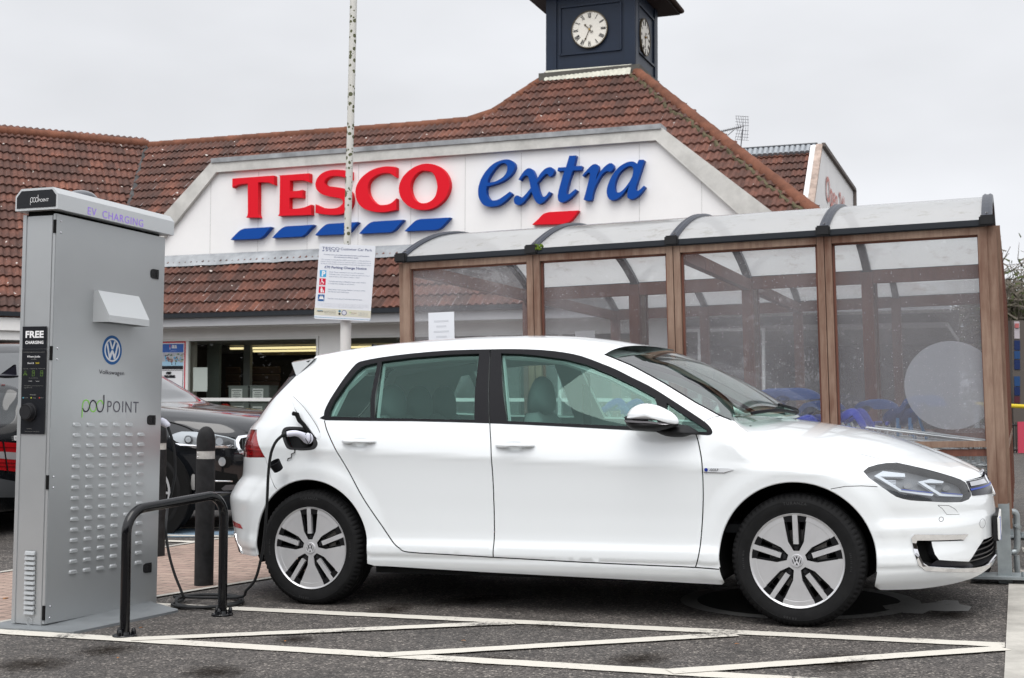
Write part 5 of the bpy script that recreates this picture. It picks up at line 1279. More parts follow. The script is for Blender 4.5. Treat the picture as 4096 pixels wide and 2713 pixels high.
# S: left half from the first crop, right half behind the pole from the second (offset 2049.3, 91.1 between the crops)
def c1to2(p): return (p[0]-2049.3, p[1]+91.1)
Sp = [[c1to2(p) for p in [(2185, 320), (2080, 295), (1960, 290), (1860, 330), (1808, 400), (1830, 450), (1890, 478)]]+[(0, 590), (130, 615), (230, 665), (265, 760), (262, 860), (225, 960), (150, 1040), (30, 1085), (-120, 1092)]+[c1to2(p) for p in [(1800, 990), (1648, 965)]],
      [c1to2(p) for p in [(1648, 808), (1720, 840), (1800, 875), (1950, 885), (2060, 865), (2140, 800), (2135, 730), (2060, 690)]]+[c1to2(p) for p in [(1880, 660), (1760, 620), (1670, 540), (1645, 440), (1680, 330), (1770, 240), (1900, 190), (2050, 180)]]+[(140, 282), (240, 300), (245, 300)], (245, 450)]
letter('letter_s', sp(Sp+[[(245, 450), (200, 425), (135, 412)]]), c2, REDL)
letter('letter_c', sp([[(1068, 222), (960, 210), (850, 212), (700, 245), (560, 310), (430, 420), (350, 550), (325, 680), (350, 820), (430, 940), (560, 1010), (720, 1040), (850, 1042), (960, 1025), (1070, 997)], [(1072, 790), (1000, 860), (920, 900), (820, 912), (720, 895), (630, 820), (570, 720), (550, 600), (580, 480), (680, 385), (800, 335), (880, 326), (960, 340), (1065, 410)]]), c2, REDL)
letter('letter_o', cat2([(1650, 158), (1480, 185), (1320, 270), (1190, 400), (1122, 560), (1130, 720), (1210, 860), (1350, 965), (1520, 1002), (1700, 985), (1850, 900), (1970, 770), (2035, 610), (2030, 460), (1960, 310), (1830, 200)], 3, True), c2, REDL,
       holes=[[(1620, 290), (1520, 290), (1420, 360), (1350, 470), (1325, 600), (1350, 720), (1410, 820), (1500, 872), (1600, 878), (1700, 840), (1780, 750), (1815, 620), (1812, 520), (1775, 390), (1710, 310)]])
def swoosh(pts, c, m): letter('swoosh', sp(pts), c, m)
swoosh([(100, 1455), [(100, 1455), (180, 1370), (270, 1285), (350, 1250)], (840, 1220), [(840, 1220), (760, 1310), (690, 1390), (610, 1435)]], c1, BLUEL)
swoosh([(858, 1420), [(858, 1420), (950, 1320), (1040, 1240), (1110, 1210)], (1615, 1180), [(1615, 1180), (1530, 1270), (1460, 1350), (1390, 1395)]], c1, BLUEL)
swoosh([(1638, 1373), [(1638, 1373), (1730, 1270), (1820, 1190), (1890, 1163)], (2420, 1130), [(2420, 1130), (2340, 1220), (2270, 1300), (2190, 1350)]], c1, BLUEL)
swoosh([(392, 1434), [(392, 1434), (490, 1325), (580, 1245), (660, 1212)], (1200, 1180), [(1200, 1180), (1110, 1280), (1030, 1370), (950, 1408)]], c2, BLUEL)
swoosh([(1220, 1388), [(1220, 1388), (1330, 1280), (1420, 1200), (1510, 1168)], (2050, 1140), [(2050, 1140), (1960, 1240), (1870, 1330), (1780, 1365)]], c2, BLUEL)
c3 = (1880, 600, 4.752); c4 = (2200, 580, 4.480)
swoosh([(1180, 1420), [(1180, 1420), (1290, 1320), (1390, 1220), (1500, 1182)], (2062, 1150), [(2062, 1150), (1990, 1250), (1900, 1350), (1780, 1405)]], c3, REDL)
letter('letter_e_italic', sp([[(330, 690), (430, 665), (620, 595), (760, 490), (840, 370), (850, 280), (800, 210), (710, 180), (600, 195), (450, 260), (320, 380), (220, 530), (165, 690), (153, 820), (180, 940), (250, 1040), (340, 1075), (440, 1075), (560, 1045), (680, 960), (800, 835)], [(755, 793), (650, 870), (540, 940), (440, 962), (370, 935), (320, 860), (305, 770), (318, 692)]]), c3, BLUEL,
       holes=[[(332, 615), (370, 500), (450, 380), (550, 275), (630, 250), (690, 270), (708, 340), (690, 430), (620, 520), (500, 590), (400, 618)]])
letter('letter_x_italic', sp([[(918, 565), (970, 480), (1030, 400), (1100, 350), (1170, 360), (1215, 430), (1245, 510), (1268, 560)], [(1268, 560), (1330, 460), (1410, 370), (1500, 328), (1560, 340), (1600, 400), (1575, 470), (1520, 510)], [(1490, 490), (1480, 465), (1440, 458), (1360, 530), (1275, 630)], [(1275, 630), (1310, 780), (1350, 870), (1390, 890), (1440, 870), (1500, 790)], (1540, 812), [(1500, 880), (1420, 970), (1330, 1025), (1270, 1005), (1215, 920), (1165, 790)], [(1165, 790), (1080, 920), (1000, 1010), (920, 1045), (850, 1020), (832, 940), (860, 880), (900, 865), (948, 890)], (950, 930), [(970, 925), (1040, 860), (1100, 790), (1152, 725)], [(1152, 725), (1130, 600), (1100, 500), (1060, 485), (1010, 510), (955, 580)]]), c3, BLUEL)
letter('letter_t_italic', sp([(345, 195), (468, 188), (425, 380), (572, 376), (558, 450), (405, 458), [(405, 458), (340, 650), (295, 830), (310, 885), (360, 870), (450, 790)], (485, 815), [(430, 890), (330, 980), (230, 1030), (160, 1010), (138, 940), (150, 840), (200, 650), (258, 462)], (132, 468), (148, 405), (285, 398)]), c4, BLUEL)
letter('letter_r_italic', sp([[(578, 545), (660, 450), (740, 370), (810, 342), (860, 370), (868, 450), (840, 540), (815, 640)], [(815, 640), (900, 480), (1000, 370), (1080, 325), (1130, 350), (1140, 420), (1090, 478)], [(1060, 480), (1020, 470), (960, 500), (890, 590), (830, 700), (780, 820), (745, 985)], [(700, 1000), (650, 992), (602, 982)], [(602, 982), (640, 850), (690, 650), (715, 530), (700, 492), (660, 510), (600, 570)]]), c4, BLUEL)
letter('letter_a_italic', sp([(1590, 268), (1672, 264), (1690, 275), [(1690, 275), (1610, 520), (1540, 740), (1535, 800), (1565, 825), (1610, 800), (1680, 730)], (1705, 752), [(1640, 850), (1560, 930), (1470, 972), (1400, 955), (1382, 890), (1395, 800), (1430, 705)], [(1430, 705), (1330, 850), (1230, 950), (1120, 990), (1050, 960), (1015, 860), (1030, 740), (1100, 570), (1220, 410), (1370, 315), (1490, 298), (1560, 340)]]), c4, BLUEL,
       holes=[[(1480, 400), (1420, 378), (1330, 420), (1230, 520), (1170, 660), (1158, 790), (1200, 852), (1280, 830), (1380, 720), (1460, 590), (1490, 480)]])

# --- clock tower
T0 = on(1255*1.7297, 188*1.7297, MP); toff = (T0-PA).dot(NB_)-.05; TP = fp(toff); NAVY = mat('navy_paint', (.012, .020, .038), .42, var=(1.2, .25))
tw = empty('clock_tower', T0); tag(tw, 'dark navy square clock tower standing on the tiled roof', 'tower')
cL = on(2191, 150, TP); cR = on(2537, 130, TP); aL = (cL-PA).dot(U); aR = (cR-PA).dot(U); wd_ = aR-aL
RP = (cR, U); fr3 = on(2625, 160, RP); dep = (fr3-cR).dot(W_)
zbase = T0.z-1.0; ztop = on(2400, 0, TP).z+.55
TF = frame(V((PA.x, PA.y, 0))+NB_*toff+U*(aL+aR)/2, U, Z, NB_)
mb = MB(); mb.box((0, (zbase+ztop)/2, -dep/2), (wd_, ztop-zbase, dep), TF)
for sx_ in (-1, 1): mb.box((sx_*(wd_/2-.10), (zbase+ztop)/2, .012), (.26, ztop-zbase, .06), TF)
for dz in (-.12, -dep+.12): mb.box((wd_/2+.012, (zbase+ztop)/2, dz), (.05, ztop-zbase, .24), TF)
mb.build('tower_body', NAVY, tw)
pz = [on(*p, TP).z for p in crop(2100, 0, 3.643, [(950, 765), (930, 70)])]
def face_trim(Fr, w, name):
    mb = MB(); cx = 0; h = pz[1]-pz[0]; cz = (pz[0]+pz[1])/2; fw = w*.70
    for (x, y, a, b) in ((0, cz+h/2, fw, .045), (0, cz-h/2, fw, .045), (-fw/2, cz, .045, h), (fw/2, cz, .045, h)): mb.box((x, y, .02), (a, b, .04), Fr)
    mb.build(name, NAVY, tw)
face_trim(TF, wd_, 'panel_moulding')
RF = frame(V((PA.x, PA.y, 0))+NB_*(toff-dep/2)+U*aR, W_, Z, U); face_trim(RF, dep, 'panel_moulding')
LEDGE = mat('ledge_brown', (.09, .085, .075), .7, var=(3, .3)); mb = MB(); zl = on(2300, 293, TP).z
mb.box((0, zl-.07, -dep/2), (wd_+.34, .20, dep+.34), TF); mb.build('ledge', LEDGE, tw)
fl3 = MB(); a_, b_ = mpt(TL[0]+.1, TL[1]-.02, .09), mpt(TR[0]-.1, TR[1]-.02, .09); n = 40
r0 = [a_.lerp(b_, i/n)+Z*.14 for i in range(n+1)]; r1 = [a_.lerp(b_, i/n)-upM*(.16+.03*(i % 2)) for i in range(n+1)]
fl3.add(r0+r1, [(i, i+1, n+2+i, n+1+i) for i in range(n)]); fl3.build('lead_apron', mat('apron_pale', (.55, .54, .46), .6, var=(4, .25)), tw)
zeave = at(2690, 66, fr3.y+.4).z
mb = MB(); ov = .48; e0 = zeave; hw = wd_/2+ov
rt = [(-hw, e0, ov), (hw, e0, ov), (hw, e0, -dep-ov), (-hw, e0, -dep-ov)]; top = (0, e0+1.6, -dep/2)
mb.add([TF @ V(p) for p in rt]+[TF @ V(top)]+[TF @ V((x, y+.07, z)) for x, y, z in rt], [(0, 3, 2, 1), (0, 1, 6, 5), (1, 2, 7, 6), (2, 3, 8, 7), (3, 0, 5, 8), (5, 6, 4), (6, 7, 4), (7, 8, 4), (8, 5, 4)])
mb.build('tower_roof', mat('roof_soffit_dark', (.035, .028, .028), .8), tw)
mb = MB()
for a, b in ((0, 1), (1, 2), (2, 3), (3, 0)):
    pa_, pb_ = TF @ V((rt[a][0]*1.03, rt[a][1]+.10, rt[a][2]+(.05 if rt[a][2] > 0 else -.05))), TF @ V((rt[b][0]*1.03, rt[b][1]+.10, rt[b][2]+(.05 if rt[b][2] > 0 else -.05))); mb.tube([pa_, pb_], .06, 8)
mb.build('roof_edge_tiles', mat('old_edge_tile', (.045, .03, .024), .9, var=(5, .5)), tw)
def clock(Fr, cx, cz, R, hh, mm_, name='clock'):
    ck = empty(name, Fr @ V((cx, cz, 0))); ck.parent = tw; ck.matrix_parent_inverse = Matrix.Translation(T0).inverted()
    M = Fr @ Matrix.Translation((cx, cz, 0)); mb = MB(); mb.lathe([(0, .06), (R*.985, .06), (R*.985, .0)], 64, M); mb.build('clock_face', mat('clock_cream', (.70, .67, .60), .5), ck)
    mb = MB(); mb.lathe([(R*.975, .0), (R*1.02, .03), (R*1.02, .072), (R*.98, .078), (R*.97, .062)], 64, M); mb.build('clock_rim', mat('clock_rim', (.10, .08, .05), .5, metal=.4), ck, smooth=True)
    mb = MB(); nums = ['XII', 'I', 'II', 'III', 'IIII', 'V', 'VI', 'VII', 'VIII', 'IX', 'X', 'XI']
    for i, s in enumerate(nums):
        a = pi/2-i*pi/6; Mt = M @ Matrix.Rotation(a-pi/2, 4, 'Z') @ Matrix.Translation((0, R*.64, .063))
        wu = {'I': .035, 'V': .085, 'X': .085}; tot = sum(wu[c] for c in s)*R+.012*R*(len(s)-1); x = -tot/2
        for c in s:
            w2 = wu[c]*R; hgt = R*.27
            def st(x0, y0, x1, y1, t): d = V((x1-x0, y1-y0)); d.normalize(); nn = V((-d.y, d.x))*t/2; plate(mb, [(x0+nn.x, y0+nn.y), (x0-nn.x, y0-nn.y), (x1-nn.x, y1-nn.y), (x1+nn.x, y1+nn.y)], [], 0, .004, Mt)
            if c == 'I': st(x+w2/2, 0, x+w2/2, hgt, R*.026)
            if c == 'V': st(x, hgt, x+w2*.55, 0, R*.028); st(x+w2, hgt, x+w2*.55, 0, R*.014)
            if c == 'X': st(x, hgt, x+w2, 0, R*.028); st(x+w2, hgt, x, 0, R*.014)
            x += w2+.012*R
        # serif bars at both ends
    for i in range(60):
        a = i*pi/30; Mt = M @ Matrix.Rotation(a, 4, 'Z'); mb.box((0, R*.94, .064), (R*.012, R*.03 if i % 5 else R*.05, .004), Mt)
    mb.build('numerals', INKD, ck)
    for nm, ang, ln, w2 in (('minute_hand', -mm_*2*pi/60, R*.66, .030), ('hour_hand', -(hh+mm_/60)*2*pi/12, R*.42, .040)):
        Mt = M @ Matrix.Rotation(ang, 4, 'Z'); mb = MB(); plate(mb, [(-R*w2*.5, -R*.18), (R*w2*.5, -R*.18), (R*w2*.5, ln*.75), (R*w2*1.6, ln*.80), (0, ln), (-R*w2*1.6, ln*.80), (-R*w2*.5, ln*.75)], [], .070, .078, Mt)
        mb.tube([(-R*.07, -R*.17, .076), (-R*.06, -R*.22, .076), (0, -R*.235, .076), (R*.06, -R*.22, .076), (R*.07, -R*.17, .076)], R*.014, 5, Mt); mb.build(nm, mat('hand_dark', (.05, .035, .015), .5, metal=.4), ck)
    mb = MB(); mb.cyl(M @ V((0, 0, .06)), M @ V((0, 0, .095)), R*.05, n=12); mb.build('boss', mat('brass', (.35, .22, .06), .4, metal=.7), ck)
cc = on(2358, 118.5, fp(toff+.06)); clock(TF, (cc-(V((PA.x, PA.y, 0))+NB_*toff+U*(aL+aR)/2)).dot(U), cc.z, 72/5134*((cc-CP).length)*1.0, 10, 34)
cc2 = on(2581, 150, (cR+U*.06, U)); clock(RF, (cc2-(V((PA.x, PA.y, 0))+NB_*(toff-dep/2)+U*aR)).dot(W_), cc2.z, 72/5134*((cc-CP).length), 2, 32)

# --- right-hand wing with the faded opening-hours gable
q0 = on(3045, 800, (mpt(*HR), NB_)); 
ow = empty('gable_wing', q0); tag(ow, 'tiled wing behind the hip with white gable lettered Open 24hrs', 'building')
WD = at(3270, 600, 36.0); WPp = (WD, MP[1])
def wc_(x, y): p = on(x, y, WPp)-WD; return (p.dot(U), p.dot(upM))
A0, A1, A2, A3 = wc_(2900, 622), wc_(3268, 600), wc_(3225, 800), wc_(2900, 830)
sl_ = A1[1]-5; tiled_roof('roof', WD, U, upM, [(A0[0]-1, A1[1]), (A1[0], A1[1]), (A1[0], sl_), (A0[0]-1, sl_)], ow, .2)
GPl = (WD+U*A1[0]+U*.15, U)
gz = [on(*p, GPl) for p in crop(3000, 550, 4.48, [(1282, 128), (1850, 940), (1905, 1380), (1330, 1380)])]
bl_ = gz[0].lerp(WD+U*(A1[0]+.15)+upM*sl_, 1.0); gp = [gz[0], gz[1], V((gz[1].x, gz[1].y, gz[1].z-4)), V((bl_.x, bl_.y, gz[1].z-4)), bl_]
mb = MB(); mb.add(gp+[p-U*.3 for p in gp], [(0, 1, 2, 3, 4), (9, 8, 7, 6, 5)]+[(i, (i+1) % 5, 5+(i+1) % 5, 5+i) for i in range(5)]); mb.build('gable_wall', mat('gable_white', (.74, .73, .72), .6, var=(1.5, .06)), ow)
mb = MB()
for a, b in ((gp[0], gp[1]), (gp[1], gp[2])): mb.tube([a+U*.05, b+U*.05], .07, 4)
mb.build('gable_trim', mat('trim_brown', (.13, .11, .10), .7), ow)
mb = MB(); a, b = gp[0], gp[4]; mb.add([a+NB_*.12+U*.04, b+NB_*.12+U*.04, b-U*.14+NB_*.12, a-U*.14+NB_*.12, a+U*.04, b+U*.04], [(0, 1, 2, 3), (0, 4, 5, 1)])
mb.build('barge_board', mat('barge_mottled', (.42, .33, .28), .8, var=(4, .5)), ow)
mb = MB(); mb.tube([WD+U*(A0[0]-1)+upM*(A1[1]+.16)+Z*.05, WD+U*A1[0]+upM*(A1[1]+.16)+Z*.05], .07, 6); mb.build('roof_top_edge', GUTTER, ow)
mb = MB(); a = WD+upM*(A1[1]-.02)+MP[1]*.09
for i in range(34): p = a+U*(A1[0]-.15*i-.08); mb.cyl(p+upM*.10, p-upM*.22, .072, .085, 8)
mb.build('lead_rolls', mat('lead_rolls', (.30, .32, .34), .5, metal=.2), ow)
tpos = on(*crop(3000, 550, 4.48, [(1345, 1110)])[0], GPl); tp2 = on(*crop(3000, 550, 4.48, [(1762, 1290)])[0], GPl)
mb = MB(); vs_, fs_ = text_polys('Open 24hrs', 1.0, bold=.012, align='LEFT'); wt = max(v[0] for v in vs_); scx = (tp2-tpos).dot(W_)/wt; hgt = (on(*crop(3000, 550, 4.48, [(1360, 660)])[0], GPl).z-tpos.z)
mb.add([(x*scx, y*hgt/.72, .01) for x, y, z in vs_], fs_, frame(V((tpos.x, tpos.y, tpos.z))+U*.02, W_, Z, U)); mb.build('lettering', mat('faded_red', (.55, .25, .22), .7), ow)
# aerial
an = empty('tv_aerial', at(2945, 850, 33)); tag(an, 'small grid television aerial on a pole above the right roof hip', 'aerial')
AM = mat('aerial_grey', (.10, .10, .11), .5, metal=.5); ap = lambda x, y, dy=0: at(*crop(1700, 0, 1.6914, [(x, y)])[0], 33+dy)
mb = MB(); mb.tube([ap(2130, 1060), ap(2150, 870)], .014, 6); mb.build('pole', AM, an)
mb = MB(); mb.tube([ap(1985, 895), ap(2160, 855)], .012, 5); mb.tube([ap(2015, 905), ap(2050, 915), ap(2090, 880)], .01, 5)
for i in range(12):
    x = 1992+13*i; y = 893-3.0*i; mb.tube([ap(x, y-8, -.08), ap(x, y+8, .08)], .012, 4); mb.tube([ap(x-5, y, -.1), ap(x+5, y, .1)], .012, 4)
mb.build('director_boom', AM, an)
mb = MB()
for x in (2102, 2118, 2134, 2150, 2166, 2182): mb.tube([ap(x+2, 785+abs(x-2150)*.05), ap(x+18 if x < 2150 else x+4, 862)], .006, 4); mb.tube([ap(x+18 if x < 2150 else x+4, 862), ap(x-4, 945)], .006, 4)
for y in (785, 805, 825, 845, 880, 905, 925, 945): mb.tube([ap(2100, y), ap(2190, y+6)], .006, 4)
mb.build('reflector_grid', AM, an)
# left wing eaves: gutter, white fascia over a dark canopy
el0, el1 = lpt(-14, eb), lpt(vbl[0]*kk+2 if False else 1.0, eb)
def lband(name, y0, y1, off, m, th=.1):
    pl = (el0+N2*off, N2); z0 = on(40, y0, pl).z; z1 = on(40, y1, pl).z; c = (el0+el1)/2+N2*(off-th/2); mb = MB(); mb.box((0, 0, 0), ((el1-el0).length, th, z0-z1), frame((c.x, c.y, (z0+z1)/2), U2, -N2, Z)); return mb.build(name, m, shop)
lband('gutter', 1246, 1264, .10, GUTTER, .14); lband('fascia', 1262, 1322, .02, WHITEWALL, .08); lband('fascia', 1322, 1365, -.06, WHITEWALL, .08)
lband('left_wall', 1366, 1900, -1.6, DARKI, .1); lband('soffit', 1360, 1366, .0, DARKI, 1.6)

# ================================================================== trolley shelters
def woodmat(name, c1, c2):
    m, N, L, mk = nodes(name); b = N['Principled BSDF']; t = mk('ShaderNodeTexCoord')
    n1 = mk('ShaderNodeTexNoise', i={'Scale': 3.0, 'Detail': 7, 'Roughness': .7}); mp = mk('ShaderNodeMapping', i={'Scale': (9, 9, 1.0)}); L.new(t.outputs['Object'], mp.inputs[0]); L.new(mp.outputs[0], n1.inputs['Vector'])
    n2 = mk('ShaderNodeTexNoise', i={'Scale': 1.7, 'Detail': 4, 'Roughness': .6}); L.new(t.outputs['Object'], n2.inputs['Vector'])
    a = mk('ShaderNodeMath', operation='MULTIPLY_ADD', i={1: .55, 2: 0}); L.new(n1.outputs['Fac'], a.inputs[0])
    s = mk('ShaderNodeMath', operation='MULTIPLY_ADD', i={1: .6}); L.new(n2.outputs['Fac'], s.inputs[0]); L.new(a.outputs[0], s.inputs[2])
    r = mk('ShaderNodeMapRange', i={'From Min': .40, 'From Max': .72}); L.new(s.outputs[0], r.inputs['Value'])
    mx = mk('ShaderNodeMix', data_type='RGBA', i={6: (*c1, 1), 7: (*c2, 1)}); L.new(r.outputs[0], mx.inputs[0]); L.new(mx.outputs[2], b.inputs['Base Color']); b.inputs['Roughness'].default_value = .75
    bp = mk('ShaderNodeBump', i={'Strength': .4, 'Distance': .003}); L.new(n1.outputs['Fac'], bp.inputs['Height']); L.new(bp.outputs[0], b.inputs['Normal'])
    return m
WOOD = woodmat('weathered_cedar', (.10, .040, .022), (.27, .185, .135)); WOODR = woodmat('red_brown_cedar', (.085, .026, .016), (.17, .065, .042))
RIBM = mat('rib_dark_grey', (.035, .040, .055), .35, metal=.3); GALV = mat('galvanised_steel', (.30, .33, .34), .45, metal=.55, var=(6, .3))
def polymat():
    m, N, L, mk = nodes('roof_polycarbonate'); b = N['Principled BSDF']; N.remove(b); out = N['Material Output']; t = mk('ShaderNodeTexCoord')
    n1 = mk('ShaderNodeTexNoise', i={'Scale': 7, 'Detail': 8, 'Roughness': .75}); L.new(t.outputs['Object'], n1.inputs['Vector'])
    cr = mk('ShaderNodeValToRGB'); e = cr.color_ramp.elements; e[0].position = .33; e[0].color = (.58, .56, .51, 1); e[1].position = .46; e[1].color = (.78, .78, .77, 1); L.new(n1.outputs['Fac'], cr.inputs[0])
    df = mk('ShaderNodeBsdfDiffuse'); tl = mk('ShaderNodeBsdfTranslucent'); L.new(cr.outputs[0], df.inputs[0]); L.new(cr.outputs[0], tl.inputs[0])
    a = mk('ShaderNodeMixShader', i={0: .55}); L.new(df.outputs[0], a.inputs[1]); L.new(tl.outputs[0], a.inputs[2])
    gl = mk('ShaderNodeBsdfGlossy', i={'Roughness': .12, 'Color': (.9, .9, .9, 1)}); lw = mk('ShaderNodeLayerWeight', i={'Blend': .5}); pw_ = mk('ShaderNodeMath', operation='POWER', i={1: 4.6}); L.new(lw.outputs['Facing'], pw_.inputs[0]); fr = mk('ShaderNodeMapRange', i={'To Min': .04, 'To Max': .9}); L.new(pw_.outputs[0], fr.inputs['Value']); m2 = mk('ShaderNodeMixShader'); L.new(fr.outputs[0], m2.inputs[0]); L.new(a.outputs[0], m2.inputs[1]); L.new(gl.outputs[0], m2.inputs[2])
    tr = mk('ShaderNodeBsdfTransparent', i={'Color': (.9, .92, .92, 1)}); m3 = mk('ShaderNodeMixShader', i={0: .16}); L.new(m2.outputs[0], m3.inputs[1]); L.new(tr.outputs[0], m3.inputs[2]); L.new(m3.outputs[0], out.inputs['Surface'])
    return m
POLY = polymat(); PANE = glassmat('dirty_pane', (.90, .92, .93), milk=.22, milkcol=(.62, .60, .62), drops=.14, ior=1.36)
PANE2 = glassmat('dirty_pane_rear', (.90, .91, .92), milk=.10, milkcol=(.60, .58, .60), ior=1.3)
sdir = (V((2.7922, 7.4972, 2.1743))-V((-.7356, 8.7327, 2.0862))).normalized(); sw = V((sin(radians(21.5)), cos(radians(21.5)), 0)); sup = sdir.cross(-sw).normalized(); sup = sup if sup.z > 0 else -sup
sx0 = V((-.7356, 8.7327, 2.0862))-sup*2.075
BAY = .934; NBAY = 4; DEP = 2.38; HE = 2.075
def make_shelter(name, origin, label, detail=True, gl=PANE):
    F_ = frame(origin, sdir, sw, sup); r = empty(name, origin); tag(r, label, 'trolley shelter', 'timber trolley shelters with curved roofs')
    LX = BAY*NBAY
    def wb(nm, boxes, m):
        mb = MB()
        for c, d in boxes: mb.box(c, d, F_)
        return mb.build(nm, m, r)
    # posts and frames, front row
    for i in range(NBAY+1):
        x = i*BAY; w2 = .042
        if 0 < i < NBAY: bx = [((x-.0225, 0, (HE-.03+.33)/2), (.041, .07, HE-.03-.33)), ((x+.0225, .004, (HE-.03+.33)/2), (.041, .07, HE-.03-.33))]
        else: bx = [((x+(.028 if i == 0 else -.028), .0, (HE-.03+.33)/2), (.05, .07, HE-.03-.33)), ((x+(-.014 if i == 0 else .022), .02, (HE-.03+.28)/2), (.034 if i == 0 else .055, .09, HE-.03-.28))]
        wb('post', bx, WOOD); wb('post', [((x, DEP, (HE+.02)/2+.15), (.085, .07, HE-.34))], WOODR)
        mb = MB(); mb.box((x+(.02 if i == NBAY else 0), .02, .20), (.075, .10, .46), F_); mb.box((x, .02, .012), (.34, .24, .014), F_)
        for dx in (-.12, .12): mb.cyl(F_ @ V((x+dx, -.05, .02)), F_ @ V((x+dx, -.05, .045)), .014, n=6)
        mb.build('steel_foot', GALV, r)
    for i in range(NBAY):
        x0, x1 = i*BAY+.045, (i+1)*BAY-.045; xm = (x0+x1)/2; L_ = x1-x0
        wb('top_rail', [((xm, 0, HE-.052), (L_, .062, .042))], WOOD); wb('bottom_rail', [((xm, 0, .775), (L_, .062, .036))], WOOD); wb('bottom_rail', [((xm, .01, .725), (L_+.02, .05, .04))], WOODR)
        wb('gasket', [((xm, .012, HE-.077), (L_-.002, .03, .012)), ((x0+.006, .012, 1.41), (.012, .03, 1.26)), ((x1-.006, .012, 1.41), (.012, .03, 1.26))], WOODR)
        mb = MB(); mb.add([F_ @ V(p) for p in ((x0, .012, .79), (x1, .012, .79), (x1, .012, HE-.075), (x0, .012, HE-.075))], [(0, 1, 2, 3)]); mb.build('pane', gl, r)
        wb('rear_rail', [((xm, DEP, HE-.05), (L_, .06, .10))], WOODR); wb('rear_rail', [((xm, DEP, .775), (L_, .06, .05))], WOODR)
        mb = MB(); mb.add([F_ @ V(p) for p in ((x0, DEP, .79), (x1, DEP, .79), (x1, DEP, HE-.11), (x0, DEP, HE-.11))], [(0, 1, 2, 3)]); mb.build('pane', PANE2, r)
        # wire mesh below the sill
        mb = MB()
        for k in range(int(L_/.05)): mb.box((x0+.02+k*.05, .0, .50), (.003, .003, .42), F_)
        for k in range(9): mb.box((xm, .003, .30+k*.05), (L_, .003, .003), F_)
        mb.build('wire_mesh', GALV, r)
    # gutter lines
    mb = MB(); mb.box((LX/2, -.035, HE-.008), (LX, .05, .034), F_); mb.box((LX/2, -.005, HE-.02), (LX, .09, .02), F_); mb.build('gutter', GUTTER, r)
    mb = MB(); mb.box((LX/2, DEP+.03, HE-.008), (LX, .05, .034), F_); mb.build('gutter', GUTTER, r)
    # vault
    rise = .30; ch = DEP+.10; R = (ch*ch/4+rise*rise)/(2*rise); zc = HE+rise-R
    def arc(t): # t in 0..1 across the span
        a = asin(ch/2/R); b = -a+2*a*t; return (DEP/2+R*sin(b), zc+R*cos(b))
    for i in range(NBAY):
        x0, x1 = i*BAY+.028, (i+1)*BAY-.028; n = 20; mb = MB()
        a = [arc(k/n) for k in range(n+1)]
        mb.add([F_ @ V((x0, y, z+.004)) for y, z in a]+[F_ @ V((x1, y, z+.004)) for y, z in a], [(k, k+1, n+2+k, n+1+k) for k in range(n)]); mb.build('roof_sheet', POLY, r, smooth=True)
    for i in range(NBAY+1):
        x = i*BAY; n = 24; a = [arc(k/n) for k in range(n+1)]; mb = MB(); w2 = .030
        def prof_(y, z, ny, nz):
            return [(x-w2, y-.0*ny, z-.03), (x-w2, y, z+.014), (x-w2*.5, y, z+.024), (x-w2*.2, y, z+.018), (x+w2*.2, y, z+.018), (x+w2*.5, y, z+.024), (x+w2, y, z+.014), (x+w2, y, z-.03)]
        vs = []
        for y, z in a: vs += [F_ @ V(p) for p in prof_(y, z, 0, 1)]
        mb.add(vs, [(k*8+j, k*8+(j+1) % 8, (k+1)*8+(j+1) % 8, (k+1)*8+j) for k in range(n) for j in range(8)]); mb.build('rib', RIBM, r)
        mb = MB(); mb.box((x, -.058, HE+.002), (.085, .045, .062), F_, bev=.008); mb.build('rib_end_cap', BLACKPLASTIC, r)
        mb = MB(); mb.cyl(F_ @ V((x, .02, HE+.045)), F_ @ V((x, .016, HE+.062)), .008, n=8); mb.build('rivet', CHROME, r)
        if i in (0, 2, 4):
            wb('cross_beam', [((x+.0, DEP/2, HE-.06), (.06, DEP-.07, .085))], WOODR)
    # end walls: frames with panes, extra posts
    for xe, sd2 in ((LX, 1),):
        for k in range(4):
            y = .06+k*(DEP-.06)/3
            wb('end_post', [((xe+.045*sd2, y+.03, 1.17), (.05, .055, 1.78)), ((xe+.038*sd2, y-.03, 1.17), (.03, .05, 1.72))], WOOD if k < 1 else WOODR)
        for k in range(3):
            y0 = .09+k*(DEP-.06)/3; y1 = y0+(DEP-.06)/3-.06; mb = MB(); mb.add([F_ @ V(p) for p in ((xe+.04, y0, .79), (xe+.04, y1, .79), (xe+.04, y1, HE-.09), (xe+.04, y0, HE-.09))], [(0, 1, 2, 3)]); mb.build('end_pane', PANE2, r)
            wb('end_rail', [((xe+.045, (y0+y1)/2, .77), (.05, y1-y0, .05)), ((xe+.045, (y0+y1)/2, HE-.06), (.05, y1-y0, .05))], WOOD)
    # gable infill over the ends
    for xe in (0, LX):
        n = 20; a = [arc(k/n) for k in range(n+1)]; mb = MB(); mb.add([F_ @ V((xe, y, z-.03)) for y, z in a]+[F_ @ V((xe, DEP/2, HE-.02))], [list(range(n+2))]); mb.build('gable_infill', glassmat('smoky_infill', (.22, .25, .28), ior=1.5, milk=.15, milkcol=(.2, .2, .22)) if 'smoky_infill' not in MATS else MATS['smoky_infill'], r)
    return r, F_
sh1, SHF = make_shelter('trolley_shelter', sx0, 'weathered timber and glass trolley shelter standing right behind the white car')
so2 = sx0+sw*(DEP+.17); make_shelter('trolley_shelter', V((so2.x, so2.y, so2.z)), 'second timber trolley shelter seen through the panes of the first, farther from the car', gl=PANE2)
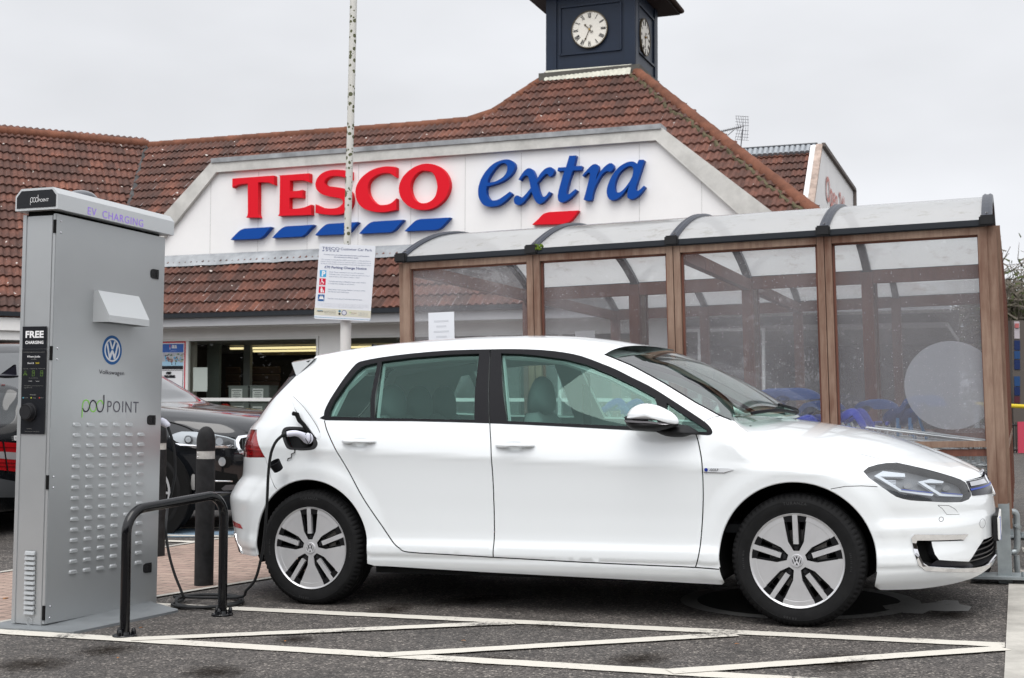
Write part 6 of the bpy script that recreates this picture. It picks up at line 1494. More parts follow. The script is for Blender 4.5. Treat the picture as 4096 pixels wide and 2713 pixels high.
# moss tuft on the second gutter cap
mb = MB(); r9 = random.Random(4)
for k in range(40): c = SHF @ V((BAY+.045+r9.uniform(-.02, .03), -.055+r9.uniform(-.02, .02), HE+.01+r9.uniform(-.012, .02))); mb.sphere(tuple(c), r9.uniform(.004, .009), 6, 4)
tag(mb.build('moss_tuft', mat('moss', (.10, .16, .015), .95)), 'bright green moss tuft on a gutter cap of the shelter roof', 'moss')
mb = MB(); s0 = on(1713, 1252, (SHF @ V((0, .004, 1)), -sw)); loc = SHF.inverted() @ s0; x, z = loc.x, loc.z
def notice(x0, x1, z0, z1, y, label, ln=6):
    t = empty('shelter_notice', SHF @ V(((x0+x1)/2, y, (z0+z1)/2))); tag(t, label, 'notice'); mb = MB(); mb.box(((x0+x1)/2, y, (z0+z1)/2), (x1-x0, .002, z1-z0), SHF); mb.build('sheet', mat('notice_white', (.62, .63, .66), .6), t)
    mb = MB()
    for k in range(ln): w_ = (x1-x0)*random.Random(k).uniform(.35, .6); mb.box(((x0+x1)/2, y-.0016, z1-.06-k*.035), (w_, .0008, .012), SHF)
    mb.build('faint_print', mat('faint_print', (.50, .51, .54), .6), t)
notice(x, x+.188, z-.28, z, -.001, 'white paper notice taped on the leftmost front pane of the shelter')
q = SHF.inverted() @ on(2300, 1326, (SHF @ V((0, DEP, 1)), -sw)); notice(q.x, q.x+.17, q.z-.24, q.z, DEP-.012, 'pale paper notice on the rear panes of the shelter')
# round frosted sticker on the fourth pane
cq = SHF.inverted() @ on(3798, 1540, (SHF @ V((0, .016, 1)), -sw)); Rq = .262; poly = []
for k in range(64):
    a = 2*pi*k/64; poly.append((min(cq.x+Rq*cos(a), NBAY*BAY-.056), cq.z+Rq*sin(a)))
def filmmat(name, col, op):
    m, N, L, mk = nodes(name); N.remove(N['Principled BSDF']); out = N['Material Output']; df = mk('ShaderNodeBsdfDiffuse', i={'Color': (*col, 1)}); tl = mk('ShaderNodeBsdfTranslucent', i={'Color': (*col, 1)}); a = mk('ShaderNodeMixShader', i={0: .4}); L.new(df.outputs[0], a.inputs[1]); L.new(tl.outputs[0], a.inputs[2])
    tr = mk('ShaderNodeBsdfTransparent'); b = mk('ShaderNodeMixShader', i={0: op}); L.new(tr.outputs[0], b.inputs[1]); L.new(a.outputs[0], b.inputs[2]); L.new(b.outputs[0], out.inputs['Surface']); return m
mb = MB(); mb.add([SHF @ V((a, .017, b)) for a, b in poly], [list(range(64))]); fo = mb.build('frosted_disc', filmmat('frosted_film', (.55, .56, .60), .55)); tag(fo, 'large round frosted disc stuck inside the right-hand front pane of the shelter', 'sticker')
# trolleys ---------------------------------------------------------------
TW = mat('trolley_wire', (.45, .47, .48), .3, metal=.8); TB = mat('trolley_blue', (.008, .03, .34), .4); NAVYS = mat('child_seat_navy', (.028, .07, .22), .45)
def make_trolley(label, seat):
    t = empty('shopping_trolley', mat=Matrix.Identity(4)); del t['_m']; tag(t, label, 'trolley', 'shopping trolleys nested inside the shelter')
    mb = MB(); w0, w1 = .28, .22
    def rim(z0, z1, inset_=0): return [(.05+inset_, -w0, z0), (.95-inset_*1.5, -w1, z1), (.95-inset_*1.5, w1, z1), (.05+inset_, w0, z0)]
    for k, (z0, z1, i_) in enumerate(((.98, .86, 0), (.88, .78, .01), (.78, .70, .02), (.68, .62, .03), (.58, .55, .05))): mb.tube(rim(z0, z1, i_), .005 if k else .008, 6, closed=True)
    for k in range(19):
        x = .06+.88*k/18; zt_ = .98-.12*(x-.05)/.9; zb_ = .56
        for s in (-1, 1): wy = w0-(w0-w1)*(x-.05)/.9; mb.tube([(x, s*wy, zt_), (x-.01, s*(wy-.03), zb_)], .0025, 4)
    for k in range(9):
        y = -w1+2*w1*k/8; mb.tube([(.95, y, .86), (.90, y, .55), (.10, y*1.1, .57)], .0025, 4)
    mb.build('basket', TW, t, world=False)
    mb = MB()
    for s in (-1, 1): mb.tube([(-.06, s*.27, 1.02), (.02, s*.26, .80), (.10, s*.24, .30), (.75, s*.20, .20), (.85, s*.20, .12)], .011, 8)
    mb.build('chassis', TW, t, world=False)
    mb = MB(); mb.cyl((-.08, -.29, 1.03), (-.08, .29, 1.03), .016, n=12); mb.build('handle', TB, t, smooth=True, world=False)
    for s in (-1, 1):
        if seat: break
        mb = MB(); o = cat2([(-.11, .99), (-.09, 1.045), (-.02, 1.095), (.04, 1.10), (.085, 1.05), (.125, .96), (.085, .955), (.05, 1.02), (.02, 1.045), (-.04, 1.01)], 2, True); pillow(mb, o, s*.26, s*.305, 3, cen=(.02, 1.06)); pillow(mb, o, s*.26, s*.235, 2, cen=(.02, 1.06)); mb.build('handle_bracket', TB, t, smooth=True, world=False)
        for x in (.10, .84):
            mb = MB(); mb.cyl((x, s*.20-.012, .06), (x, s*.20+.012, .06), .06, n=18); mb.build('wheel', RUBBER, t, smooth=True, world=False)
    if seat:
        mb = MB(); rows = []
        # moulded infant seat shell: deep cupped back rising to a hooded lip
        prof = [(-.02, 1.05), (.05, 1.03), (.13, 1.05), (.19, 1.10), (.235, 1.165), (.29, 1.215), (.36, 1.235), (.42, 1.225), (.47, 1.195)]
        P = catmull([(x, 0, z) for x, z in prof], 3); n = 10
        for j in range(n+1):
            tt = -1+2*j/n; rows.append([V((p.x-.02*abs(tt)**3, tt*(.155+.02*sin(i/len(P)*pi)), p.z+.05*tt*tt*(1-i/len(P))**.5+(-.06)*max(0, i/len(P)-.6)*tt*tt)) for i, p in enumerate(P)])
        for j, r_ in enumerate(rows):
            kk_ = abs(-1+2*j/n)**5*.55
            for i in range(len(r_)): r_[i] = V((r_[i].x+(.17-r_[i].x)*kk_, r_[i].y, r_[i].z+(1.19-r_[i].z)*kk_))
        K = len(P); vs = [p for r_ in rows for p in r_]; vs2 = [p+V((.02, 0, -.035)) for p in vs]; N_ = len(vs)
        fs = [(j*K+i, j*K+i+1, (j+1)*K+i+1, (j+1)*K+i) for j in range(n) for i in range(K-1)]; fs2 = [tuple(N_+q for q in f[::-1]) for f in fs]
        ed_ = [(i, i+1, N_+i+1, N_+i) for i in range(K-1)]+[(n*K+i, N_+n*K+i, N_+n*K+i+1, n*K+i+1) for i in range(K-1)]+[(j*K, N_+j*K, N_+(j+1)*K, (j+1)*K) for j in range(n)]+[(j*K+K-1, (j+1)*K+K-1, N_+(j+1)*K+K-1, N_+j*K+K-1) for j in range(n)]
        mb.add(vs+vs2, fs+fs2+ed_); mb.build('child_seat', NAVYS, t, smooth=True, sharp=60, world=False)
        mb = MB()
        for y in (-.09, .09): mb.box((.14, y-.155, 1.0), (.03, .006, .14)); mb.tube([(.2, y, 1.10), (.24, y*1.05, .98), (.28, y, .90)], .008, 5)
        mb.build('seat_strap', mat('strap_blue', (.05, .18, .38), .6), t, world=False)
    return t
def tree_copy(o, parent=None):
    c = o.copy(); COL.objects.link(c); c.parent = parent
    if parent: c.matrix_parent_inverse = o.matrix_parent_inverse.copy()
    for ch in [k for k in bpy.data.objects if k.parent == o and k is not c]: tree_copy(ch, c)
    return c
TS = make_trolley('', True); TN = make_trolley('', False)
spots = [(TS, 2.05, .62, 1, .92, 'trolley with navy child seat nearest the car windscreen, first of the nested row'), (TS, 2.115, .62, 1, .92, 'trolley with navy child seat nested second behind the windscreen end'), (TS, 2.18, .62, 1, .92, 'trolley with navy child seat nested third, its seat lip sticking out furthest'),
         (TN, 2.62, .45, .95, .875, 'plain trolley with blue handle bracket just left of the fourth shelter post'), (TN, 2.90, .35, .86, .905, 'plain trolley with blue handle bracket just right of the fourth shelter post'),
         (TS, 3.02, 1.10, .68, .87, 'trolley with navy child seat just left of the round frosted disc'), (TS, 3.10, 1.10, .66, .87, 'rightmost trolley with navy child seat, overlapping the frosted disc'),
         (TS, 2.20, 1.70, 1, .86, 'trolley with child seat in the far row, left of the shelter rear post'), (TS, 2.60, 1.70, .95, .86, 'trolley with child seat in the far row, right of the shelter rear post'), (TN, 1.25, .95, 1, 1, 'plain trolley deepest to the left in the shelter')]
used_ = set()
for proto, x, y, sx_, sz_, lb in spots:
    o = proto if id(proto) not in used_ else tree_copy(proto); used_.add(id(proto)); o['label'] = lb
    o.matrix_world = SHF @ Matrix.Translation((x, y, .0)) @ Matrix.Diagonal((sx_, 1, sz_, 1))
# coin-lock sign on a trolley inside (seen through the car)
# tubular bumper rail at the right end
BR_ = mat('rail_galv', (.33, .36, .37), .4, metal=.6, var=(9, .25)); rl = empty('tubular_rail', gnd(4070, 2316)); tag(rl, 'galvanised tubular guard rail beside the right foot of the shelter', 'rail')
A = lambda x, y, Y=7.75: at(x, y, Y)
mb = MB(); mb.tube([A(3980, 2211, 7.55)]+catmull([A(4040, 2211), A(4064, 2205), A(4069, 2185)], 4)+[A(4069, 2140), A(4067, 2075)]+catmull([A(4066, 2060), A(4058, 2049), A(4040, 2047)], 4)+[A(4010, 2047, 8.1)], .019, 12); mb.build('bent_tube', BR_, rl, smooth=True)
mb = MB(); mb.tube([A(4066, 2222), A(4071, 2318)], .017, 10); mb.build('leg', BR_, rl, smooth=True)
mb = MB(); mb.tube([A(4069, 2103), A(4020, 2103, 8.0)], .017, 10); mb.build('cross_tube', BR_, rl, smooth=True)
mb = MB(); mb.tube([A(4072, 2099), A(4066, 2112)], .025, 10); mb.build('tube_collar', BR_, rl, smooth=True)

# ================================================================== charging cabinet
P0 = gnd(176, 2514); PT = at(224, 850, P0.y); CH_ = (PT-P0).length; PR = at(627, 2424, P0.y*1664/1475); cA_ = (PR-P0); CL = cA_.length; cA_.normalize()
cU = (PT-P0).normalized(); cU = (cU+V((0, 0, 0))).normalized(); cN = cA_.cross(cU).normalized(); cN = cN if cN.y < 0 else -cN      # towards the camera
# far top corner fixes the tilt of the long side
q_ = at(661, 949, PR.y); cA2 = (q_-PT).normalized()
CF = frame(P0, cA_, cU, cN); CFi = CF.inverted(); CW = .205; 
cEn = -cA_                                            # end face looks along -A
EF = frame(P0, -cN*-1*-1, cU, -cA_)                    # x to the left (away from the long side), y up
cab = empty('charging_cabinet', P0+cA_*CL/2-cN*CW/2); tag(cab, 'tall grey electric vehicle charging cabinet lettered EV CHARGING at the left', 'charging cabinet')
GREY = mat('cabinet_grey', (.44, .455, .46), .36, metal=.55, spec=.5, var=(.9, .05)); GREYL = mat('cabinet_cap_grey', (.56, .575, .58), .36, metal=.45, spec=.5); PANELB = mat('panel_black', (.012, .013, .016), .28)
def cbox(name, a, h, n, m=GREY, par=None, bev=0, M=CF):
    mb = MB(); mb.box(((a[0]+a[1])/2, (h[0]+h[1])/2, (n[0]+n[1])/2), (a[1]-a[0], h[1]-h[0], n[1]-n[0]), M, bev=bev); return mb.build(name, m, par or cab, smooth=bool(bev))
cbox('cabinet_body', (.004, CL-.004), (.012, CH_-.012), (-CW, -.022), GREY, bev=.003)
cbox('side_edge', (-.0, .012), (.012, CH_-.005), (-CW-.004, -CW+.018), GREY)
door = cbox('door', (.003, CL-.001), (.018, CH_-.004), (-.020, .0), GREY, bev=.003)
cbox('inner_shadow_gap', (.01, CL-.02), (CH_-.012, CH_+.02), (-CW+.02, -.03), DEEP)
# cap
cp_ = [(.036, 0), (.036, .078), (.004, .112), (-CW+.006, .112), (-CW-.030, .074), (-CW-.030, 0)]
Mcap = CF @ Matrix.Translation((0, CH_+.012, 0)); vs = [Mcap @ V((x, h, n)) for x in (-.030, CL+.028) for n, h in cp_]
mb = MB(); mb.add(vs, [list(range(6)), list(range(6, 12))[::-1]]+[(i, 6+i, 6+(i+1) % 6, (i+1) % 6) for i in range(6)]); capo = mb.build('cabinet_cap', GREYL, cab)
ci = [(.024, .012), (.024, .072), (.000, .100), (-CW+.010, .100), (-CW-.019, .068), (-CW-.019, .012)]
mb = MB(); vs = [Mcap @ V((x, h, n)) for x in (-.0295, -.033) for n, h in ci]; mb.add(vs, [list(range(6)), list(range(6, 12))[::-1]]+[(i, 6+i, 6+(i+1) % 6, (i+1) % 6) for i in range(6)]); ep = mb.build('cap_end_panel', PANELB, cab)
mb = MB(); mb.sphere(tuple(Mcap @ V((.30, .105, -.10))), .085, 24, 10, sc=(1, 1, .62), lo=0); mb.build('beacon_dome', mat('dome_black', (.03, .035, .045), .15, coat=1), cab, smooth=True)
EPF = frame(Mcap @ V((-.0335, 0, 0)), cN*-1*-1, cU, -cA_)     # end panel plane: x axis runs towards the long side
EXF = frame(P0-cA_*.0, cN, cU, -cA_)
def stroke(mbx, pts, w, M, h=.0, k=3):
    L_ = [V((p[0], p[1])) for p in cat2(pts, k)]; a = []; b = []
    for i, p in enumerate(L_):
        t = (L_[min(i+1, len(L_)-1)]-L_[max(i-1, 0)]).normalized(); n = V((-t.y, t.x)); a.append(M @ V((*(p+n*w/2), h))); b.append(M @ V((*(p-n*w/2), h)))
    n = len(a); mbx.add(a+b, [(i, i+1, n+i+1, n+i) for i in range(n-1)])
GRN = mat('logo_green', (.27, .62, .12), .5); DKI = mat('logo_dark', (.035, .03, .045), .5); WHI = mat('print_white', (.78, .78, .78), .5); GREYP = mat('print_grey', (.30, .30, .28), .5); YEL = mat('print_yellow', (.62, .48, .03), .5)
def podlogo(par, M, s, sy, green, dark, w):
    """script pod (two interlaced loops) in unit of s, origin at left of p on the baseline"""
    def mp_(pts): return [((x-80)/240*s, (1414-y)*sy) for x, y in pts]
    mb = MB(); stroke(mb, mp_([(80, 1485), (82, 1400), (84, 1340), (95, 1300), (120, 1283), (145, 1295), (160, 1330), (166, 1370), (180, 1400), (203, 1415), (228, 1400), (240, 1360), (250, 1318), (270, 1290), (290, 1284), (305, 1295), (318, 1325)]), w, M, .0004); mb.build('logo_stroke', green, par)
    mb = MB(); stroke(mb, mp_([(84, 1375), (98, 1404), (120, 1415), (145, 1402), (160, 1365), (170, 1315), (200, 1284), (232, 1310), (243, 1355), (257, 1398), (282, 1415), (306, 1400), (320, 1360), (326, 1300), (323, 1215)]), w, M, .0009)
    mb.build('logo_stroke', dark, par)
def c2(x, y, c=(300, 1150, 2.851), n=0): q = CFi @ on(*crop(*c, [(x, y)])[0], (CF @ V((0, 0, n)), cN)); return q.x, q.y
def thin_text(par, name, s, M, x, y, size, m, w=1.0, **k):
    mb = MB(); vs_, fs_ = text_polys(s, 1.0, align='LEFT', **k); mb.add([(a*size*w, b*size, .0006) for a, b, c in vs_], fs_, M @ Matrix.Translation((x, y, 0))); return mb.build(name, m, par)
def fit_text(par, name, s, M, x0, y0, x1, hgt, m, **k):
    """text from x0 to x1 with cap height hgt"""
    vs_, fs_ = text_polys(s, 1.0, align='LEFT', **k); wmin = min(v[0] for v in vs_); wmax = max(v[0] for v in vs_); sx_ = (x1-x0)/(wmax-wmin); sy_ = hgt/.70
    mb = MB(); mb.add([((a-wmin)*sx_, b*sy_, .0006) for a, b, c in vs_], fs_, M @ Matrix.Translation((x0, y0, 0))); return mb.build(name, m, par)
# cap front text (letters are cut-outs lit purple)
capc = (80, 740, 3.819); Mtx = CF @ Matrix.Translation((0, 0, .0365))
def cc_(x, y): q = Mtx.inverted() @ on(*crop(*capc, [(x, y)])[0], (Mtx.translation, cN)); return q.x, q.y
e0 = cc_(1035, 452); e1 = cc_(1880, 640)
PURP = mat('purple_letter_glow', (.30, .18, .62), .4, emit=(.42, .25, 1), es=.15)
fit_text(cab, 'lettering', 'EV  CHARGING', Mtx, e0[0], (e0[1]+e1[1])/2, e1[0], (cc_(1035, 330)[1]-e0[1])*.95, PURP, space=1.12)
# end panel logo
def ce(x, y): q = EPFi @ on(*crop(*capc, [(x, y)])[0], (EPF.translation, -cA_)); return q.x, q.y
EPFi = EPF.inverted(); l0 = ce(160, 268); l1 = ce(275, 265); l2 = ce(440, 258)
podlogo(ep, EPF @ Matrix.Translation((l0[0], l0[1], 0)), (l1[0]-l0[0]), (l1[0]-l0[0])/240*.92, WHI, WHI, .0022); fit_text(ep, 'lettering', 'POINT', EPF, l1[0]+.004, l0[1], l2[0], (ce(440, 212)[1]-ce(440, 258)[1]), WHI)
# side panel: logos, hood, louvres, handles, rivets, hinges
DM = CF @ Matrix.Translation((0, 0, .0006)); 
hx0, hy0 = c2(203, 395); hx1, hy1 = c2(800, 440); tx0, ty0 = c2(210, 35); 
hood_poly = [(0, 0), (.105, 0), (.105, .035), (.030, ty0-hy0), (0, ty0-hy0)]
hxr = c2(655, 445)[0]+.01
mb = MB(); vs = [CF @ V((x, hy0+h, n)) for x in (hx0, hxr) for n, h in hood_poly]; mb.add(vs, [list(range(5))[::-1], list(range(5, 10))]+[(i, (i+1) % 5, 5+(i+1) % 5, 5+i) for i in range(1, 5)]); mb.build('vent_hood', mat('hood_grey', (.56, .575, .58), .42, metal=.35), cab)
lc_ = c2(423, 715); lr = (c2(423, 548)[1]-c2(423, 882)[1])/2; ML_ = CF @ Matrix.Translation((lc_[0], lc_[1], .0))
mb = MB(); mb.lathe([(0, .0010), (lr, .0010), (lr, 0)], 48, ML_); lg = mb.build('emblem_disc', mat('emblem_blue', (.01, .09, .27), .35), cab)
mb = MB(); n = 48; plate(mb, [(lr*.80*cos(2*pi*k/n), lr*.80*sin(2*pi*k/n)) for k in range(n)], [[(lr*.69*cos(2*pi*k/n), lr*.69*sin(2*pi*k/n)) for k in range(n)]], .001, .0022, ML_); vw_logo(mb, lr*.74, ML_, .0012, .0024, ring=False); mb.build('emblem_letters', mat('emblem_silver', (.66, .67, .70), .35), lg)
v0 = c2(272, 985); v1 = c2(558, 1003); fit_text(cab, 'lettering', 'Volkswagen', DM, v0[0], v0[1], v1[0], c2(285, 935)[1]-c2(285, 985)[1], DKI)
p0_ = c2(80, 1414); p1_ = c2(320, 1414); podlogo(cab, DM @ Matrix.Translation((p0_[0], p0_[1], 0)), p1_[0]-p0_[0], (c2(80, 1290)[1]-c2(80, 1414)[1])/124, GRN, DKI, .0075)
t0_ = c2(366, 1422); t1_ = c2(722, 1424); fit_text(cab, 'lettering', 'POINT', DM, t0_[0], t0_[1], t1_[0], c2(370, 1290)[1]-c2(370, 1422)[1], mat('logo_thin', (.12, .115, .135), .5), space=1.15)
k2 = (0, 1600, 1.409); TLq, TRq, BLq, BRq = c2(433, 139, k2), c2(795, 140, k2), c2(410, 969, k2), c2(778, 916, k2)
for i in range(6):
    for j in range(15):
        u, v = i/5, j/14; x = (TLq[0]*(1-u)+TRq[0]*u)*(1-v)+(BLq[0]*(1-u)+BRq[0]*u)*v; y = (TLq[1]*(1-u)+TRq[1]*u)*(1-v)+(BLq[1]*(1-u)+BRq[1]*u)*v
        if i == 5 and j == 0: continue
        mb = MB(); w_, h_ = .030, .0105; vs = []
        # pressed louvre: rounded top swelling outwards, open at the bottom
        R_ = [(-w_, 0, 0), (-w_*.92, h_*.7, 0), (-w_*.75, h_, 0), (w_*.75, h_, 0), (w_*.92, h_*.7, 0), (w_, 0, 0), (w_*.95, -h_*.9, 0), (-w_*.95, -h_*.9, 0)]
        Q_ = [(-w_*.80, -.001, .006), (-w_*.78, h_*.2, .007), (-w_*.66, h_*.4, .007), (w_*.66, h_*.4, .007), (w_*.78, h_*.2, .007), (w_*.80, -.001, .008), (w_*.80, -h_*.85, .009), (-w_*.80, -h_*.85, .009)]
        mb.add(R_+Q_, [(a, (a+1) % 8, 8+(a+1) % 8, 8+a) for a in range(8)]+[list(range(8, 16))[::-1]], CF @ Matrix.Translation((x, y, 0)))
        mb.build('louvre', GREY, cab, smooth=True, sharp=50)
def handle(x, y):
    mb = MB(); o = cat2([(-.034, 0), (-.030, .020), (-.012, .027)], 3)+[(.036, .027), (.036, -.027)]+cat2([(-.012, -.027), (-.030, -.020), (-.034, 0)], 3)[:-1]; plate(mb, o, [], 0, .004, CF @ Matrix.Translation((x, y, 0))); mb.box((.022, 0, .005), (.020, .034, .006), CF @ Matrix.Translation((x, y, 0))); mb.lathe([(0, .0055), (.010, .0055), (.012, .004)], 16, CF @ Matrix.Translation((x-.006, y, 0))); mb.build('door_latch', BLACKPLASTIC, cab)
for cx, cy, cc0 in ((948, 640, (0, 680, 1.537)), (928, 1538, (0, 680, 1.537)), (828, 947, k2)): handle(*c2(cx, cy, cc0))
for pts, c in ((((376, 316), (375, 385), (353, 1097), (351, 1165)), (0, 680, 1.537)), (((302, 433), (301, 494), (283, 1164), (280, 1228)), k2)):
    for x, y in pts: xx, yy = c2(x, y, c); mb = MB(); mb.lathe([(0, .004), (.0035, .0035), (.0055, .001), (.0055, 0)], 12, CF @ Matrix.Translation((xx, yy, 0))); mb.build('rivet', CHROME, cab, smooth=True)
for y0_, y1_, c in ((305, 388, (0, 680, 1.537)), (1085, 1172, (0, 680, 1.537)), (425, 505, k2), (1158, 1240, k2)):
    a, b = c2(345 if c[1] == 680 else 268, y0_, c)[1], c2(345 if c[1] == 680 else 268, y1_, c)[1]; cbox('hinge', (-.0015, .006), (b, a), (-.014, .0005), DEEP)
# end face: labels, info panel, socket, vents (x axis runs left, away from the long side)
cL_ = frame(P0-cA_*.001, -cN, cU, -cA_)
ENDP = (P0-cA_*.001, -cA_)
LM = frame(P0-cA_*.0015, cN, cU, -cA_); LMi = LM.inverted()
def el_(x, y, c=(90, 1280, 3.269)): q = LMi @ on(*crop(*c, [(x, y)])[0], ENDP); return q.x, q.y
def eplate(name, pts, h, m, par=None): mb = MB(); P_ = [el_(*p) for p in pts]; P_ = P_ if sum((P_[i][0]*P_[(i+1) % len(P_)][1]-P_[(i+1) % len(P_)][0]*P_[i][1]) for i in range(len(P_))) > 0 else P_[::-1]; plate(mb, P_, [], 0, h, LM); return mb.build(name, m, par or cab)
fr1 = eplate('free_charging_label', [(45, 92), (358, 88), (349, 378), (37, 381)], .0012, PANELB); inf = eplate('info_panel', [(35, 388), (350, 385), (313, 1494), (1, 1490)], .0012, PANELB)
def etext(par, s, x0, y0, x1, hpx, m, **k):
    a, b = el_(x0, y0), el_(x1, y0); t = el_(x0, y0-hpx); M = LM @ Matrix.Translation((0, 0, .0013)); fit_text(par, 'lettering', s, M, a[0], a[1], b[0], t[1]-a[1], m, **k)
etext(fr1, 'FREE', 82, 236, 318, 84, WHI, bold=.035); etext(fr1, 'CHARGING', 77, 318, 314, 38, WHI, bold=.03)
etext(inf, "I'm an Open Charge Pod Point and my name is:", 52, 430, 330, 9, GREYP); etext(inf, 'Khan-Jude', 104, 494, 270, 24, WHI, bold=.01); etext(inf, 'PG-70023', 153, 523, 220, 9, GREYP)
etext(inf, 'Door B', 105, 578, 185, 20, WHI, bold=.01); etext(inf, '7kW', 208, 578, 258, 20, YEL, bold=.01)
etext(inf, '1. Plug in Cable', 42, 645, 112, 8, GREYP); etext(inf, '2. Select Pod in App', 135, 644, 230, 8, GREYP); etext(inf, '3. Confirm Charge', 245, 643, 333, 8, GREYP)
etext(inf, 'Status Light', 130, 986, 210, 14, GREYP); etext(inf, 'Available', 56, 1024, 106, 9, GREYP); etext(inf, 'Charging', 160, 1025, 210, 9, GREYP); etext(inf, 'Offline', 266, 1024, 306, 9, GREYP)
etext(inf, 'Charge activates if you do not confirm charge within 15 minutes', 56, 866, 310, 7, GREYP); etext(inf, 'Charging Maximum in App', 56, 892, 163, 7, GREYP); etext(inf, 'To get started download our app', 118, 765, 238, 7, GREYP); etext(inf, 'Powered by', 88, 1426, 150, 9, GREYP); etext(inf, 'www.pod-point.com  |  020 7247 4114', 58, 1462, 248, 8, GREYP)
for (x, m_) in ((44, (.10, .35, .45)), (147, (.45, .5, .05)), (255, (.5, .05, .04))):
    a = el_(x, 1020); mb = MB(); mb.lathe([(0, .0022), (.0035, .0022), (.0035, .001)], 12, LM @ Matrix.Translation((a[0], a[1], 0))); mb.build('status_dot', mat('status_%d' % x, m_, .5), inf)
DG = mat('icon_green', (.16, .30, .05), .5); mb = MB()
for x in (180, 288):
    P_ = [el_(x-15, 668), el_(x+15, 667), el_(x+13, 735), el_(x-17, 736), el_(x-15, 668)]; 
    for a, b in zip(P_, P_[1:]): stroke(mb, [a, b], .0012, LM, .0016, 1)
    c = el_(x, 697); stroke(mb, [(c[0]+.0045*cos(t*pi/5), c[1]+.0045*sin(t*pi/5)) for t in range(11)], .001, LM, .0016, 1)
c = el_(73, 715); stroke(mb, [el_(52, 735), el_(52, 715), el_(60, 705), el_(85, 704), el_(95, 714), el_(94, 734)], .0012, LM, .0016, 1); stroke(mb, [el_(52, 720), el_(95, 719)], .0012, LM, .0016, 1); c = el_(74, 684); stroke(mb, [(c[0]+.0055*cos(t*pi/5), c[1]+.0055*sin(t*pi/5)) for t in range(11)], .001, LM, .0016, 1)
mb.build('icons', DG, inf)
for x0, x1, s in ((96, 164, 'Google Play'), (190, 258, 'App Store')): etext(inf, s, x0+20, 806, x1-2, 9, WHI)
sc_ = el_(128, 1205); srr = (el_(128, 1085)[1]-el_(128, 1325)[1])/2; mb = MB(); MS = LM @ Matrix.Translation((sc_[0], sc_[1], 0)); mb.lathe([(0, .034), (srr*.80, .034), (srr*.86, .030), (srr*.86, .012), (srr, .010), (srr, 0)], 40, MS); so_k = mb.build('socket_cover', mat('socket_black', (.016, .016, .018), .5), cab, smooth=True)
mb = MB(); 
for k in (0,): stroke(mb, [(srr*.70*cos(t), srr*.70*sin(t)) for t in [x*.2-1.2 for x in range(13)]], .002, MS, .0345); stroke(mb, [(srr*.78*cos(t), srr*.78*sin(t)) for t in [x*.2+1.2 for x in range(20)]], .0022, MS, .0345)
mb.build('cover_groove', DEEP, so_k)
kv = (0, 1600, 1.409); a0, a1 = el_(176, 862, kv), el_(166, 1197, kv)
for k in range(13):
    t = k/12; x = a0[0]*(1-t)+a1[0]*t; y = a0[1]*(1-t)+a1[1]*t; mb = MB(); w_, h_ = .033, .0105
    R_ = [(-w_, 0, 0), (-w_*.92, h_*.9, 0), (w_*.92, h_*.9, 0), (w_, 0, 0), (w_, -h_, 0), (-w_, -h_, 0)]; Q_ = [(-w_*.9, 0, .007), (-w_*.85, h_*.35, .007), (w_*.85, h_*.35, .007), (w_*.9, 0, .007), (w_*.9, -h_*.9, .010), (-w_*.9, -h_*.9, .010)]
    mb.add(R_+Q_, [(a, (a+1) % 6, 6+(a+1) % 6, 6+a) for a in range(6)]+[list(range(6, 12))[::-1]], LM @ Matrix.Translation((x, y, 0))); mb.build('end_louvre', GREY, cab, smooth=True, sharp=50)
a = el_(164, 1247, kv); mb = MB(); mb.lathe([(.0165, .0006), (.0175, .0012), (.0185, .0006)], 32, LM @ Matrix.Translation((a[0], a[1], 0))); mb.build('cover_disc', GREY, cab)
# base plate
kb = (0, 2250, 2.368); bp_ = crop(*kb, [(-60, 600), (125, 540), (400, 470), (1300, 380), (1480, 420), (1650, 432), (1690, 445), (1690, 462), (1240, 556), (860, 640), (750, 655), (640, 660), (0, 625)])
mb = MB(); P_ = [gnd(*p, .012) for p in crop(*kb, [(-80, 560), (130, 525)])]; 
edge = [gnd(*p, .012) for p in crop(*kb, [(-90, 612), (0, 617), (640, 655), (700, 655), (760, 645), (860, 625), (1240, 545), (1640, 462), (1688, 450), (1680, 440), (1640, 430)])]
back = [PR+cA_*.10-cN*(CW+.05), P0-cN*(CW+.10)-cA_*.1]
poly = [(p.x, p.y) for p in edge]+[(p.x, p.y) for p in back]
vs_, fs_ = poly_fill(poly); mb.add([(x, y, GZ(x, y)+.012) for x, y in vs_], fs_); n = len(poly); mb.add([(x, y, GZ(x, y)+.012) for x, y in poly]+[(x, y, GZ(x, y)-.002) for x, y in poly], [(i, (i+1) % n, n+(i+1) % n, n+i) for i in range(n)]); mb.build('base_plate', mat('base_grey', (.22, .235, .245), .5, metal=.3, var=(8, .15)), cab)
